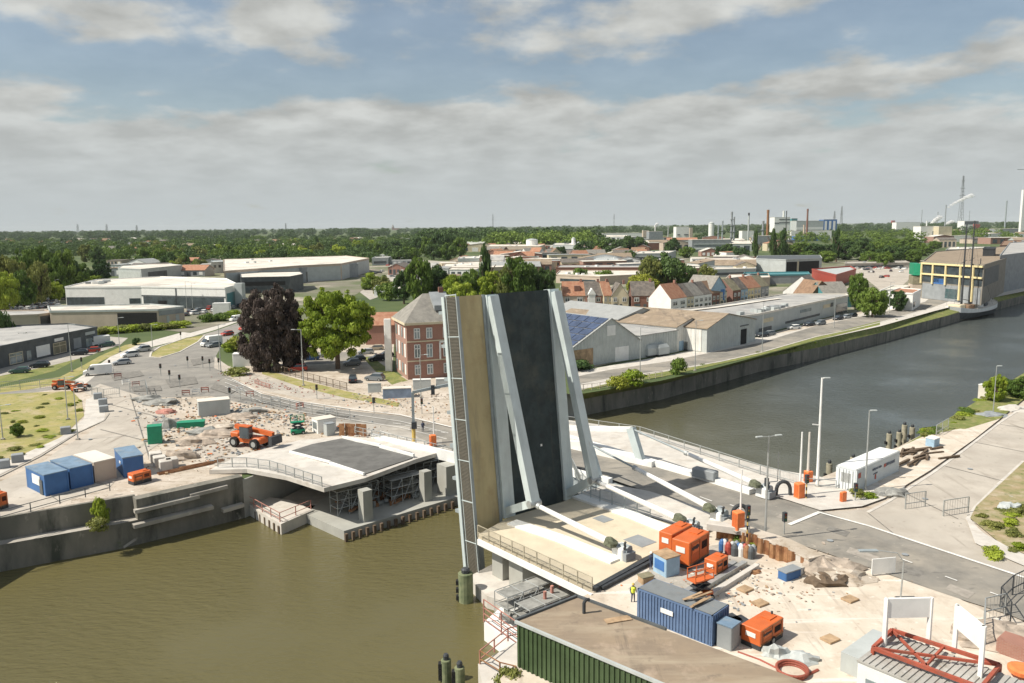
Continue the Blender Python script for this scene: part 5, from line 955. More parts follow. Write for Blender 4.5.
tag(MB().box((0, 0, 5), (3.2, 3, 10), R(-8)).build('sign_pylon', LGREY, loc=G(241, 307)), 'tall pale pylon at the right end of the dealership', 'pylon')
block('grey_warehouse', [(118, 268.5), (141, 269.5), (182, 265.5), (164, 263.5), (122, 266)], 7.6, LGREY, FLATP, 'grey warehouse with pale roof behind the dealership', items=((0, .05, .95, .3, 6, SHEET, 'cladding'), (1, .15, .6, 1.5, 5.5, DGREY, 'window_band')))
block('small_grey_house', [(211, 262.5), (223, 262), (222, 260.5), (212, 260.8)], 8, LGREY, LGREY, 'small grey cube house beside the long pale warehouse', items=((0, .2, .4, 4, 6, GLASS), (0, .6, .8, 4, 6, GLASS)))
block('pale_warehouse', [(224, 271.5), (300, 266), (341, 264), (369, 258.5), (345, 256), (224, 259.5)], 10, TANW, FLATP, 'very long warehouse with pale roof behind the copper beech', items=((3, .1, .9, .5, 8, MGREY, 'grey_wall_panel'), (0, .02, .98, .3, 9, LGREY, 'cladding'), (1, .02, .98, .3, 9, LGREY, 'cladding'), (2, .02, .98, .3, 9, LGREY, 'cladding')), roof_items=4)
block('glazed_store', [(255, 270), (303, 268.5), (358, 264), (352, 261.5), (300, 262), (262, 265)], 8.5, MGREY, FLATR, 'grey glazed store in front of the long pale warehouse', items=((0, .1, .95, .3, 7, DGREY, 'window_band'), (1, .05, .4, .3, 6.4, GLASS, 'glass_front'), (1, .42, .5, .3, 7.4, WHITE, 'entrance_panel'), (1, .55, .72, .3, 6.8, GLASSL, 'glass_front'), (1, .76, .95, .3, 6.8, MGREY, 'glass_front')), roof_items=4)
block('black_store', [(241, 278), (290, 277), (303, 274.5), (300, 272), (240, 273)], 8, DGREY, FLATP, 'dark glazed store half hidden by the copper beech', items=((0, .03, .9, 4, 6, BLACK), (0, .03, .9, .5, 3, GLASS)))
for px, h_, wm, rm, l in (([(374, 289), (402, 289.5), (403, 286.5), (377, 286)], 3.5, LGREY, FLATP, 'low pale canopy roof near the small roundabout'), ([(393, 281), (404, 281.5), (405, 279), (394, 278.5)], 6, WHITE, MGREY, 'small white pavilion with dark roof beyond the lime tree'), ([(372, 258.5), (388, 258), (394, 255.5), (380, 255)], 6, LGREY, FLATR, 'grey sheds beyond the long warehouse end'),
        ([(458, 259), (479, 258.5), (480, 256.5), (460, 257)], 7, WHITE, FLATP, 'white flat roofed block above the brick house'), ([(442, 268), (480, 268), (482, 262), (446, 263)], 5, TANW, FLATP, 'low pale roofed block between the trees above the brick house'), ([(467, 242.5), (485, 242.5), (485, 240.8), (468, 241)], 10, WHITE, WHITE, 'white block standing before the distant wood'),
        ([(487, 246.5), (540, 246.5), (545, 244.8), (490, 244.8)], 9, TANW, FLATP, 'long pale hall to the left of the white storage tank'), ([(553, 245), (575, 245), (576, 243.5), (555, 243.5)], 11, LGREY, FLATP, 'pale hall to the right of the white storage tank'), ([(485, 268), (520, 267), (560, 262), (540, 258), (492, 260)], 5, TANW, FLATP, 'pale roofed workshop behind the tall poplar'),
        ([(565, 262.5), (618, 261), (640, 259), (600, 258)], 5, MGREY, LGREY, 'long grey barrel roofed shed beyond the houses'), ([(556, 268), (640, 268), (650, 265), (560, 265.5)], 5, BRICKD, FLATR, 'long brick sheds with flat roofs beyond the houses'), ([(556, 275), (600, 277), (640, 275), (640, 271), (560, 271)], 4.5, TANW, FLATP, 'pale flat roofs just behind the detached houses'), ([(633, 254), (668, 253.5), (676, 251), (640, 251.5)], 7, LGREY, FLATP, 'pale flat roofed hall behind the yellowish tree'),
        ([(700, 262), (760, 261), (758, 258), (706, 258.5)], 6, BRICKD, FLATP, 'brick workshop with glazed strip left of the open hangar'), ([(712, 270), (756, 269), (754, 265), (716, 265.5)], 4.5, LGREY, FLATP, 'pale roofed yard building in front of the brick workshop'), ([(725, 280), (770, 278), (768, 274), (730, 275)], 4.5, TANW, FLATP, 'pale roofed workshop just behind the right part of the terraced row'), ([(845, 264), (910, 263), (905, 261), (846, 262)], 3.5, CONC, CONC, 'long low concrete wall before the tree belt'),
        ([(946, 250), (986, 249), (990, 247), (950, 247.5)], 9, LGREY, FLATP, 'pale flat hall behind the yellow framed hall'), ([(1000, 246), (1040, 244), (1040, 240), (1004, 241)], 13, BRICKD, BROWNT, 'reddish brown roofed hall behind the grey hall at the right edge')):
    block('low_building' if h_ < 7 else 'hall', px, h_, wm, rm, l, parapet=.5, items=((0, .1, .9, h_*.25, h_*.6, GLASS),), roof_items=3)

# far houses
cols = [WHITE, CREAM, BRICK, TANW, LGREY, BRICKD]; rofs = [REDT, BROWNT, DARKT, REDT, SLATE]
for i in range(120):
    x_ = rnd.uniform(-10, 470) if i < 82 else rnd.uniform(470, 640); yf = rnd.uniform(241, 254) if i < 82 else rnd.uniform(250, 262)
    if 180 < x_ < 380 and yf > 250: yf = 248
    if x_ < 80 and yf > 248: x_ += 90
    p = G(x_, yf); w_ = rnd.uniform(9, 20)
    gable('far_house', p, rnd.uniform(-.6, .6), w_, rnd.uniform(8, 11), rnd.uniform(4.5, 6.5), rnd.uniform(3, 4.5), rnd.choice(cols), rnd.choice(rofs), 'small distant house among the trees beyond the left side warehouses' if i < 82 else 'small distant house between the storage tank and the detached houses', ridge=rnd.choice('xxy'), group='distant houses on the left' if i < 82 else 'distant houses in the middle', items=((0, .2, .4, 1, 2.6, GLASS), (0, .6, .8, 1, 2.6, GLASS)))

# workshops and sheds filling the middle distance
def fill(n, xr, yr, hr, wr, lab, grp, seed):
    q = random.Random(seed); done = []; k = 0
    while len(done) < n and k < 900:
        k += 1; x_, y_ = q.uniform(*xr), q.uniform(*yr)
        if any(abs(x_-a) < 17 and abs(y_-c) < 4.5 for a, c in done): continue
        done.append((x_, y_)); p = G(x_, y_); w_ = q.uniform(*wr); d_ = q.uniform(10, 26); h_ = q.uniform(*hr)
        wm = q.choice([WHITE, TANW, LGREY, LGREY, BRICK, CREAM, MGREY]); rm = q.choice([FLATP, FLATR, BROWNR, REDT, SHEETROOF, FLATP, DARKT])
        t = gable('workshop', p, q.uniform(-.25, .25), w_, d_, h_, q.choice([.3, .4, 2.5, 3.2]), wm, rm, lab, cat='building', ridge=q.choice('xy'), group=grp, items=[(0, .06+i*.24, .2+i*.24, .3 if i == 1 else 1.2, h_*.75, q.choice([GLASS, GLASS, WHITE, DGREY]), 'window') for i in range(4)])
fill(26, (480, 650), (256, 274), (4, 6.5), (14, 42), 'workshop among the flat roofs between the storage tank and the detached houses', 'workshops beyond the detached houses', 1)
fill(13, (690, 738), (256, 276), (4, 6), (12, 34), 'workshop in the yards beyond the terraced row', 'workshops beyond the terraced row', 2)
fill(18, (100, 215), (262, 277), (4, 6.5), (12, 30), 'shed or house between the dealership and the green wood behind', 'sheds behind the dealership', 3)
fill(12, (375, 450), (262, 290), (3.5, 5.5), (10, 26), 'small shed between the long warehouse and the brick house', 'sheds behind the lime tree', 4)
fill(16, (925, 1030), (233, 248), (6, 10), (20, 60), 'works shed in the row behind the yellow framed hall', 'works sheds on the right', 5)
fill(16, (600, 770), (240, 252), (6, 11), (16, 50), 'works shed in the chemical plant', 'works sheds in the chemical plant', 6)
fill(30, (40, 430), (241, 250), (5, 8), (18, 60), 'pale roofed hall showing between the distant trees on the left', 'distant halls among the trees', 9)
fill(20, (440, 640), (240, 252), (5, 8), (18, 60), 'pale roofed hall between the distant trees around the storage tank', 'distant halls around the storage tank', 10)
# industry
def cyl_tank(px, yt, wpx, label, m=WHITE, name='storage_tank', cat='tank', dome=.1):
    p = G(*px); h = (px[1]-yt)/(px[1]-hor(px[0]))*HC; r_ = wpx*p.y/FPX/2; t = thing(name, label, cat, p)
    MB().lathe((0, 0, 0), [(r_, 0), (r_, h)], 20).build('shell', m, t); MB().lathe((0, 0, h), [(r_*1.03, 0), (r_*1.03, h*.03), (r_*.5, h*dome), (.3, h*dome*1.2)], 20).build('roof', LGREY, t); return t
cyl_tank((532, 252.5), 240, 11.5, 'large white storage tank in front of the distant wood')
cyl_tank((573.5, 254), 239, 4, 'slim pale silo right of the white storage tank, taller of two', name='silo'); cyl_tank((578.5, 254), 243, 3, 'small pale silo beside the taller one', name='silo')
block('white_tower_block', [(676, 228.3), (690, 228), (692, 227.4), (679, 227.6)], 34, WHITE, WHITE, 'tall windowless white block in the chemical works', items=((0, .1, .3, 17, 19, DGREY), (0, .65, .95, 17, 19, DGREY), (1, .05, .95, .5, 30, TANW, 'tan_side')), parapet=0) if 0 else None
def tower(px, yt, wpx, label, m, name='building', depth=.7, items=(), cat='industrial building', rm=None):
    p = G(*px); h = (px[1]-yt)/(px[1]-hor(px[0]))*HC; w_ = wpx*p.y/FPX; t = thing(name, label, cat, p, R(6)); b = MB(); b.prism([(0, 0), (w_, 0), (w_, w_*depth), (0, w_*depth)], 0, h); b.build('wall', m, t)
    MB().box((w_/2, w_*depth/2, h+.2), (w_*1.01, w_*depth*1.01, .5)).build('roof', rm or FLATP, t)
    for it in items: e_, t0, t1, za, zb, mm = it[:6]; E_ = [((0, 0), (w_, 0)), ((w_, 0), (w_, w_*depth))]; wall_item(*E_[e_], t0, t1, za*h, zb*h, mm, it[6] if len(it) > 6 else 'window', t, out=.4)
    return t
tower((676, 243.5), 227, 13, 'tall windowless white block in the chemical works', WHITE, items=((0, .1, .3, .5, .56, DGREY), (0, .62, .95, .5, .56, DGREY)))
tower((689.5, 243.5), 228, 3, 'tan stair tower on the right of the tall white block', TANW)
cyl_tank((711, 240), 223.5, 5.5, 'tall white cylindrical tower right of the white block', name='silo')
tower((597, 240.5), 233.5, 46, 'long white factory hall with flat roof', WHITE, depth=.3, items=((0, .02, .98, .15, .4, LGREY),)); tower((643, 241), 230.5, 6, 'tan block at the right end of the long white factory', TANW); tower((649, 242), 231.5, 14, 'grey process building beside the tan block', MGREY)
tower((648, 250), 243, 18, 'low red and white works building before the grey process building', BRICKD); tower((692, 252), 240, 40, 'long grey process structure below the white cylindrical tower', MGREY, depth=.3, items=((0, .05, .95, .2, .35, WHITE), (0, .05, .95, .6, .7, LGREY)))
tower((742, 239.5), 231, 12, 'white works block between the refinery columns', WHITE); tower((755, 246), 236, 22, 'grey works hall right of the refinery columns', MGREY, depth=.4)
tower((774, 238), 217.5, 16, 'white office block with dark window bands in the works', WHITE, items=((0, .3, .98, .88, .93, DGREY), (0, .3, .98, .72, .77, DGREY), (0, 0, .3, .7, .75, DGREY)))
tower((791, 236), 218.5, 6, 'teal glass tower joined to the white office block', TEAL); tower((796, 237), 221, 28, 'pale roofed blue works hall', LGREY, depth=.5, items=((0, .01, .99, .45, .6, WHITE), (0, .01, .99, .05, .4, DGREY)))
tower((823, 235), 219.5, 14, 'blue and white striped works block', BLUE, items=((0, .1, .25, .2, .9, WHITE), (0, .42, .57, .2, .9, WHITE), (0, .72, .88, .2, .9, WHITE)))
tower((791, 240), 231, 42, 'low white hall with blue base in front of the blue works hall', WHITE, depth=.2, items=((0, .1, .95, .0, .35, BLUE), (0, .1, .6, .5, .7, DGREY))); tower((795, 241), 236, 36, 'low blue shed behind the tree belt', BLUE, depth=.2)
tower((896, 231), 222.5, 25, 'white hall on the horizon right of the tree belt', WHITE, depth=.3, items=((1, .1, .9, .2, .8, BRICKD),)); tower((892, 226), 220.5, 3, 'red sign block at the left end of the white hall', RED)
tower((920, 242), 226.5, 18, 'white block with grey door beside the river works', WHITE, items=((0, .68, .85, .2, .7, MGREY),)); tower((938, 242), 226.5, 14, 'pale block to the right of the white river works block', CREAM)
tower((964, 229.5), 221, 15, 'white and grey tank house on the horizon below the pylon', WHITE, items=((0, 0, 1, .6, .95, DGREY),)); tower((975, 230), 224, 5, 'red block on the horizon below the pylon', RED)
for i, (x_, y_, w_, yt, m, l) in enumerate(((944, 242, 30, 236, WHITE, 'low white roofed shed behind the yellow framed hall'), (975, 240, 26, 234, LGREY, 'low grey shed with pale roof right of the white one'), (1000, 236, 40, 229, MGREY, 'dark barrel hall at the right edge below the white tower'), (985, 243, 20, 238, OLIVET, 'small green shed behind the yellow framed hall'))): tower((x_, y_), yt, w_, l, m, depth=.4)
def stack(px, yt, wpx, label, m=MGREY, name='chimney_stack', cat='chimney', top=None, plat_=0):
    p = G(*px); h = (px[1]-yt)/(px[1]-hor(px[0]))*HC; r_ = wpx*p.y/FPX/2; t = thing(name, label, cat, p)
    MB().lathe((0, 0, 0), [(r_*1.1, 0), (r_*.85, h)], 12).build('shaft', m, t); MB().lathe((0, 0, h*.92), [(r_*1.0, 0), (r_*1.0, h*.085)], 12).build('cap', top or m, t)
    for k in range(plat_): MB().lathe((0, 0, h*(.25+.7*k/max(1, plat_))), [(r_*1.9, 0), (r_*1.9, .8)], 10).build('gallery', MGREY, t)
    return t
stack((748, 244), 213, 1.7, 'pale slim chimney with a black tip in the works', LGREY, top=BLACK); stack((767, 244), 210, 2.6, 'thick rust coloured chimney in the works', RUST); stack((785.5, 240), 211, 1.1, 'thin dark chimney above the white office block', DGREY); stack((783, 232), 211, 2.2, 'short white funnel on the white office block', WHITE)
stack((806.5, 240), 209, 1.9, 'dark brown chimney rising before the blue works hall', BRICKD); stack((803.5, 240), 225, 1.9, 'short tan chimney beside the dark brown one', TANW)
stack((731, 246), 212, 2.0, 'refinery column with galleries, tallest of the group', MGREY, 'refinery_column', 'column', plat_=4); stack((733.5, 246), 217, 1.7, 'second refinery column just right of the tallest', MGREY, 'refinery_column', 'column', plat_=3)
stack((722, 246), 221, 1.6, 'short refinery column left of the tallest', GSTEEL, 'refinery_column', 'column', plat_=2); stack((718, 246), 225, 1.6, 'shortest refinery column at the left of the group', GSTEEL, 'refinery_column', 'column', plat_=2); stack((762.5, 244), 221, 2.4, 'squat grey column left of the rust coloured chimney', MGREY, 'refinery_column', 'column', plat_=2)
stack((655, 240), 225, 1.2, 'slim white chimney with steam by the grey process building', WHITE); stack((668, 240), 226, 1.0, 'thin pale chimney left of the tall white block', LGREY); stack((944.5, 230), 205, 1.0, 'distant chimney trailing white smoke', MGREY); stack((937, 229), 212, .7, 'distant thin chimney left of the smoking one', MGREY); stack((921, 229), 210, .6, 'distant thin chimney above the white river works', MGREY)
stack((1004.5, 231), 201, 1.4, 'tall dark chimney near the right edge', GSTEEL); stack((968.5, 229), 211, .5, 'distant thin mast right of the pylon', MGREY); stack((926, 236), 221, 1.4, 'white chimney beside the white river works block', WHITE)
t = tower((1020, 236), 190, 4, 'tall white tapered tower cut by the right edge', WHITE, name='white_tower', cat='tower')
def pylon(px, yt, wpx, label):
    p = G(*px); h = (px[1]-yt)/(px[1]-hor(px[0]))*HC; w_ = wpx*p.y/FPX; t = thing('power_pylon', label, 'pylon', p, 0, 'lattice masts on the horizon'); b = MB(); r_ = .0012*p.y*.22
    for sx in (-1, 1):
        for sy in (-1, 1): b.tube((sx*w_*.22, sy*w_*.22, 0), (sx*w_*.04, sy*w_*.04, h), r_, n=4)
    n_ = 9
    for k in range(n_):
        a, c = k/n_, (k+1)/n_; wa, wc = w_*(.22-.18*a), w_*(.22-.18*c); b.tube((-wa, -wa, a*h), (wc, -wc, c*h), r_*.7, n=4); b.tube((wa, -wa, a*h), (-wc, -wc, c*h), r_*.7, n=4)
    b.build('lattice', MGREY, t); c = MB()
    for k in (.62, .76, .9): c.bar((-w_*.5*(1.25-k), 0, h*k), (w_*.5*(1.25-k), 0, h*k), r_*2, r_*2.4)
    c.build('cross_arms', MGREY, t); return t
pylon((960, 228), 176, 9, 'tallest power pylon rising behind the smoke on the right'); pylon((841, 227), 206, 5, 'distant pylon right of the blue striped works block'); pylon((834, 227), 211, 5, 'smaller pylon beside the distant one by the blue works block')
pylon((614, 226), 214, 3, 'thin lattice mast on the horizon above the long white factory'); pylon((493, 229), 214, 3, 'lattice mast on the horizon above the tall poplar'); pylon((78, 232), 224, 4, 'faint pylon on the left horizon, leftmost'); pylon((107, 232), 224, 4, 'faint pylon on the left horizon, second from the left'); pylon((137, 232), 225, 4, 'faint pylon on the left horizon, third from the left'); pylon((286, 231), 223, 3, 'faint pylon on the horizon above the conifer')
p = G(393, 230); t = thing('church', 'distant church with pointed spire on the horizon', 'church', p); MB().box((0, 0, 14), (22, 22, 28)).build('tower', BRICKD, t); b = MB(); b.tube((0, 0, 28), (0, 0, 62), 14, .5, 8); b.build('spire', SLATE, t); MB().box((45, 0, 9), (70, 26, 18)).build('nave', BRICKD, t)
# smoke
sm = bpy.data.materials.new('white_smoke'); sm.use_nodes = True; t_ = sm.node_tree; b_ = t_.nodes['Principled BSDF']; b_.inputs['Base Color'].default_value = (.9, .9, .9, 1); b_.inputs['Roughness'].default_value = 1
tp = t_.nodes.new('ShaderNodeBsdfTransparent'); tl = t_.nodes.new('ShaderNodeBsdfTranslucent'); tl.inputs[0].default_value = (.95, .95, .95, 1); m1 = t_.nodes.new('ShaderNodeMixShader'); m1.inputs[0].default_value = .5; m2 = t_.nodes.new('ShaderNodeMixShader'); m2.inputs[0].default_value = .5
t_.links.new(b_.outputs[0], m1.inputs[1]); t_.links.new(tl.outputs[0], m1.inputs[2]); t_.links.new(tp.outputs[0], m2.inputs[1]); t_.links.new(m1.outputs[0], m2.inputs[2]); t_.links.new(m2.outputs[0], t_.nodes['Material Output'].inputs[0])
def plume(px0, px1, y0, r0, r1, label):
    p = G(*px0[:2]) if 0 else None; q = G(px0[0], 230); d = q.y; P0 = Vector(((px0[0]-512)/FPX*d, d, 0)); zt = lambda y_: HC+(hor(px0[0])-5-y_)/FPX*d
    b = MB(); n_ = 9
    for i in range(n_):
        t_ = i/(n_-1); x_ = (px0[0]+(px1[0]-px0[0])*t_-512)/FPX*d; z_ = zt(px0[1]+(px1[1]-px0[1])*t_**.8); rr__ = (r0+(r1-r0)*t_)*d/FPX; b.lump((x_, d, z_), (rr__*1.5, rr__, rr__), i+hash_(label) % 7, 1, .4)
    return tag(b.build('smoke_plume', sm), label, 'smoke', kind='stuff')
plume((944.5, 203), (966, 192), 0, 1.2, 2.4, 'white smoke plume drifting right from the distant chimney'); plume((929, 219), (936, 213), 0, 1.6, 2.2, 'low puff of white steam left of the smoking chimney'); plume((944, 219), (949, 217), 0, 2, 1.6, 'low puff of white steam at the foot of the smoking chimney'); plume((655, 222), (657, 219), 0, 1, 1.2, 'little steam puff on the slim white chimney')

# ------------------------------------------------------------------ vehicles
def wheel(x, y, r_, t, w_=.22):
    o = MB().tube((0, -w_/2, 0), (0, w_/2, 0), r_, n=12).build('wheel', BLACK, t, loc=(x, y, r_)); MB().tube((0, -w_/2-.01, 0), (0, w_/2+.01, 0), r_*.55, n=10).build('rim', GALV, o); return o
def prof(b, pts, w0, w1=None):
    "extrude a side profile (x,z,halfwidth factor) across the car"
    n_ = len(pts); V = [(p[0], -w0*p[2], p[1]) for p in pts]+[(p[0], w0*p[2], p[1]) for p in pts]
    return b.add(V, [tuple(range(n_)), tuple(range(2*n_-1, n_-1, -1))]+[((i+1) % n_, i, i+n_, (i+1) % n_+n_) for i in range(n_)])
def make_car(m, L_=4.3, suv=0):
    t = thing('parked_car', 'car', 'car'); b = MB(); hb = .95+suv*.12; hr = 1.45+suv*.22; k = L_/4.3
    prof(b, [(-2.1*k, .35, .92), (-2.12*k, .7, .96), (-2.0*k, hb, .95), (1.05*k, hb, .97), (2.0*k, hb-.22, .9), (2.14*k, .6, .88), (2.1*k, .3, .86), (1.2*k, .25, 1), (-1.2*k, .25, 1)], .88); b.build('body', m, t)
    g = MB(); prof(g, [(-1.95*k, hb-.02, .93), (-1.55*k, hr-.06, .80), (.25*k, hr-.06, .80), (1.05*k, hb-.02, .93)], .88); g.build('window', GLASS, t)
    r_ = MB(); prof(r_, [(-1.62*k, hr-.08, .82), (-1.5*k, hr, .78), (.2*k, hr, .78), (.34*k, hr-.08, .82)], .88); r_.build('car_roof', m, t)
    for xx in (-1.3*k, 1.35*k):
        for yy in (-.78, .78): wheel(xx, yy, .33, t)
    for yy in (-.6, .6): MB().box((2.06*k, yy, .66), (.12, .35, .16)).build('headlight', WHITE, t); MB().box((-2.09*k, yy, .8), (.08, .3, .16)).build('tail_light', RED, t)
    return t
def make_van(m, L_=5.6, box=False):
    t = thing('delivery_van', 'van', 'van'); b = MB(); k = L_/5.6
    if box:
        b.box((-1.0, 0, 1.75), (L_*.66, 2.1, 2.3), 0, .08); b.build('cargo_box', m, t); b = MB(); prof(b, [(1.0, .4, 1), (1.0, 2.0, .9), (1.6, 2.0, .88), (2.2, 1.25, .95), (2.75, 1.05, .93), (2.8, .4, .93)], .98); b.build('cab', m, t)
    else: prof(b, [(-2.75*k, .4, .98), (-2.78*k, 2.3, .9), (-2.6*k, 2.42, .86), (1.0*k, 2.42, .86), (1.35*k, 2.25, .86), (1.95*k, 1.35, .94), (2.75*k, 1.05, .9), (2.8*k, .4, .9)], 1.0); b.build('body', m, t)
    g = MB(); g.hexa([(1.36*k, -.78, 2.2), (1.98*k, -.86, 1.36), (1.98*k, .86, 1.36), (1.36*k, .78, 2.2), (1.40*k, -.78, 2.23), (2.03*k, -.86, 1.39), (2.03*k, .86, 1.39), (1.40*k, .78, 2.23)])
    for yy in (-.97, .97): g.box((1.0*k, yy*.965, 1.65), (.9, .05, .55))
    g.build('window', GLASS, t)
    for xx in (-1.7*k, 1.9*k):
        for yy in (-.85, .85): wheel(xx, yy, .36, t)
    for yy in (-.7, .7): MB().box((2.74*k, yy, .85), (.12, .3, .2)).build('headlight', GLASSL, t)
    return t
CARM = dict(white=WHITE, silver=mat('silver_car_paint', (.45, .47, .48), .35, .03, metal=.3), dark=mat('dark_car_paint', (.03, .035, .045), .3, .05), red=mat('red_car_paint', (.42, .05, .03), .35, .05), grey=mat('grey_car_paint', (.20, .22, .23), .35, .05), green=mat('green_car_paint', (.06, .12, .10), .35, .05), blue=mat('blue_car_paint', (.05, .10, .22), .35, .05), tan=mat('tan_car_paint', (.40, .35, .27), .4, .05))
CARP = {}; VANP = {}
def car(px, rz, c='white', label='', group=None, suv=0, z=.02):
    k = (c, suv)
    if k not in CARP: o = CARP[k] = make_car(CARM[c], 4.3, suv); o.location = G(*px, z); o.rotation_euler.z = rz; o['label'] = label; o['group'] = group or ''; 
    else: o = dup(CARP[k], G(*px, z), rz, label)
    if group: o['group'] = group
    elif 'group' in o: del o['group']
    return o
st = R(38)
for p, rz, c, suv, l in (((130, 357), R(225), 'white', 1, 'white estate car queueing at the left traffic island'), ((143, 351.5), R(225), 'silver', 1, 'silver car behind the white estate car at the island'), ((122, 364.5), R(215), 'silver', 0, 'low silver car just behind the white van at the junction'), ((214, 347), R(235), 'grey', 0, 'dark grey car beside the truck on the avenue'),
        ((227, 335.5), R(240), 'red', 0, 'dark red car on the pale lay-by before the copper beech'), ((245, 330), R(240), 'red', 1, 'second red car half hidden at the edge of the copper beech'), ((40, 367.5), R(195), 'dark', 1, 'black car parked alone before the grey shop display window'), ((20, 373), R(195), 'green', 0, 'grey-green car parked at the grass edge left of the black car'),
        ((80, 355), R(200), 'dark', 1, 'black car parked in front of the grey shop entrance'), ((92, 352.3), R(205), 'red', 0, 'red car parked beside the black one at the grey shop'), ((107, 346.5), R(210), 'green', 0, 'green-grey car parked right of the white box van by the shop'),
        ((794, 329.3), R(200), 'white', 0, 'white car parked outside the long grey office'), ((809, 326), R(215), 'dark', 0, 'dark car right of the white one outside the office'), ((820, 325), R(215), 'grey', 1, 'grey car parked at the office near the dark one'), ((838, 320), R(215), 'dark', 1, 'dark car under the end of the grey office'), ((846, 318.5), R(215), 'silver', 0, 'silver car at the far end of the office parking'), ((762, 337), R(210), 'dark', 0, 'dark car beside the white warehouse wall'), ((769, 335.5), R(210), 'grey', 0, 'grey car next to the dark one by the warehouse'), ((852, 317), R(215), 'dark', 0, 'black car beside the trees at the end of the office parking'),
        ((311, 360), R(185), 'blue', 1, 'dark blue car in the shade under the copper beech'), ((328, 357), R(180), 'grey', 0, 'grey car in the shade between the two big trees'), ((352, 365.5), R(200), 'grey', 1, 'grey car parked under the right side of the lime tree'), ((357, 361), R(200), 'dark', 0, 'dark car parked under the lime tree edge'), ((366, 354), R(190), 'silver', 0, 'silver car right of the lime tree trunk'), ((376, 350), R(190), 'tan', 0, 'tan car parked left of the white service panel'), ((382, 340), R(190), 'white', 1, 'white car parked by the low brick annex'), ((377, 361), R(200), 'dark', 1, 'black car left of the white service panel by the lawn'), ((385.5, 357), R(200), 'dark', 0, 'black car nearest the white service panel'), ((353, 382), R(100), 'dark', 1, 'black car with its back to us at the end of the wooden fence'), ((375, 380.5), R(165), 'grey', 1, 'dark grey car beside the fenced lawn before the brick house'), ((298, 371), R(190), 'red', 1, 'red car behind the fence below the copper beech'),
        ((870, 497), R(225), 'blue', 0, 'dark blue car parked behind the white container')): 
    if c == 'blue' and p[0] == 870: continue
    car(p, rz, c, l, None, suv)
VW = make_van(CARM['white'], 5.9); VW.location = G(98, 375); VW.rotation_euler.z = R(205); VW['label'] = 'white high roofed van waiting at the left junction'
VB = make_van(CARM['white'], 6.4, True); VB.location = G(98, 346, 0); VB.rotation_euler.z = R(215); VB['label'] = 'white box van parked in front of the grey shop corner'
TB = dup(VB, G(211, 346), R(232), 'white truck coming down the avenue to the junction')
dup(VW, G(236, 321), R(240), 'small white van on the avenue behind the copper beech', s=.85)
cl = list(CARM)
for r__ in range(5):
    for k in range(13):
        x_ = -30+k*7.4+r__*2.0; y_ = 313.5-r__*2.6-k*.5
        if x_ > 60 and r__ < 3: continue
        car((x_, y_), R(100 if r__ % 2 else 95), rnd.choice(['white', 'silver', 'silver', 'grey', 'white', 'dark']), 'car in the packed storage lot at the left edge', 'cars in the storage lot at the left edge', rnd.randrange(2))
for k in range(14): car((186+k*4.6+rnd.random(), 316-k*.72-(k % 2)*2.6), R(rnd.choice([85, 95, 60])), rnd.choice(['white', 'dark', 'grey', 'red', 'dark', 'blue']), 'car on the dealership forecourt', 'cars on the dealership forecourt', rnd.randrange(2))
for k in range(24): x_ = rnd.uniform(372, 440); car((x_, 263+rnd.random()*14), rnd.random()*3, rnd.choice(['white', 'silver', 'red', 'dark']), 'distant car parked on the pale lot above the lime tree', 'cars on the distant lot above the lime tree', 0)
for k in range(34): x_ = rnd.uniform(848, 905); car((x_, 266+rnd.random()*(4 if k % 3 else 12)), rnd.random()*3, rnd.choice(['white', 'silver', 'red', 'dark', 'white']), 'distant car parked before the tree belt', 'cars parked before the tree belt', 0)
car((933, 293.5), R(60), 'tan', 'pale yellow car on the bend before the yellow framed hall', None, 1)

# ------------------------------------------------------------------ containers, cabins, generators
def container(p, rz, L_, Wd, Hh, m, rm, label, name='shipping_container', doors=True, ribs=True, group=None):
    t = thing(name, label, 'container', p, rz, group); b = MB(); b.box((L_/2, Wd/2, Hh/2+.05), (L_-.12, Wd-.12, Hh-.1))
    b.build('body', m, t); f = MB()
    for x_ in (0.07, L_-.07):
        for y_ in (.07, Wd-.07): f.box((x_, y_, Hh/2), (.15, .15, Hh))
    for y_ in (.06, Wd-.06):
        for z_ in (.08, Hh-.07): f.box((L_/2, y_, z_), (L_, .13, .14))
    for x_ in (.06, L_-.06):
        for z_ in (.08, Hh-.07): f.box((x_, Wd/2, z_), (.13, Wd, .14))
    f.build('corner_frame', m, t); MB().box((L_/2, Wd/2, Hh+.0), (L_-.2, Wd-.2, .07)).build('roof', rm, t)
    if ribs:
        n_ = int(L_/.28); r_ = MB()
        for i in range(n_):
            for y_ in (.035, Wd-.035): r_.box(((i+.5)*L_/n_, y_, Hh/2), (.13, .08, Hh-.3))
        n_ = int(Wd/.28)
        for i in range(n_): r_.box((L_-.035, (i+.5)*Wd/n_, Hh/2), (.08, .13, Hh-.3))
        r_.build('side_ribs', m, t)
    if doors:
        for k in (0, 1):
            d = MB().box((0, 0, 0), (.06, Wd/2-.18, Hh-.35)).build('door', m, t, loc=(-.02, Wd*(.27+.46*k), Hh/2)); c = MB()
            for yy in (-.25, .25): c.tube((-.07, yy, -Hh/2+.25), (-.07, yy, Hh/2-.25), .03, n=5)
            c.build('lock_bar', GALV, d)
    return t
cb = [G(*p) for p in ((637, 618), (700.6, 643.4))]; rzb = ang((cb[0].x, cb[0].y), (cb[1].x, cb[1].y))
BLROOF = mat('container_roof', (.20, .215, .22), .8, .15, .8); overlay(BLROOF, (.13, .15, .17), .8, .5, .8); overlay(BLROOF, (.30, .24, .19), 1.4, .62, .75, seed=3)
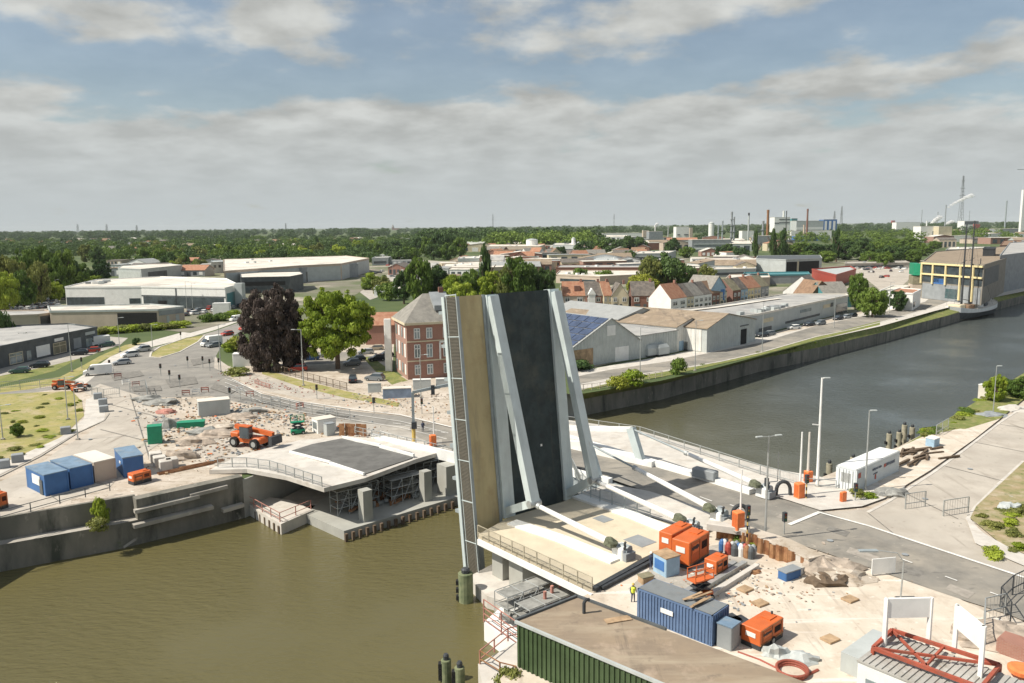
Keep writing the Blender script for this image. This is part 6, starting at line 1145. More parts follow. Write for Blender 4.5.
t = container(cb[0]+Vector((.0, .0, 0)), rzb, 7.0, 2.55, 2.62, BLUEC, BLROOF, 'weathered blue shipping container with grey roof and planks on top')
t.location = cb[0]; MB().box((2.9, -.045, 1.55), (1.15, .05, .38)).build('label_plate', WHITE, t)
for i, (a, x0, y0) in enumerate(((.2, 4.2, 1.7), (.35, 5.2, .9), (-.1, 4.6, 1.4), (.25, 5.4, 1.2), (.15, 4.9, 2.0))):
    p = cb[0]+Matrix.Rotation(rzb, 3, 'Z') @ Vector((x0, y0, 0)); tag(MB().box((0, 0, 2.74+i*.05), (2.2, .22, .05), rzb+1.2+a).build('plank', WOOD, loc=p), 'loose wooden plank lying on the blue container roof', 'plank', 'planks on the blue container')
wq = [G(*p) for p in ((835.4, 489.4), (855.9, 493.6), (901, 471.5))]
rzw2 = ang((wq[1].x, wq[1].y), (wq[2].x, wq[2].y)); t = container(wq[1], rzw2, 12.0, 2.6, 2.95, mat('white_container', (.66, .70, .71), .5, .05, .5), WHITE, 'long white container with red marks on its side standing at the water edge')
LAB = mat('dark_lettering', (.10, .12, .16), .7, .1, 3)
q = random.Random(5)
def marks(par, x0, z0, n, w_, h_, m, y=-.03):
    b = MB()
    for i in range(n): b.box((x0+i*w_*1.25, y, z0+q.uniform(-.02, .02)), (w_*q.uniform(.6, 1), .03, h_*q.uniform(.7, 1)))
    return b.build('lettering', m, par)
marks(t, 4.3, 2.05, 8, .26, .3, LAB); marks(t, 4.5, 1.45, 4, .26, .22, LAB); marks(t, 8.2, 1.95, 7, .3, .45, LAB); marks(t, 7.7, 1.95, 1, .6, .6, RED); marks(t, .7, 2.1, 1, .7, .9, RED); marks(t, 5.1, 1.0, 1, .5, .7, RED)
MB().box((-.03, 1.3, 1.7), (.05, 1.2, 1.2)).build('grille', GALV, t)
for k, (pf, pr, m, rm, l) in enumerate((((46, 497), (70.3, 491), BLUECAB, CABROOF, 'leftmost blue site cabin with a white notice on its end'), ((71, 491.2), (93.2, 485.6), BLUECAB, CABROOF, 'second blue site cabin, between the first one and the tan cabin'), ((95, 486), (113, 480), TANW, FLATP, 'tan site cabin with dusty roof right of the two blue ones'))):
    a, c = G(*pf), G(*pr); a9, c9 = G(46, 497), G(113, 480.5); rz = ang((a9.x, a9.y), (c9.x, c9.y)); L_ = 2.75; a = a9+(c9-a9).normalized()*(k*2.98)+Vector((-.3*k, .5*k, 0))*.6; t = thing('site_cabin', l, 'site cabin', a, rz, 'site cabins on the left quay')
    MB().box((L_/2, 3.0, 1.35), (L_-.08, 5.9, 2.6)).build('wall', m, t); MB().box((L_/2, 3.0, 2.72), (L_, 6.0, .16)).build('roof', rm, t)
    if k == 0: MB().box((-.02, 2.6, 1.7), (.06, 2.4, 1.2)).build('notice', WHITE, t); MB().box((-.02, 1.2, 1.0), (.06, .9, 1.9)).build('door', DGREY, t)
    f = MB(); f.box((L_/2, .06, 2.62), (L_, .16, .16)); f.box((L_/2, .06, .08), (L_, .16, .16))
    for x_ in (.06, L_-.06): f.box((x_, .06, 1.35), (.16, .16, 2.5))
    f.build('corner_frame', m, t)
a = G(124, 478); c = G(143.5, 468.5); t = thing('site_cabin', 'single blue site cabin right of the tan one with pale blue side', 'site cabin', G(124, 478), R(36), 'site cabins on the left quay')
MB().box((1.25, 2.8, 1.35), (2.5, 5.8, 2.6)).build('wall', BLUECAB, t); MB().box((1.25, 2.8, 2.72), (2.6, 5.9, .16)).build('roof', CABROOF, t); MB().box((-.03, 1.9, 1.7), (.06, .8, .3)).build('notice', WHITE, t)
def generator(p, rz, L_, Wd, Hh, label, wheels=False, group='orange generators'):
    t = thing('generator', label, 'generator', p, rz, group); MB().box((L_/2, Wd/2, .25), (L_*.99, Wd*.98, .5)).build('base_frame', DARKM, t)
    b = MB(); b.box((L_/2, Wd/2, .5+(Hh-.5)/2), (L_, Wd, Hh-.5), 0, .05); b.build('housing', ORANGE, t)
    g = MB()
    for k in range(6): g.box((L_*.62+k*L_*.045, -.02, Hh*.66), (L_*.02, .05, Hh*.28))
    g.build('grille', BLACK, t); MB().box((L_*.3, -.02, Hh*.7), (L_*.3, .04, Hh*.3)).build('door_panel', ORANGE2, t)
    q_ = random.Random(hash_(label)); b = MB(); [b.box((L_*(.12+.06*k), -.07, Hh*.74), (L_*.04, .03, Hh*q_.uniform(.08, .16))) for k in range(6)]; b.build('dark_lettering', DARKM, t); b = MB(); b.box((L_/2, -.015, .56), (L_*.98, .04, .12)); b.box((L_/2, -.015, Hh*.97), (L_*.94, .04, .05)); [b.box((L_*k, -.015, Hh*.55), (.04, .04, Hh*.75)) for k in (.1, .5, .9)]; b.build('panel_trim', RUST, t)
    MB().box((-.02, Wd*.5, Hh*.68), (.05, Wd*.5, Hh*.2)).build('label_plate', WHITE, t); MB().box((L_*.75, Wd*.5, Hh+.04), (L_*.3, Wd*.5, .1)).build('roof_grille', ORANGE, t)
    MB().tube((L_*.9, Wd*.5, Hh), (L_*.9, Wd*.5, Hh+.3), .09).build('exhaust', DARKM, t)
    if wheels:
        for yy in (.05, Wd-.05): wheel(L_*.55, yy, .35, t)
        MB().bar((L_, Wd/2, .45), (L_+1.2, Wd/2, .4), .12, .12).build('drawbar', DARKM, t)
    return t
def genpx(p0, p1, Wd, Hh, label, **k):
    a, c = G(*p0), G(*p1); return generator(a, ang((a.x, a.y), (c.x, c.y)), (c-a).length, Wd, Hh, label, **k)
genpx((689, 571), (709, 558), 1.9, 2.75, 'front one of the two tall orange generators standing side by side'); genpx((671.5, 559), (692, 547.5), 1.5, 2.5, 'rear one of the two tall orange generators standing side by side')
genpx((716, 580), (728, 573), 1.3, 1.75, 'small orange generator right of the two tall ones')
genpx((760, 653), (783, 638), 1.7, 1.75, 'orange trailer compressor on the sandy yard behind the shed', wheels=True)
def boxcab(p, rz, s_, m, rm, label, name='equipment_box', cat='box', face=None):
    t = thing(name, label, cat, p, rz); b = MB(); b.box((s_[0]/2, s_[1]/2, s_[2]/2), s_, 0, .06); b.build('body', m, t); MB().box((s_[0]/2, s_[1]/2, s_[2]+.03), (s_[0]+.08, s_[1]+.08, .1)).build('lid', rm, t)
    if face: MB().box((-.01, s_[1]/2, s_[2]*.55), (.05, s_[1]*.7, s_[2]*.5)).build('panel', face, t)
    return t
boxcab(G(666, 579), R(30), (1.7, 1.9, 1.9), LBLUE, WOOD, 'blue-grey tank box left of the tall orange generators', face=BLUE)
boxcab(G(716, 647), rzb, (1.3, 1.3, 2.0), MGREY, CABROOF, 'grey caged crate at the right end of the blue container', face=GALV)
for k in range(2): boxcab(G(727+k*9, 636+k*2), R(25), (1.5, 1.2, 1.0), DWOOD, DARKM, 'dark timber crate between blue container and orange compressor' if k == 0 else 'low dark crate just left of the orange compressor', name='crate', cat='crate')
boxcab(G(786, 583), R(30), (2.0, 1.0, .9), BLUECAB, MGREY, 'blue-grey skip box in the yard below the sheet piles'); boxcab(G(797, 577), R(28), (2.2, 1.4, .7), WHITE, FLATP, 'low white block behind the blue-grey skip box')
boxcab(G(808, 574), R(28), (2.0, 1.6, 1.4), PALECONC, SAND, 'pale concrete box at the right end of the sheet piles'); boxcab(G(934, 449), R(36), (1.6, 1.3, 1.4), LBLUE, WHITE, 'small blue container box beyond the white container'); boxcab(G(990, 401), R(35), (3.0, 2.2, 2.7), FLATP, WHITE, 'small white hut on the grassy right bank', name='hut', cat='hut')
boxcab(G(643, 586), R(25), (1.2, .9, .7), WOOD, OLIVET, 'brown wooden crate behind the blue container', name='crate', cat='crate')
boxcab(G(199, 417.5), R(25), (5.2, 2.6, 2.7), LGREY, FLATP, 'pale container with red mark on the left construction site', name='site_container', cat='container'); boxcab(G(186, 416), R(25), (1, 2.6, 2.6), WHITE, FLATP, 'x') if 0 else None
boxcab(G(148, 445), R(20), (2.0, 1.8, 2.7), GREENP, GREENP, 'tall green bin on the left construction site', name='green_bin', cat='bin'); boxcab(G(177, 429), R(14), (4.2, 1.8, .9), GREENP, GREENP, 'low green skip on the left construction site', name='green_skip', cat='skip')
boxcab(G(318, 434), R(38), (3.2, 2.2, 2.2), WHITE, FLATP, 'white cabin beside the fresh asphalt deck', name='site_cabin', cat='site cabin', face=GLASSL); boxcab(G(327, 436.5), R(38), (1.4, 1.2, 1.9), LGREY, MGREY, 'grey cabinet beside the white cabin by the asphalt deck')
boxcab(G(233, 367), R(10), (5.0, 3.0, 3.0), WHITE, WHITE, 'white kiosk with a red panel on the corner below the copper beech', name='kiosk', cat='kiosk', face=RED); boxcab(G(213, 317), R(5), (6, 3, 5), WHITE, WHITE, 'white and red sign box near the dealership', name='sign_box', cat='sign', face=RED)
genpx((134, 486), (152, 481), 1.4, 1.5, 'orange generator beside the blue cabin on the left quay'); genpx((-6, 513), (9, 508), 2.2, 2.0, 'orange generator cut by the left edge')
boxcab(G(383, 399), R(8), (5.4, 2.2, 1.9), mat('dull_blue', (.22, .28, .38), .7), FLATP, 'dull blue cabin with pale roof at the roadside before the brick house', name='site_cabin', cat='site cabin'); boxcab(G(368, 393), R(8), (2.6, .3, 1.8), LGREY, LGREY, 'grey-blue hoarding panel left of the blue roadside cabin', name='hoarding', cat='hoarding')
boxcab(G(413, 390), R(6), (3.6, 1.2, 2.0), LGREY, WHITE, 'pale grey cabinet at the lamp post before the brick house'); boxcab(G(436, 388), R(6), (4.2, 1.2, 1.8), LGREY, WHITE, 'second pale cabinet before the brick house, near the leaf')
for i, (x_, y_) in enumerate(((156, 461), (160, 465), (166, 469), (172, 467))): tag(MB().box((0, 0, .65), (1.6, 1.6, 1.3), R(30), .08).build('concrete_block', PALECONC, loc=G(x_, y_)), 'pale concrete block beside the blue cabin on the left quay', 'concrete block', 'concrete blocks by the blue cabin')
for i, (x_, y_) in enumerate(((98, 399), (103, 405), (104, 412), (66, 434), (18, 462), (4, 468))): tag(MB().box((0, 0, .6), (1.5, 1.2, 1.2), R(30), .06).build('concrete_block', MGREY, loc=G(x_, y_)), 'grey concrete block along the edge of the dry grass triangle', 'concrete block', 'concrete blocks beside the dry grass')
for k in range(3): tag(MB().box((0, 0, .28), (2.6, .35, .3), R(28+k*3)).build('rusty_beam', RUST, loc=G(341+k*6, 436-k*.6, .1)), 'x') if 0 else None
b = MB(); [b.box((i*.9, (i % 2)*.22, 1.0), (.86, .12, 2.0)) for i in range(5)]; tag(b.build('rusty_sheet', RUST, loc=G(342, 436), rz=R(-8)), 'short rusty sheet wall behind the fresh asphalt deck', 'sheet wall')
# rebar and timber piles, rubble heaps
for i, (x_, y_, a, l) in enumerate(((182, 471, 40, 'bundle of rusty rebar lying on the left quay, nearest the blocks'), (193, 469, 42, 'middle bundle of rusty rebar on the left quay'), (203, 466, 38, 'bundle of rusty rebar nearest the curved railing'))):
    b = MB(); [b.tube((-3, j*.12, .1+(j % 2)*.1), (3, j*.12+.2, .12+(j % 3)*.08), .06, n=5) for j in range(8)]; tag(b.build('rebar_bundle', RUST, loc=G(x_, y_), rz=R(a)), l, 'rebar')
q = random.Random(11)
for i in range(18):
    p = G(q.uniform(902, 940), q.uniform(452, 466)) if i < 13 else G(q.uniform(912, 950), q.uniform(449, 462)); tag(MB().box((0, 0, .2+q.random()*.35), (q.uniform(2, 4), .3, .28), R(q.uniform(10, 60))).build('timber_beam', DWOOD, loc=p), 'dark old timber beam in the pile right of the white container', 'timber beam', 'old timber beams by the white container')
HEAPM = [RUBBLE, SAND, TARP, RUBBLE]
for i, (x_, y_, sx, sz, m, l) in enumerate(((164, 404, 3.4, 1.0, TARP, 'dark grey covered heap at the top of the left site'), (166, 413, 1.8, .7, PINK, 'pinkish heap on the left site'), (167, 427, 2.2, 1.6, TARP, 'dark heap beside the green skip'), (195, 443, 3.0, .9, RUBBLE, 'long grey rubble heap on the left site'), (215, 435, 4.2, .8, RUBBLE, 'rubble heap right of the long grey one'), (205, 434, 3, .9, TARP, 'grey covered heap behind the long rubble heap'), (182, 458, 2.4, 1.1, RUBBLE, 'pale rubble heap near the concrete blocks'), (222, 428, 2.6, .8, SAND, 'sandy heap left of the orange telehandler'), (146, 400, 3, .8, TARP, 'grey heap next to the pale hardstanding'), (240, 418, 3, .9, RUBBLE, 'heap of rubble behind the orange telehandler'), (252, 412, 3, .8, TARP, 'dark heap behind the left road works'),
        (822, 571, 3.4, 1.1, RUBBLE, 'gravel heap at the end of the sheet piles'), (838, 580, 3.0, .8, SAND, 'sandy heap in the yard near the road'), (840, 573, 2, .7, RUBBLE, 'small dark rubble heap near the road edge'), (776, 656, 1.1, .9, LGREY, 'pile of pale plastic sheeting beside the compressor'), (800, 661, 1.4, .6, LGREY, 'pale rock heap behind the red hose coil'), (750, 573, 1.0, .35, RUST, 'small reddish heap before the sheet piles'), (1004, 642, 3.4, .9, RUBBLE, 'rubble heap by the right fence'), (985, 634, 3, .8, RUBBLE, 'weedy rubble heap left of the right fence'), (1010, 510, 1.6, .9, LGREY, 'pale rock on the dry verge at the right'), (990, 416, 2.8, .5, MGREY, 'flat grey heap on the grassy right bank'), (1015, 410, 3.5, .6, PALECONC, 'pale heap on the grassy right bank edge'), (884, 496, 1.5, .6, TARP, 'grey rounded heap beside the lamp post at the white container'), (893, 495, 2.2, .8, TARP, 'dark covered heap beside the side road kerb'), (828, 584, 1.8, .9, DWOOD, 'dark scrap heap in the yard'))):
    p = G(x_, y_); o = MB().lump((0, 0, 0), (sx, sx*.6, sz), i, 3, .5).build('rubble_heap' if m in (RUBBLE, SAND) else 'covered_heap', m, loc=p); tag(o, l, 'heap')
def scatter(name, px, n, m, label, smin=.15, smax=.6, seed=1, kind='stuff'):
    q = random.Random(seed); P_ = [G(*p) for p in px]; b = MB(); smax = smax*.62; smin = smin*.7
    for i in range(n):
        u = [q.random()**3.5 for _ in P_]; s_ = sum(u); p = sum((P_[j]*(u[j]/s_) for j in range(len(P_))), Vector((0, 0, 0))); cl_ = 2.2 if q.random() < .5 else .9; k = smin+(smax-smin)*q.random()**2.5
        b.box((p.x+q.gauss(0, cl_), p.y+q.gauss(0, cl_), .12), (k*q.uniform(.5, 2.4), k, k*q.uniform(.4, 1)), q.random()*3)
    return tag(b.build(name, m), label, 'debris', kind=kind)
scatter('site_debris', [(130, 400), (260, 402), (290, 430), (150, 440), (240, 460), (190, 470)], 260, RUBBLE, 'loose rubble, timber and stone strewn over the left construction site', seed=1)
scatter('site_debris', [(140, 395), (230, 400), (330, 425), (180, 455)], 160, TARP, 'dark loose scrap strewn over the left construction site', seed=2)
scatter('site_debris', [(220, 372), (300, 388), (340, 398), (250, 385)], 120, PINK, 'reddish brick rubble along the upper side of the left road works', seed=3, smax=.45)
scatter('site_debris', [(280, 425), (350, 432), (410, 446), (330, 430)], 160, PALECONC, 'pale rubble and panels along the edge between road and asphalt deck', seed=4, smax=.8)
scatter('site_debris', [(640, 600), (700, 560), (760, 570), (820, 590), (870, 610)], 90, RUBBLE, 'small stones and scrap on the right yard', seed=5, smax=.35)
scatter('site_debris', [(380, 385), (450, 400), (440, 395), (350, 400)], 110, RUBBLE, 'loose rubble on the roadside below the brick house', seed=6, smax=.5)
scatter('site_debris', [(810, 560), (850, 580), (830, 570)], 110, RUBBLE, 'coarse gravel at the end of the sheet piles', seed=7, smax=.5)
scatter('verge_stones', [(980, 530), (1060, 560), (1030, 480)], 80, CONC, 'pale stones on the right verge', seed=8, smax=.45)
COLS = [('pale board and pallet scraps', FLATP, 60, .7), ('rusty offcuts', RUST, 70, .5), ('timber boards and pallets', WOOD, 90, .7), ('grey concrete pieces', MGREY, 110, .8), ('orange and red plastic barriers', ORANGE2, 26, .5)]
for i_, (nm_, m_, n_, mx_) in enumerate(COLS):
    scatter('site_debris', [(120, 395), (260, 400), (300, 432), (150, 440), (250, 460), (200, 472)], n_*2, m_, nm_+' strewn over the left construction site', seed=30+i_, smax=mx_)
    scatter('site_debris', [(225, 406), (270, 414), (320, 424), (380, 436)], n_, m_, nm_+' lying along the lower edge of the left road', seed=40+i_, smax=mx_*.8)
    scatter('site_debris', [(640, 600), (690, 575), (740, 560), (830, 585), (760, 610), (700, 640)], n_//2, m_, nm_+' lying about the right yard', seed=50+i_, smax=mx_*.5)
    scatter('site_debris', [(340, 398), (390, 400), (450, 405), (460, 425), (350, 405)], n_//2, m_, nm_+' on the roadside before the brick house', seed=60+i_, smax=mx_*.7)
    scatter('apron_debris', [(300, 508), (350, 520), (440, 490), (430, 478), (360, 490)], n_//2, m_, nm_+' under the left abutment deck', seed=70+i_, smax=mx_) if 0 else None
q = random.Random(21); b = MB(); b2_ = MB()
for i in range(150):
    P_ = [G(*p, -4) for p in ((318, 510), (350, 522), (440, 492), (430, 478), (360, 490))]; u = [q.random() for _ in P_]; s_ = sum(u); p = sum((P_[j]*(u[j]/s_) for j in range(5)), Vector((0, 0, 0)))
    (b if i % 2 else b2_).box((p.x+q.gauss(0, 1.5), p.y+q.gauss(0, 1.5), -3.9+q.random()*.5), (q.uniform(.2, 2.2), q.uniform(.1, .5), q.uniform(.1, .9)), q.random()*3)
tag(b.build('apron_debris', GALV), 'steel pipes and frames stored under the left abutment deck', 'debris', kind='stuff'); tag(b2_.build('apron_debris', RUST), 'rusty beams stored under the left abutment deck', 'debris', kind='stuff')
scaffold((392, 505), -4, 5, 2, 3.3, R(40), 'steel framed scaffold between the two slim columns', m=GALV); scaffold((372, 500), -4, 6, 2, 3.4, R(40), 'long scaffold deep under the abutment deck', m=GALV)
for i_, (x_, y_) in enumerate(((110, 372), (118, 378), (126, 384), (136, 386), (240, 392), (250, 396), (275, 402), (300, 408), (330, 414), (205, 392), (196, 394), (186, 395))):
    b = MB(); b.box((0, 0, .9), (1.5, .06, .25)); b.box((0, 0, .5), (1.5, .06, .2)); b.box((-.7, 0, .5), (.06, .4, 1.0)); b.box((.7, 0, .5), (.06, .4, 1.0)); tag(b.build('road_barrier', PINK if i_ % 2 else WHITE, loc=G(x_, y_, .1), rz=q.random()), 'low red or white barrier board along the left road works', 'barrier', 'barrier boards along the left road works')
for i_, (x_, y_) in enumerate(((760, 604), (700, 628), (850, 600), (745, 590), (830, 640))): tag(MB().box((0, 0, .1), (1.2, 1.0, .14), q.random()).build('pallet', WOOD, loc=G(x_, y_, .1)), 'loose wooden pallet lying on the sandy right yard', 'pallet', 'pallets on the right yard')
# sheet piles
pp = [G(*p, 0) for p in ((716, 538), (745, 548), (775, 560), (806, 572))]; i = 0
for a, c in zip(pp[:-1], pp[1:]):
    d = c-a; n_ = int(d.length/.62); rz = math.atan2(d.y, d.x)
    for k in range(n_):
        q_ = a+d*(k+.5)/n_; i += 1; hh = 1.9-.25*(k/n_)-((q_-pp[0]).length*.03)
        b = MB(); o_ = .16 if k % 2 else -.16; b.hexa([(-.33, -.05, 0), (-.2, o_-.05, 0), (.2, o_-.05, 0), (.33, -.05, 0)]+[(-.33, -.05, hh), (-.2, o_-.05, hh), (.2, o_-.05, hh), (.33, -.05, hh)]) if 0 else b.prism([(-.33, 0), (-.2, o_), (.2, o_), (.33, 0), (.33, .05), (.2, o_+.06), (-.2, o_+.06), (-.33, .05)], -.2, hh)
        tag(b.build('sheet_pile', RUST, loc=q_, rz=rz), 'rusty steel sheet pile in the retaining row below the road', 'sheet pile', 'rusty sheet piles below the road')
b = MB(); b.prism([(p.x, p.y) for p in (G(718, 536), G(745, 546), G(775, 558), G(806, 570), G(830, 572), G(790, 552), G(750, 539), G(728, 531))], 0, 1.35); tag(b.build('retained_soil', SAND), 'soil shelf held behind the rusty sheet piles', 'earth bank')
tag(MB().box((0, 0, .35), (4.2, 1.2, .7), R(-25), .05).build('concrete_pad', PALECONC, loc=G(728, 531, 1.3)), 'pale pad under the orange cabinet beside the road', 'pad')
# orange cabinets, posts, signals
def cabinet(px, label, z=0, s_=(1.0, .9, 2.0), rz=.4, m=ORANGE2):
    t = thing('orange_cabinet', label, 'barrier cabinet', G(*px, z)+Vector((0, 0, 0)), rz, 'orange barrier cabinets'); MB().box((0, 0, s_[2]/2), s_, 0, .07).build('body', m, t); MB().box((-s_[0]/2-.01, 0, s_[2]*.55), (.04, s_[1]*.7, s_[2]*.7)).build('door', ORANGE, t); MB().box((0, 0, .06), (s_[0]*1.3, s_[1]*1.3, .12)).build('foot', CONC, t); return t
def pole(px, h, label, z=0, r_=.09, m=GALV, name='pole', cat='pole', group=None, lean_=0):
    t = thing(name, label, cat, G(*px, z), 0, group); MB().tube((0, 0, 0), (lean_, 0, h), r_*1.25, r_*.8, 8).build('shaft', m, t); MB().box((0, 0, .05), (r_*5, r_*5, .1)).build('base_plate', GALV, t); return t
cabinet((738, 530), 'orange cabinet on the pale pad at the near road edge', z=1.6); cabinet((799, 499), 'orange cabinet beyond the road at the foot of the tall white pole'); cabinet((808, 483), 'smaller orange cabinet nearer the river beyond the road', s_=(.9, .8, 1.6)); cabinet((843, 503), 'orange barrier block leaning in front of the white container', s_=(.8, .4, 1.4)); cabinet((433, 446), 'orange cabinet on the white parapet of the left bank', z=.3, s_=(.9, .8, 1.7))
pole((740, 528), 6.2, 'slim white barrier pole on the orange cabinet at the near road edge', z=1.6, r_=.09, m=WHITE); pole((799.5, 497), 8.0, 'tall white barrier pole beyond the road, left of two', r_=.12, m=WHITE); pole((807.5, 483), 6.6, 'tall pale barrier pole beyond the road, right of two', r_=.16, m=PALECONC); pole((434, 442), 5.4, 'thin barrier pole above the orange cabinet on the left parapet', z=.5, r_=.08, m=WHITE)
def lamp(px, yt, label, arm=1.6, rz=0, name='street_lamp', double=False, m=GALV, r_=.1, z=0, group=None):
    p = G(*px, z); h = (px[1]-yt)/(px[1]-hor(px[0]))*HC*1.03; t = thing(name, label, 'street lamp', p, rz, group); MB().tube((0, 0, 0), (0, 0, h), r_*1.3, r_*.7, 8).build('post', m, t)
    b = MB(); b.tube((0, 0, h-.1), (arm, 0, h), r_*.5, n=6)
    if double: b.tube((0, 0, h-.1), (-arm, 0, h), r_*.5, n=6)
    b.build('arm', m, t)
    for s_ in ((1, -1) if double else (1,)): MB().box((s_*(arm+.2), 0, h), (.8, .28, .12), 0, .05).build('lamp_head', LGREY, t)
    MB().box((0, 0, .15), (.5, .5, .3)).build('footing', CONC, t); return t
mast = lamp((817, 488), 378, 'tall silver mast with camera bracket behind the orange cabinets', arm=.4, r_=.16, m=WHITE); MB().bar((0, 0, 8), (-.9, 0, 8.1), .12, .12).build('camera_arm', WHITE, mast)
l5 = lamp((765, 541), 435, 'double headed lamp on a tall grey post at the near road edge', arm=.9, double=True, rz=R(15), r_=.1); b = MB(); b.path([(.2, 0, 6.3), (1.2, 0, 6.3), (1.2, 0, 9.4)], .05, 5); b.build('cage_ladder', GALV, l5)
lamp((865, 492), 410, 'slim lamp post at the long side of the white container', arm=.3); lamp((303.5, 386), 330, 'grey street lamp in front of the copper beech and lime tree', arm=1.4, rz=R(180)); lamp((993, 414), 366, 'thin lamp post beside the small white hut', arm=.3, r_=.07)
for (p, yt, l) in (((640, 376), 328, 'first lamp of the far quay road, near the solar roofed shed'), ((695, 371), 321, 'second lamp of the far quay road, by the white warehouse'), ((762, 352), 303, 'third lamp of the far quay road, at the warehouse end'), ((834, 328), 297, 'fourth lamp of the far quay road, before the grey office'), ((889, 313), 283, 'fifth lamp of the far quay road, beside the trees'), ((926, 297), 262, 'sixth lamp of the far quay road, before the yellow framed hall'),
        ((68, 420), 377, 'lamp post at the edge of the dry grass beside the street'), ((72, 372), 325, 'lamp post in front of the grey shop'), ((78, 440), 388, 'lamp post beside the pale footpath at the dry grass'), ((120, 352), 318, 'lamp post beside the dark hoarding at the street'), ((153, 352), 325, 'lamp post at the tip of the traffic island'), ((221, 372), 325, 'lamp post on the corner left of the white kiosk'), ((187, 310), 282, 'lamp post in the dealership forecourt, left'), ((193, 312), 284, 'lamp post in the dealership forecourt, right'), ((35, 303), 284, 'lamp post before the wood at the left edge'), ((57, 302), 280, 'second lamp post before the wood at the left edge'),
        ((401, 276), 258, 'lamp post with curved arm above the lime tree'), ((393, 277), 260, 'second lamp post left of the curved one above the lime tree'), ((421, 398), 355, 'lamp post at the pale cabinets before the brick house'), ((3, 440), 405, 'lamp post at the left edge beside the dry grass')):
    lamp(p, yt, l, arm=1.0, r_=.08, rz=rnd.random()*.5)
def signal(px, h, label, m=DARKM, z=0, striped=False, group=None):
    t = thing('traffic_signal', label, 'traffic signal', G(*px, z), rnd.random(), group); MB().tube((0, 0, 0), (0, 0, h), .07, n=6).build('post', YELL if striped else GALV, t); b = MB(); b.box((0, 0, h-.4), (.4, .35, 1.0)); b.build('signal_head', m, t)
    for k in range(3): MB().tube((0, -.17, h-.7+k*.3), (0, -.26, h-.7+k*.3), .1, n=8).build('lens', [mat('green_lens', (.015, .08, .04), .4), mat('amber_lens', (.16, .09, .02), .4), mat('red_lens', (.14, .02, .015), .4)][k], t)
    if striped:
        for k in range(3): MB().tube((0, 0, .4+k*.8), (0, 0, .8+k*.8), .09, n=6).build('black_band', BLACK, t)
    return t
signal((747, 541), 3.6, 'black and yellow striped signal post beside the orange cabinet', z=1.3, striped=True); signal((806, 500), 3.0, 'yellow striped signal post beyond the road beside the orange cabinet', striped=True); signal((766, 500), 2.6, 'signal at the anchor block beyond the road'); signal((784, 535), 2.4, 'small dark signal at the stop line'); signal((855, 502), 2.2, 'dark signal before the white container')
for i, (x_, y_) in enumerate(((188, 368), (203, 368), (161, 376), (170, 383), (180, 388), (219, 370), (210, 371), (181, 341), (230, 402), (110, 372), (82, 369), (374, 413), (422, 414), (317, 399))): signal((x_, y_), 2.7, 'traffic signal at the left road junction', group='traffic signals at the left junction')
# portal signal on the left parapet
t = thing('portal_signal', 'grey portal arm with signals rising from the white parapet on the left bank', 'signal gantry', G(414, 444, .3), R(7)); MB().tube((0, 0, 0), (0, 0, 2.6), .28, n=8).build('yellow_base', YELL, t); MB().box((0, 0, 5.2), (.4, .4, 5.4)).build('mast', GSTEEL, t); MB().box((.1, -.1, 2.9), (.8, .6, 1.0)).build('signal_head', DARKM, t); MB().bar((0, 0, 7.9), (6.9, .2, 9.1), .35, .4).build('arm', GSTEEL, t)
for x_, z_ in ((3.0, 8.3), (6.8, 9.0)): MB().box((x_, -.25, z_-.1), (.55, .4, 1.4)).build('signal_head', DARKM, t)
# barriers (site fences)
def fence(px, label, h=1.9, m=GALV, name='site_fence', z=0, **k): return rail(name, px, label, h=h, m=m, cat='fence', z=z, step=3.2, mesh_gap=.35, **k)
fence([(130, 392), (146, 389), (148, 397)], 'grey mesh site fence panel at the junction'); fence([(92, 395), (104, 399), (120, 397)], 'mesh site fence beside the pale hardstanding'); fence([(0, 391), (60, 387), (84, 391)], 'mesh site fence along the street above the dry grass'); fence([(230, 398), (262, 404), (300, 412), (350, 420)], 'mesh site fence along the lower side of the left road', mesh_gap=.6) if 0 else fence([(230, 398), (262, 404), (300, 412), (350, 420)], 'mesh site fence along the lower side of the left road')
fence([(1010, 624), (1000, 608), (1012, 596), (1024, 590)], 'dark mesh fence at the right edge of the yard', m=DARKM); fence([(983, 650), (984, 620), (1005, 615)], 'mesh fence standing behind the rooftop cabin', m=GALV); fence([(943, 517), (968, 513)], 'single mesh fence panel on the side road'); fence([(905, 510), (925, 507)], 'mesh fence panel in front of the side road'); fence([(936, 437), (948, 430)], 'mesh fence panel on the right bank quay')
rail('wooden_fence', [(262, 368), (290, 376), (320, 384), (347, 391)], 'long brown paling fence curving below the copper beech and lime tree', h=1.7, m=DWOOD, step=2.4, mesh_gap=.3, cat='fence'); rail('wooden_fence', [(575, 392), (600, 389), (636, 382), (662, 377)], 'tan post fence on the far quay beside the raised leaf', h=1.3, m=TANW, step=2, mesh_gap=1, cat='fence'); rail('quay_railing', [(-30, 528), (0, 520.5), (60, 504), (110, 491)], 'dark post and rail fence on top of the old quay wall', h=1.1, m=DGREY, step=3.4, bars=False, z=.55)
rail('red_barrier', [(255, 384), (262, 386.5), (270, 389)], 'red and white barrier boards beside the left road works', h=1.0, m=PINK, bars=True, step=1.5, cat='barrier')
tag(MB().prism([(0, 0), (46, 6), (46, 6.4), (0, .4)], 0, 1.3).build('low_wall', PALECONC, loc=G(575, 392, -.2)), 'x') if 0 else None
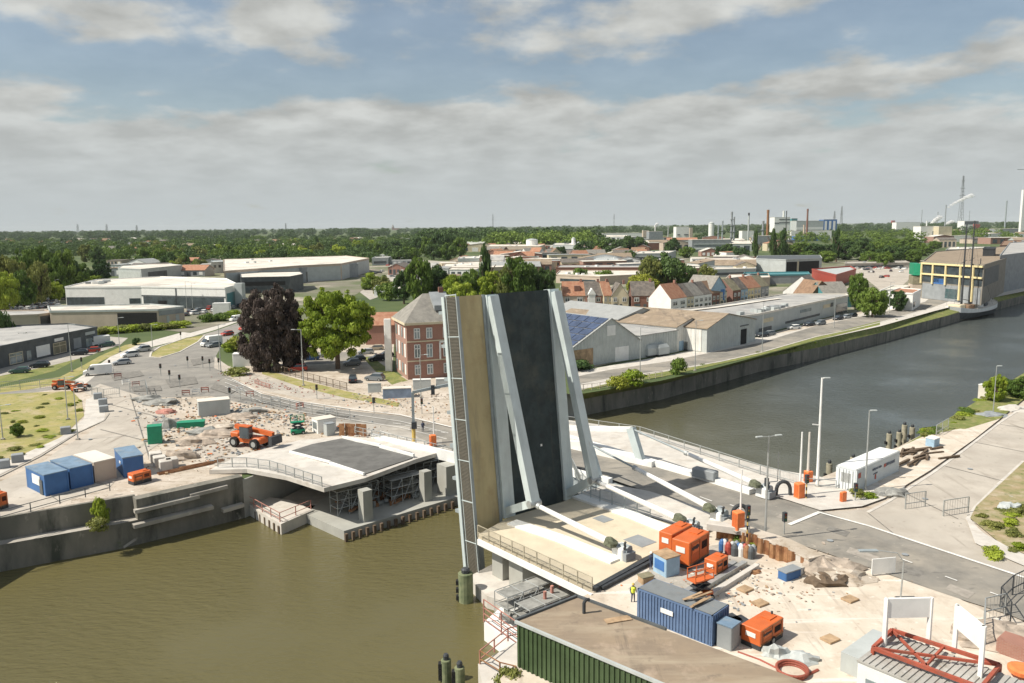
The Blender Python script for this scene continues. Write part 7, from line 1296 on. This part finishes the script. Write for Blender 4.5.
# telehandler, lifts
def telehandler(px, rz, label, s_=1.0, z=.1):
    t = thing('telehandler', label, 'telehandler', G(*px, z), rz); t.scale = (s_,)*3; b = MB(); b.box((0, 0, .95), (4.6, 1.5, .7), 0, .15); b.box((-1.7, .1, 1.45), (1.3, 1.7, .5), 0, .1); b.build('chassis', ORANGE, t)
    MB().box((.1, -.65, 1.9), (1.5, .8, 1.4), 0, .1).build('cab', GLASS, t); MB().box((.1, -.65, 2.65), (1.55, .85, .12)).build('cab_roof', ORANGE, t); MB().bar((-2.4, .35, 2.2), (3.4, .35, 1.7), .45, .5).build('boom', ORANGE, t); MB().box((3.7, .3, 1.1), (.5, 1.8, 1.0)).build('carriage', DARKM, t)
    for x_ in (-1.5, 1.6):
        for y_ in (-.95, .95): wheel(x_, y_, .62, t, .45)
    return t
telehandler((250, 446), R(-25), 'large orange telehandler on the pale hardstanding of the left site', 1.25); telehandler((62, 389), R(10), 'orange lift machine beside the street at the left junction', .75); telehandler((79, 391), R(60), 'smaller orange machine right of the first at the left junction', .6)
def lift(px, label, m, rz=0): 
    t = thing('scissor_lift', label, 'platform lift', G(*px), rz); MB().box((0, 0, .55), (2.2, 1.1, .6), 0, .08).build('chassis', m, t); b = MB(); 
    for k in range(2): b.bar((-.9, 0, .9+k*.5), (.9, 0, 1.4+k*.5), .7, .08); b.bar((.9, 0, .9+k*.5), (-.9, 0, 1.4+k*.5), .7, .08)
    b.build('scissor_arms', DARKM, t); c = MB(); c.box((0, 0, 2.0), (2.2, 1.1, .12))
    for x_ in (-1.05, 0, 1.05):
        for y_ in (-.5, .5): c.box((x_, y_, 2.5), (.07, .07, 1.0))
    for y_ in (-.5, .5): c.box((0, y_, 3.0), (2.2, .07, .07)); c.box((0, y_, 2.5), (2.2, .05, .05))
    c.build('platform', m, t)
    for x_ in (-.8, .8):
        for y_ in (-.55, .55): wheel(x_, y_, .28, t)
    return t
lift((700, 600), 'orange platform lift behind the blue container', ORANGE, R(30)); lift((298, 434), 'small green platform lift beside the fresh asphalt deck', GREENP, R(20))
# bottles, pipes and pumps before the sheet piles
q = random.Random(9)
for i in range(16):
    k = i/15; p = G(722+k*31, 552+k*7+q.uniform(-2, 2)); m = [BLUECAB, LGREY, DARKM, MGREY, RUST, WHITE, DGREY, RED][(i*5) % 8]; tag(MB().lathe((0, 0, 0), [(.34, 0), (.36, .9), (.25, 1.2), (.1, 1.35)], 10).build('gas_bottle', m, loc=p), 'drum or gas bottle in the cluster before the rusty sheet piles', 'gas bottle', 'drums and bottles before the sheet piles')
for i, (p0, p1, l) in enumerate((((672, 607), (745, 563), 'long grey beam lying on the yard right of the orange generators'), ((684, 612), (757, 566), 'second long pale beam lying on the yard'), ((668, 603), (735, 563), 'third long beam lying closest to the generators'))): tag(MB().bar(G(*p0, .3), G(*p1, .3), .5, .45).build('steel_beam', GALV if i % 2 == 0 else PALECONC), l, 'beam')
b = MB(); n_ = 40; [b.tube((1.0*(1+.05*k)*math.cos(j*2*math.pi/24), 1.0*(1+.05*k)*math.sin(j*2*math.pi/24), .12+.16*k), (1.0*(1+.05*k)*math.cos((j+1)*2*math.pi/24), 1.0*(1+.05*k)*math.sin((j+1)*2*math.pi/24), .12+.16*k), .1, n=6, caps=False) for k in range(3) for j in range(24)]
tag(b.build('hose_coil', mat('red_hose', (.32, .09, .06), .7), loc=G(792, 674)), 'coiled red hose on the yard behind the shed', 'hose'); tag(MB().path([tuple(G(738, 652, .1)), tuple(G(760, 660, .1)), tuple(G(776, 668, .1))], .09).build('hose', MATS['red_hose']), 'red hose running across the yard to the coil', 'hose')
tag(MB().path([tuple(G(801, 678, .12)), tuple(G(812, 673, .12)), tuple(G(818, 670, .12))], .12).build('hose', MATS['red_hose']), 'thick red pipe end right of the hose coil', 'hose')
t = thing('site_sign', 'blank white sign board facing the road at the yard edge', 'sign', G(883, 576), R(10)); MB().box((0, 0, 1.0), (2.4, .1, 1.5)).build('panel', WHITE, t); [MB().box((x_, .1, .6), (.08, .08, 1.2)).build('post', GALV, t) for x_ in (-1, 1)]
t = thing('street_lamp_foreground', 'street lamp with flat head leaning over the sandy yard', 'street lamp', G(900, 604), 0); MB().tube((0, 0, 0), (.1, 0, 3.8), .07, n=6).build('post', GALV, t); MB().path([(.1, 0, 3.8), (-.5, 0, 4.6), (-2.4, 0, 4.9)], .05).build('arm', GALV, t); MB().box((-3.0, 0, 4.85), (1.6, .4, .12)).build('lamp_head', GSTEEL, t)
t.name = 'street_lamp'

# ------------------------------------------------------------------ people
def person(px, rz, label, top, legs, hat=None, z=0, lean_=.0):
    t = thing('person', label, 'person', G(*px, z), rz); me = bpy.data.meshes.new('body')
    V = [(0, 0, .95), (0, .02, 1.2), (lean_, .0, 1.42), (lean_, 0, 1.55), (lean_, -.02, 1.68), (-.1, 0, .9), (-.12, -.04, .5), (-.13, .06, .07), (-.13, -.1, .04), (.1, 0, .9), (.13, .05, .5), (.14, .02, .07), (.14, -.14, .04), (-.2, 0, 1.42), (-.27, .02, 1.15), (-.24, -.18, .95), (.2, 0, 1.42), (.28, .02, 1.15), (.26, -.16, .98)]
    E_ = [(0, 1), (1, 2), (2, 3), (3, 4), (0, 5), (5, 6), (6, 7), (7, 8), (0, 9), (9, 10), (10, 11), (11, 12), (2, 13), (13, 14), (14, 15), (2, 16), (16, 17), (17, 18)]
    rad = [.16, .15, .16, .06, .11, .10, .075, .05, .04, .10, .075, .05, .04, .07, .05, .04, .07, .05, .04]
    me.from_pydata(V, E_, []); me.materials.append(legs); o = bpy.data.objects.new('body', me); col.objects.link(o); o.parent = t
    md = o.modifiers.new('skin', 'SKIN'); 
    for i, r_ in enumerate(rad): me.skin_vertices[0].data[i].radius = (r_, r_*.85)
    me.skin_vertices[0].data[0].use_root = True; o.modifiers.new('sub', 'SUBSURF').levels = 1; o.modifiers['sub'].render_levels = 1
    MB().lathe((lean_*.5, 0, .98), [(.19, 0), (.21, .2), (.22, .42), (.14, .52)], 10).build('jacket', top, t); MB().lathe((lean_, 0, 1.56), [(.06, 0), (.1, .08), (.1, .18), (.05, .24)], 10).build('face', SKIN, t)
    MB().lathe((lean_, .01, 1.70), [(.14, 0), (.125, .05), (.08, .12), (.02, .14)], 10).build('helmet', hat or WHITE, t); return t
person((651, 570), R(40), 'worker in dark clothes and pale helmet beside the grey tank box', NAVY, NAVY, z=0); person((633, 603), R(10), 'worker in a yellow hi-vis vest behind the blue container', HIVIS, NAVY, YELL); person((423, 432), R(20), 'person in dark clothes standing by the road beside the portal signal', NAVY, NAVY, DARKM, z=.1)
person((706, 585), R(100), 'worker in orange jacket near the small generator', ORANGE2, NAVY) if 0 else None

# ------------------------------------------------------------------ green shed and rooftop cabin in the foreground
SH = 3.6
sp = [G(517, 622, SH), G(577, 597.5, SH)]; e1 = (G(660, 683, SH)-sp[0]); e1.z = 0; e1.normalize(); e2 = (sp[1]-sp[0]); e2.z = 0
a0 = sp[0]; Lx = 26; shed = thing('green_shed', 'long green ribbed metal shed with flat brown roof in the foreground', 'shed', (a0.x, a0.y, 0), math.atan2(e1.y, e1.x))
Ry = e2.length; loc2 = Matrix.Rotation(-math.atan2(e1.y, e1.x), 3, 'Z') @ e2; print('shed', loc2)
poly = [(0, 0), (Lx, 0), (Lx+loc2.x, loc2.y), (loc2.x, loc2.y)]
GRIB = mat('green_ribbed_wall', (.055, .088, .038), .55, .15, .6, obj=True); overlay(GRIB, (.09, .125, .065), .5, .55, .8, stretch=(1, 1, .2)); overlay(GRIB, (.16, .17, .11), .9, .66, .74, stretch=(2, 2, .3), seed=5)
MB().prism(poly, -1.5, SH-.02).build('wall', GRIB, shed); MB().prism([(p[0]*.999, p[1]) for p in poly], SH-.05, SH+.06).build('roof', BROWNR, shed)
r_ = MB(); n_ = int(Lx/.42); [r_.box(((i+.5)*.42, -.04, (SH-1.5)/2), (.13, .1, SH+1.5)) for i in range(n_)]; n_ = int(Ry/.42); [r_.box((loc2.x*(i+.5)/n_-.04, loc2.y*(i+.5)/n_, (SH-1.5)/2), (.1, .13, SH+1.5)) for i in range(n_)]; r_.build('wall_ribs', GRIB, shed)
f = MB(); f.bar((-.1, -.08, SH+.03), (Lx, -.08, SH+.03), .2, .2); f.build('white_gutter', LGREY, shed); f = MB(); f.bar((-.1, 0, SH+.1), (loc2.x, loc2.y, SH+.1), .22, .25); f.bar((loc2.x, loc2.y, SH+.1), (loc2.x+8, loc2.y, SH+.1), .22, .25); f.build('dark_edge_trim', DGREY, shed)
for x_ in (9.2, 10.8): MB().box((x_, -.12, .9), (.4, .06, .7)).build('white_notice', WHITE, shed)
MB().box((7, -1.6, -.4), (7, 2.4, .2)).build('lean_to_roof', SHEETROOF, shed)
M_ = shed.location; sr = lambda x_, y_, z_=SH+.06: M_+Matrix.Rotation(math.atan2(e1.y, e1.x), 3, 'Z') @ Vector((x_, y_, z_))
tag(MB().path([(0, 0, 0), (0, 0, .9), (.15, 0, 1.15), (.4, .1, 1.1)], .13, 8).build('roof_vent', DARKM, loc=G(584, 614, SH)), 'dark gooseneck vent on the corner of the brown shed roof', 'vent')
for p, w__, l in (((618, 620), 2.0, 'loose board on the brown shed roof'),): tag(MB().box((0, 0, .05), (w__, .7, .05), .3).build('board', WOOD, loc=G(*p, SH+.07)), l, 'board')
scatter_px = [(590, 640), (700, 670), (650, 640), (740, 680)]
tag(MB().lathe((0, 0, 0), [(.45, 0), (.4, .1), (.12, .2), (.05, .9)], 10).build('red_cone', PINK, loc=G(518, 679, -.9)), 'faded red traffic cone on the platform before the shed', 'cone')
# cabin with red roof frame and white boards
CH = 3.4
c0, c1, c2 = G(858, 660, CH), G(965, 704, CH), G(884, 634, CH); rzc = ang((c0.x, c0.y), (c1.x, c1.y)); ex = 10.5
Rz = Matrix.Rotation(-rzc, 3, 'Z'); ey = (Rz @ (c2-c0)).y+.6; CL = lambda x_, y_, z_: Rz @ (G(x_, y_, z_)-Vector((c0.x, c0.y, 0)))
REDF = mat('red_steel', (.36, .085, .05), .7, .2, 1); overlay(REDF, (.25, .10, .07), 1.5, .5, .7)
CABR = mat('weathered_ribbed_roof', (.40, .39, .36), .7, .1, .5); overlay(CABR, (.26, .24, .20), .8, .52, .7, stretch=(1, .3, 1)); overlay(CABR, (.36, .20, .12), 1.1, .64, .74, seed=4)
cabn = thing('rooftop_cabin', 'grey cabin with ribbed roof, red roof frame and tall white boards, bottom right', 'cabin', (c0.x, c0.y, 0), rzc)
MB().prism([(0, 0), (ex, 0), (ex, ey), (0, ey)], 0, CH-.03).build('wall', WHITE, cabn); MB().prism([(-.05, -.05), (ex+.05, -.05), (ex+.05, ey+.05), (-.05, ey+.05)], CH-.12, CH).build('roof', CABR, cabn)
r_ = MB(); [r_.box(((i+.5)*.42, ey/2, CH+.04), (.2, ey, .08)) for i in range(int(ex/.42))]; r_.build('roof_ribs', CABR, cabn)
r_ = MB(); zf = CH+.45; pts = [tuple(CL(*p, CH+.45).xy) for p in ((873, 648), (981, 688), (1000, 665), (892, 630))]; print('pts', pts, ex, ey)
for i in range(4): r_.bar((*pts[i], zf), (*pts[(i+1) % 4], zf), .22, .24)
r_.bar((*pts[0], zf), (*pts[2], zf), .14, .18); r_.bar((*pts[3], zf), ((pts[1][0]*.55+pts[0][0]*.45), (pts[1][1]*.55+pts[0][1]*.45), zf), .14, .18); r_.bar(((pts[0][0]+pts[1][0])/2, (pts[0][1]+pts[1][1])/2, zf), ((pts[2][0]+pts[3][0])/2, (pts[2][1]+pts[3][1])/2, zf), .14, .18)
[r_.box((x_, y_, CH+.2), (.2, .2, .5)) for x_, y_ in pts]; r_.build('red_roof_frame', REDF, cabn)
def board(pa, pb, h0, h1, nm, dz=0):
    A_, B_ = CL(*pa, CH), CL(*pb, CH); b = MB(); b.bar((A_.x, A_.y, CH+(h0+h1)/2), (B_.x, B_.y, CH+(h0+h1)/2), .2, h1-h0); o = b.build(nm, WHITE, cabn)
    for q_ in (A_, B_): MB().box((q_.x, q_.y, CH+h1/2), (.26, .26, h1)).build('post', WHITE, o)
board((884, 646), (928, 645), 2.1, 3.5, 'billboard'); board((954, 653), (980, 677), 1.9, 3.5, 'billboard')
MB().box((1.4, -.03, 1.7), (1.6, .08, 1.3)).build('window', GLASSL, cabn); MB().box((-.04, 2.2, 1.0), (.08, .9, 2.0)).build('door', MGREY, cabn)
lean2 = tag(MB().prism([(0, 0), (2.6, 0), (2.6, 5), (0, 5)], 0, 1.6).build('lean_to', LGREY, loc=G(840, 672), rz=rzc), 'low ribbed lean-to roof beside the white cabin', 'lean-to')
tag(MB().box((0, 0, .6), (2.2, 1.8, 1.2), rzc).build('brick_planter', BRICK, loc=G(1016, 655)), 'brick box with dark cover at the right edge', 'box'); tag(MB().lathe((0, 0, 0), [(.9, 0), (.95, .3), (.7, .4)], 14).build('orange_disc', ORANGE2, loc=G(1022, 672, .5)), 'round orange lid at the right edge', 'lid')
# ------------------------------------------------------------------ moored sailing ship
s0, s1 = G(950, 319, WZ), G(1000, 309, WZ); rzs = ang((s0.x, s0.y), (s1.x, s1.y)); Ls = 38.0 + 6
sh = thing('sailing_ship', 'moored sailing barge with three dark masts before the yellow framed hall', 'ship', s0+Vector((-4.5, -7.0, .9)), rzs); sh.scale = (1.0, 1.15, 1.15)
b = MB(); ns = 14; V = []; 
for i in range(ns+1):
    t_ = i/ns; w_ = 4.2*(1-abs(2*t_-1)**3.2)**.6+.25; zk = 2.6+1.6*abs(2*t_-1)**2.2; V += [(t_*Ls, -w_*.75, -.3), (t_*Ls, -w_, zk*.55), (t_*Ls, -w_, zk), (t_*Ls, w_, zk), (t_*Ls, w_, zk*.55), (t_*Ls, w_*.75, -.3)]
b.add(V, [(i*6+k, (i+1)*6+k, (i+1)*6+k+1, i*6+k+1) for i in range(ns) for k in (0, 4)] + [(5, 4, 3, 2, 1, 0), tuple(ns*6+k for k in range(6))]); b.build('lower_hull', DGREY, sh)
b = MB(); b.add(V, [(i*6+1, (i+1)*6+1, (i+1)*6+2, i*6+2) for i in range(ns)]+[(i*6+3, (i+1)*6+3, (i+1)*6+4, i*6+4) for i in range(ns)]); b.build('upper_hull', WHITE, sh)
b = MB(); b.add([(v[0], v[1]*.98, v[2]-.25) for i in range(ns+1) for v in (V[i*6+2], V[i*6+3])], [(2*i, 2*i+2, 2*i+3, 2*i+1) for i in range(ns)]); b.build('deck', FLATP, sh)
for x_, l_, h_, m in ((7, 5, 2.0, CREAM), (16, 6, 1.4, BROWNT), (25, 6, 1.8, WHITE), (31, 3, 1.4, DGREY)): MB().box((x_, 0, 2.4+h_/2), (l_, 4, h_), 0, .2).build('deck_house', m, sh)
for x_, h_, r_ in ((11.5, 29, .4), (19, 30, .38), (28, 17, .28)):
    m = MB().tube((x_, 0, 2.2), (x_, 0, 2.2+h_), r_, r_*.5, 8).build('mast', DARKM, sh); b = MB(); b.tube((x_-2.5, 0, 2.2+h_*.55), (x_+2.5, 0, 2.2+h_*.58), .08, n=5); b.tube((x_, 0, 5), (x_-6, 0, 5.8), .12, n=5); b.build('spar', DARKM, m)
    b = MB(); [b.tube((x_, 0, 2.2+h_*.9), (x_+dx, dy, 3.2), .03, n=3) for dx, dy in ((-4, 3.6), (4, 3.6), (-4, -3.6), (4, -3.6))]; b.build('rigging', DARKM, m)
for i in range(3): pile((0, 0), 1, .1, 'x') if 0 else None
# crane jib tip at the right edge of the sky, far away
t = thing('tower_crane', 'end of a tower crane jib reaching in from the right edge of the sky', 'crane', G(1060, 240), 0); p = t.location; hz = (hor(1015)-171)/FPX*p.y+HC; b = MB(); b.bar((0, 0, hz), (-48/FPX*p.y, 0, hz), 1.2, 1.0); b.build('jib', GSTEEL, t); MB().box((0, 0, hz/2), (2.5, 2.5, hz)).build('mast', GSTEEL, t)

# ------------------------------------------------------------------ haze: the air itself, one closed box
hz_ = bpy.data.materials.new('haze_air'); hz_.use_nodes = True; t_ = hz_.node_tree; t_.nodes.remove(t_.nodes['Principled BSDF'])
pv = t_.nodes.new('ShaderNodeVolumePrincipled'); pv.inputs['Color'].default_value = (.86, .93, .95, 1); pv.inputs['Density'].default_value = HAZE; t_.links.new(pv.outputs[0], t_.nodes['Material Output'].inputs['Volume'])
tag(MB().box((0, 10000, 70), (36000, 32000, 160)).build('haze', hz_), kind='stuff')
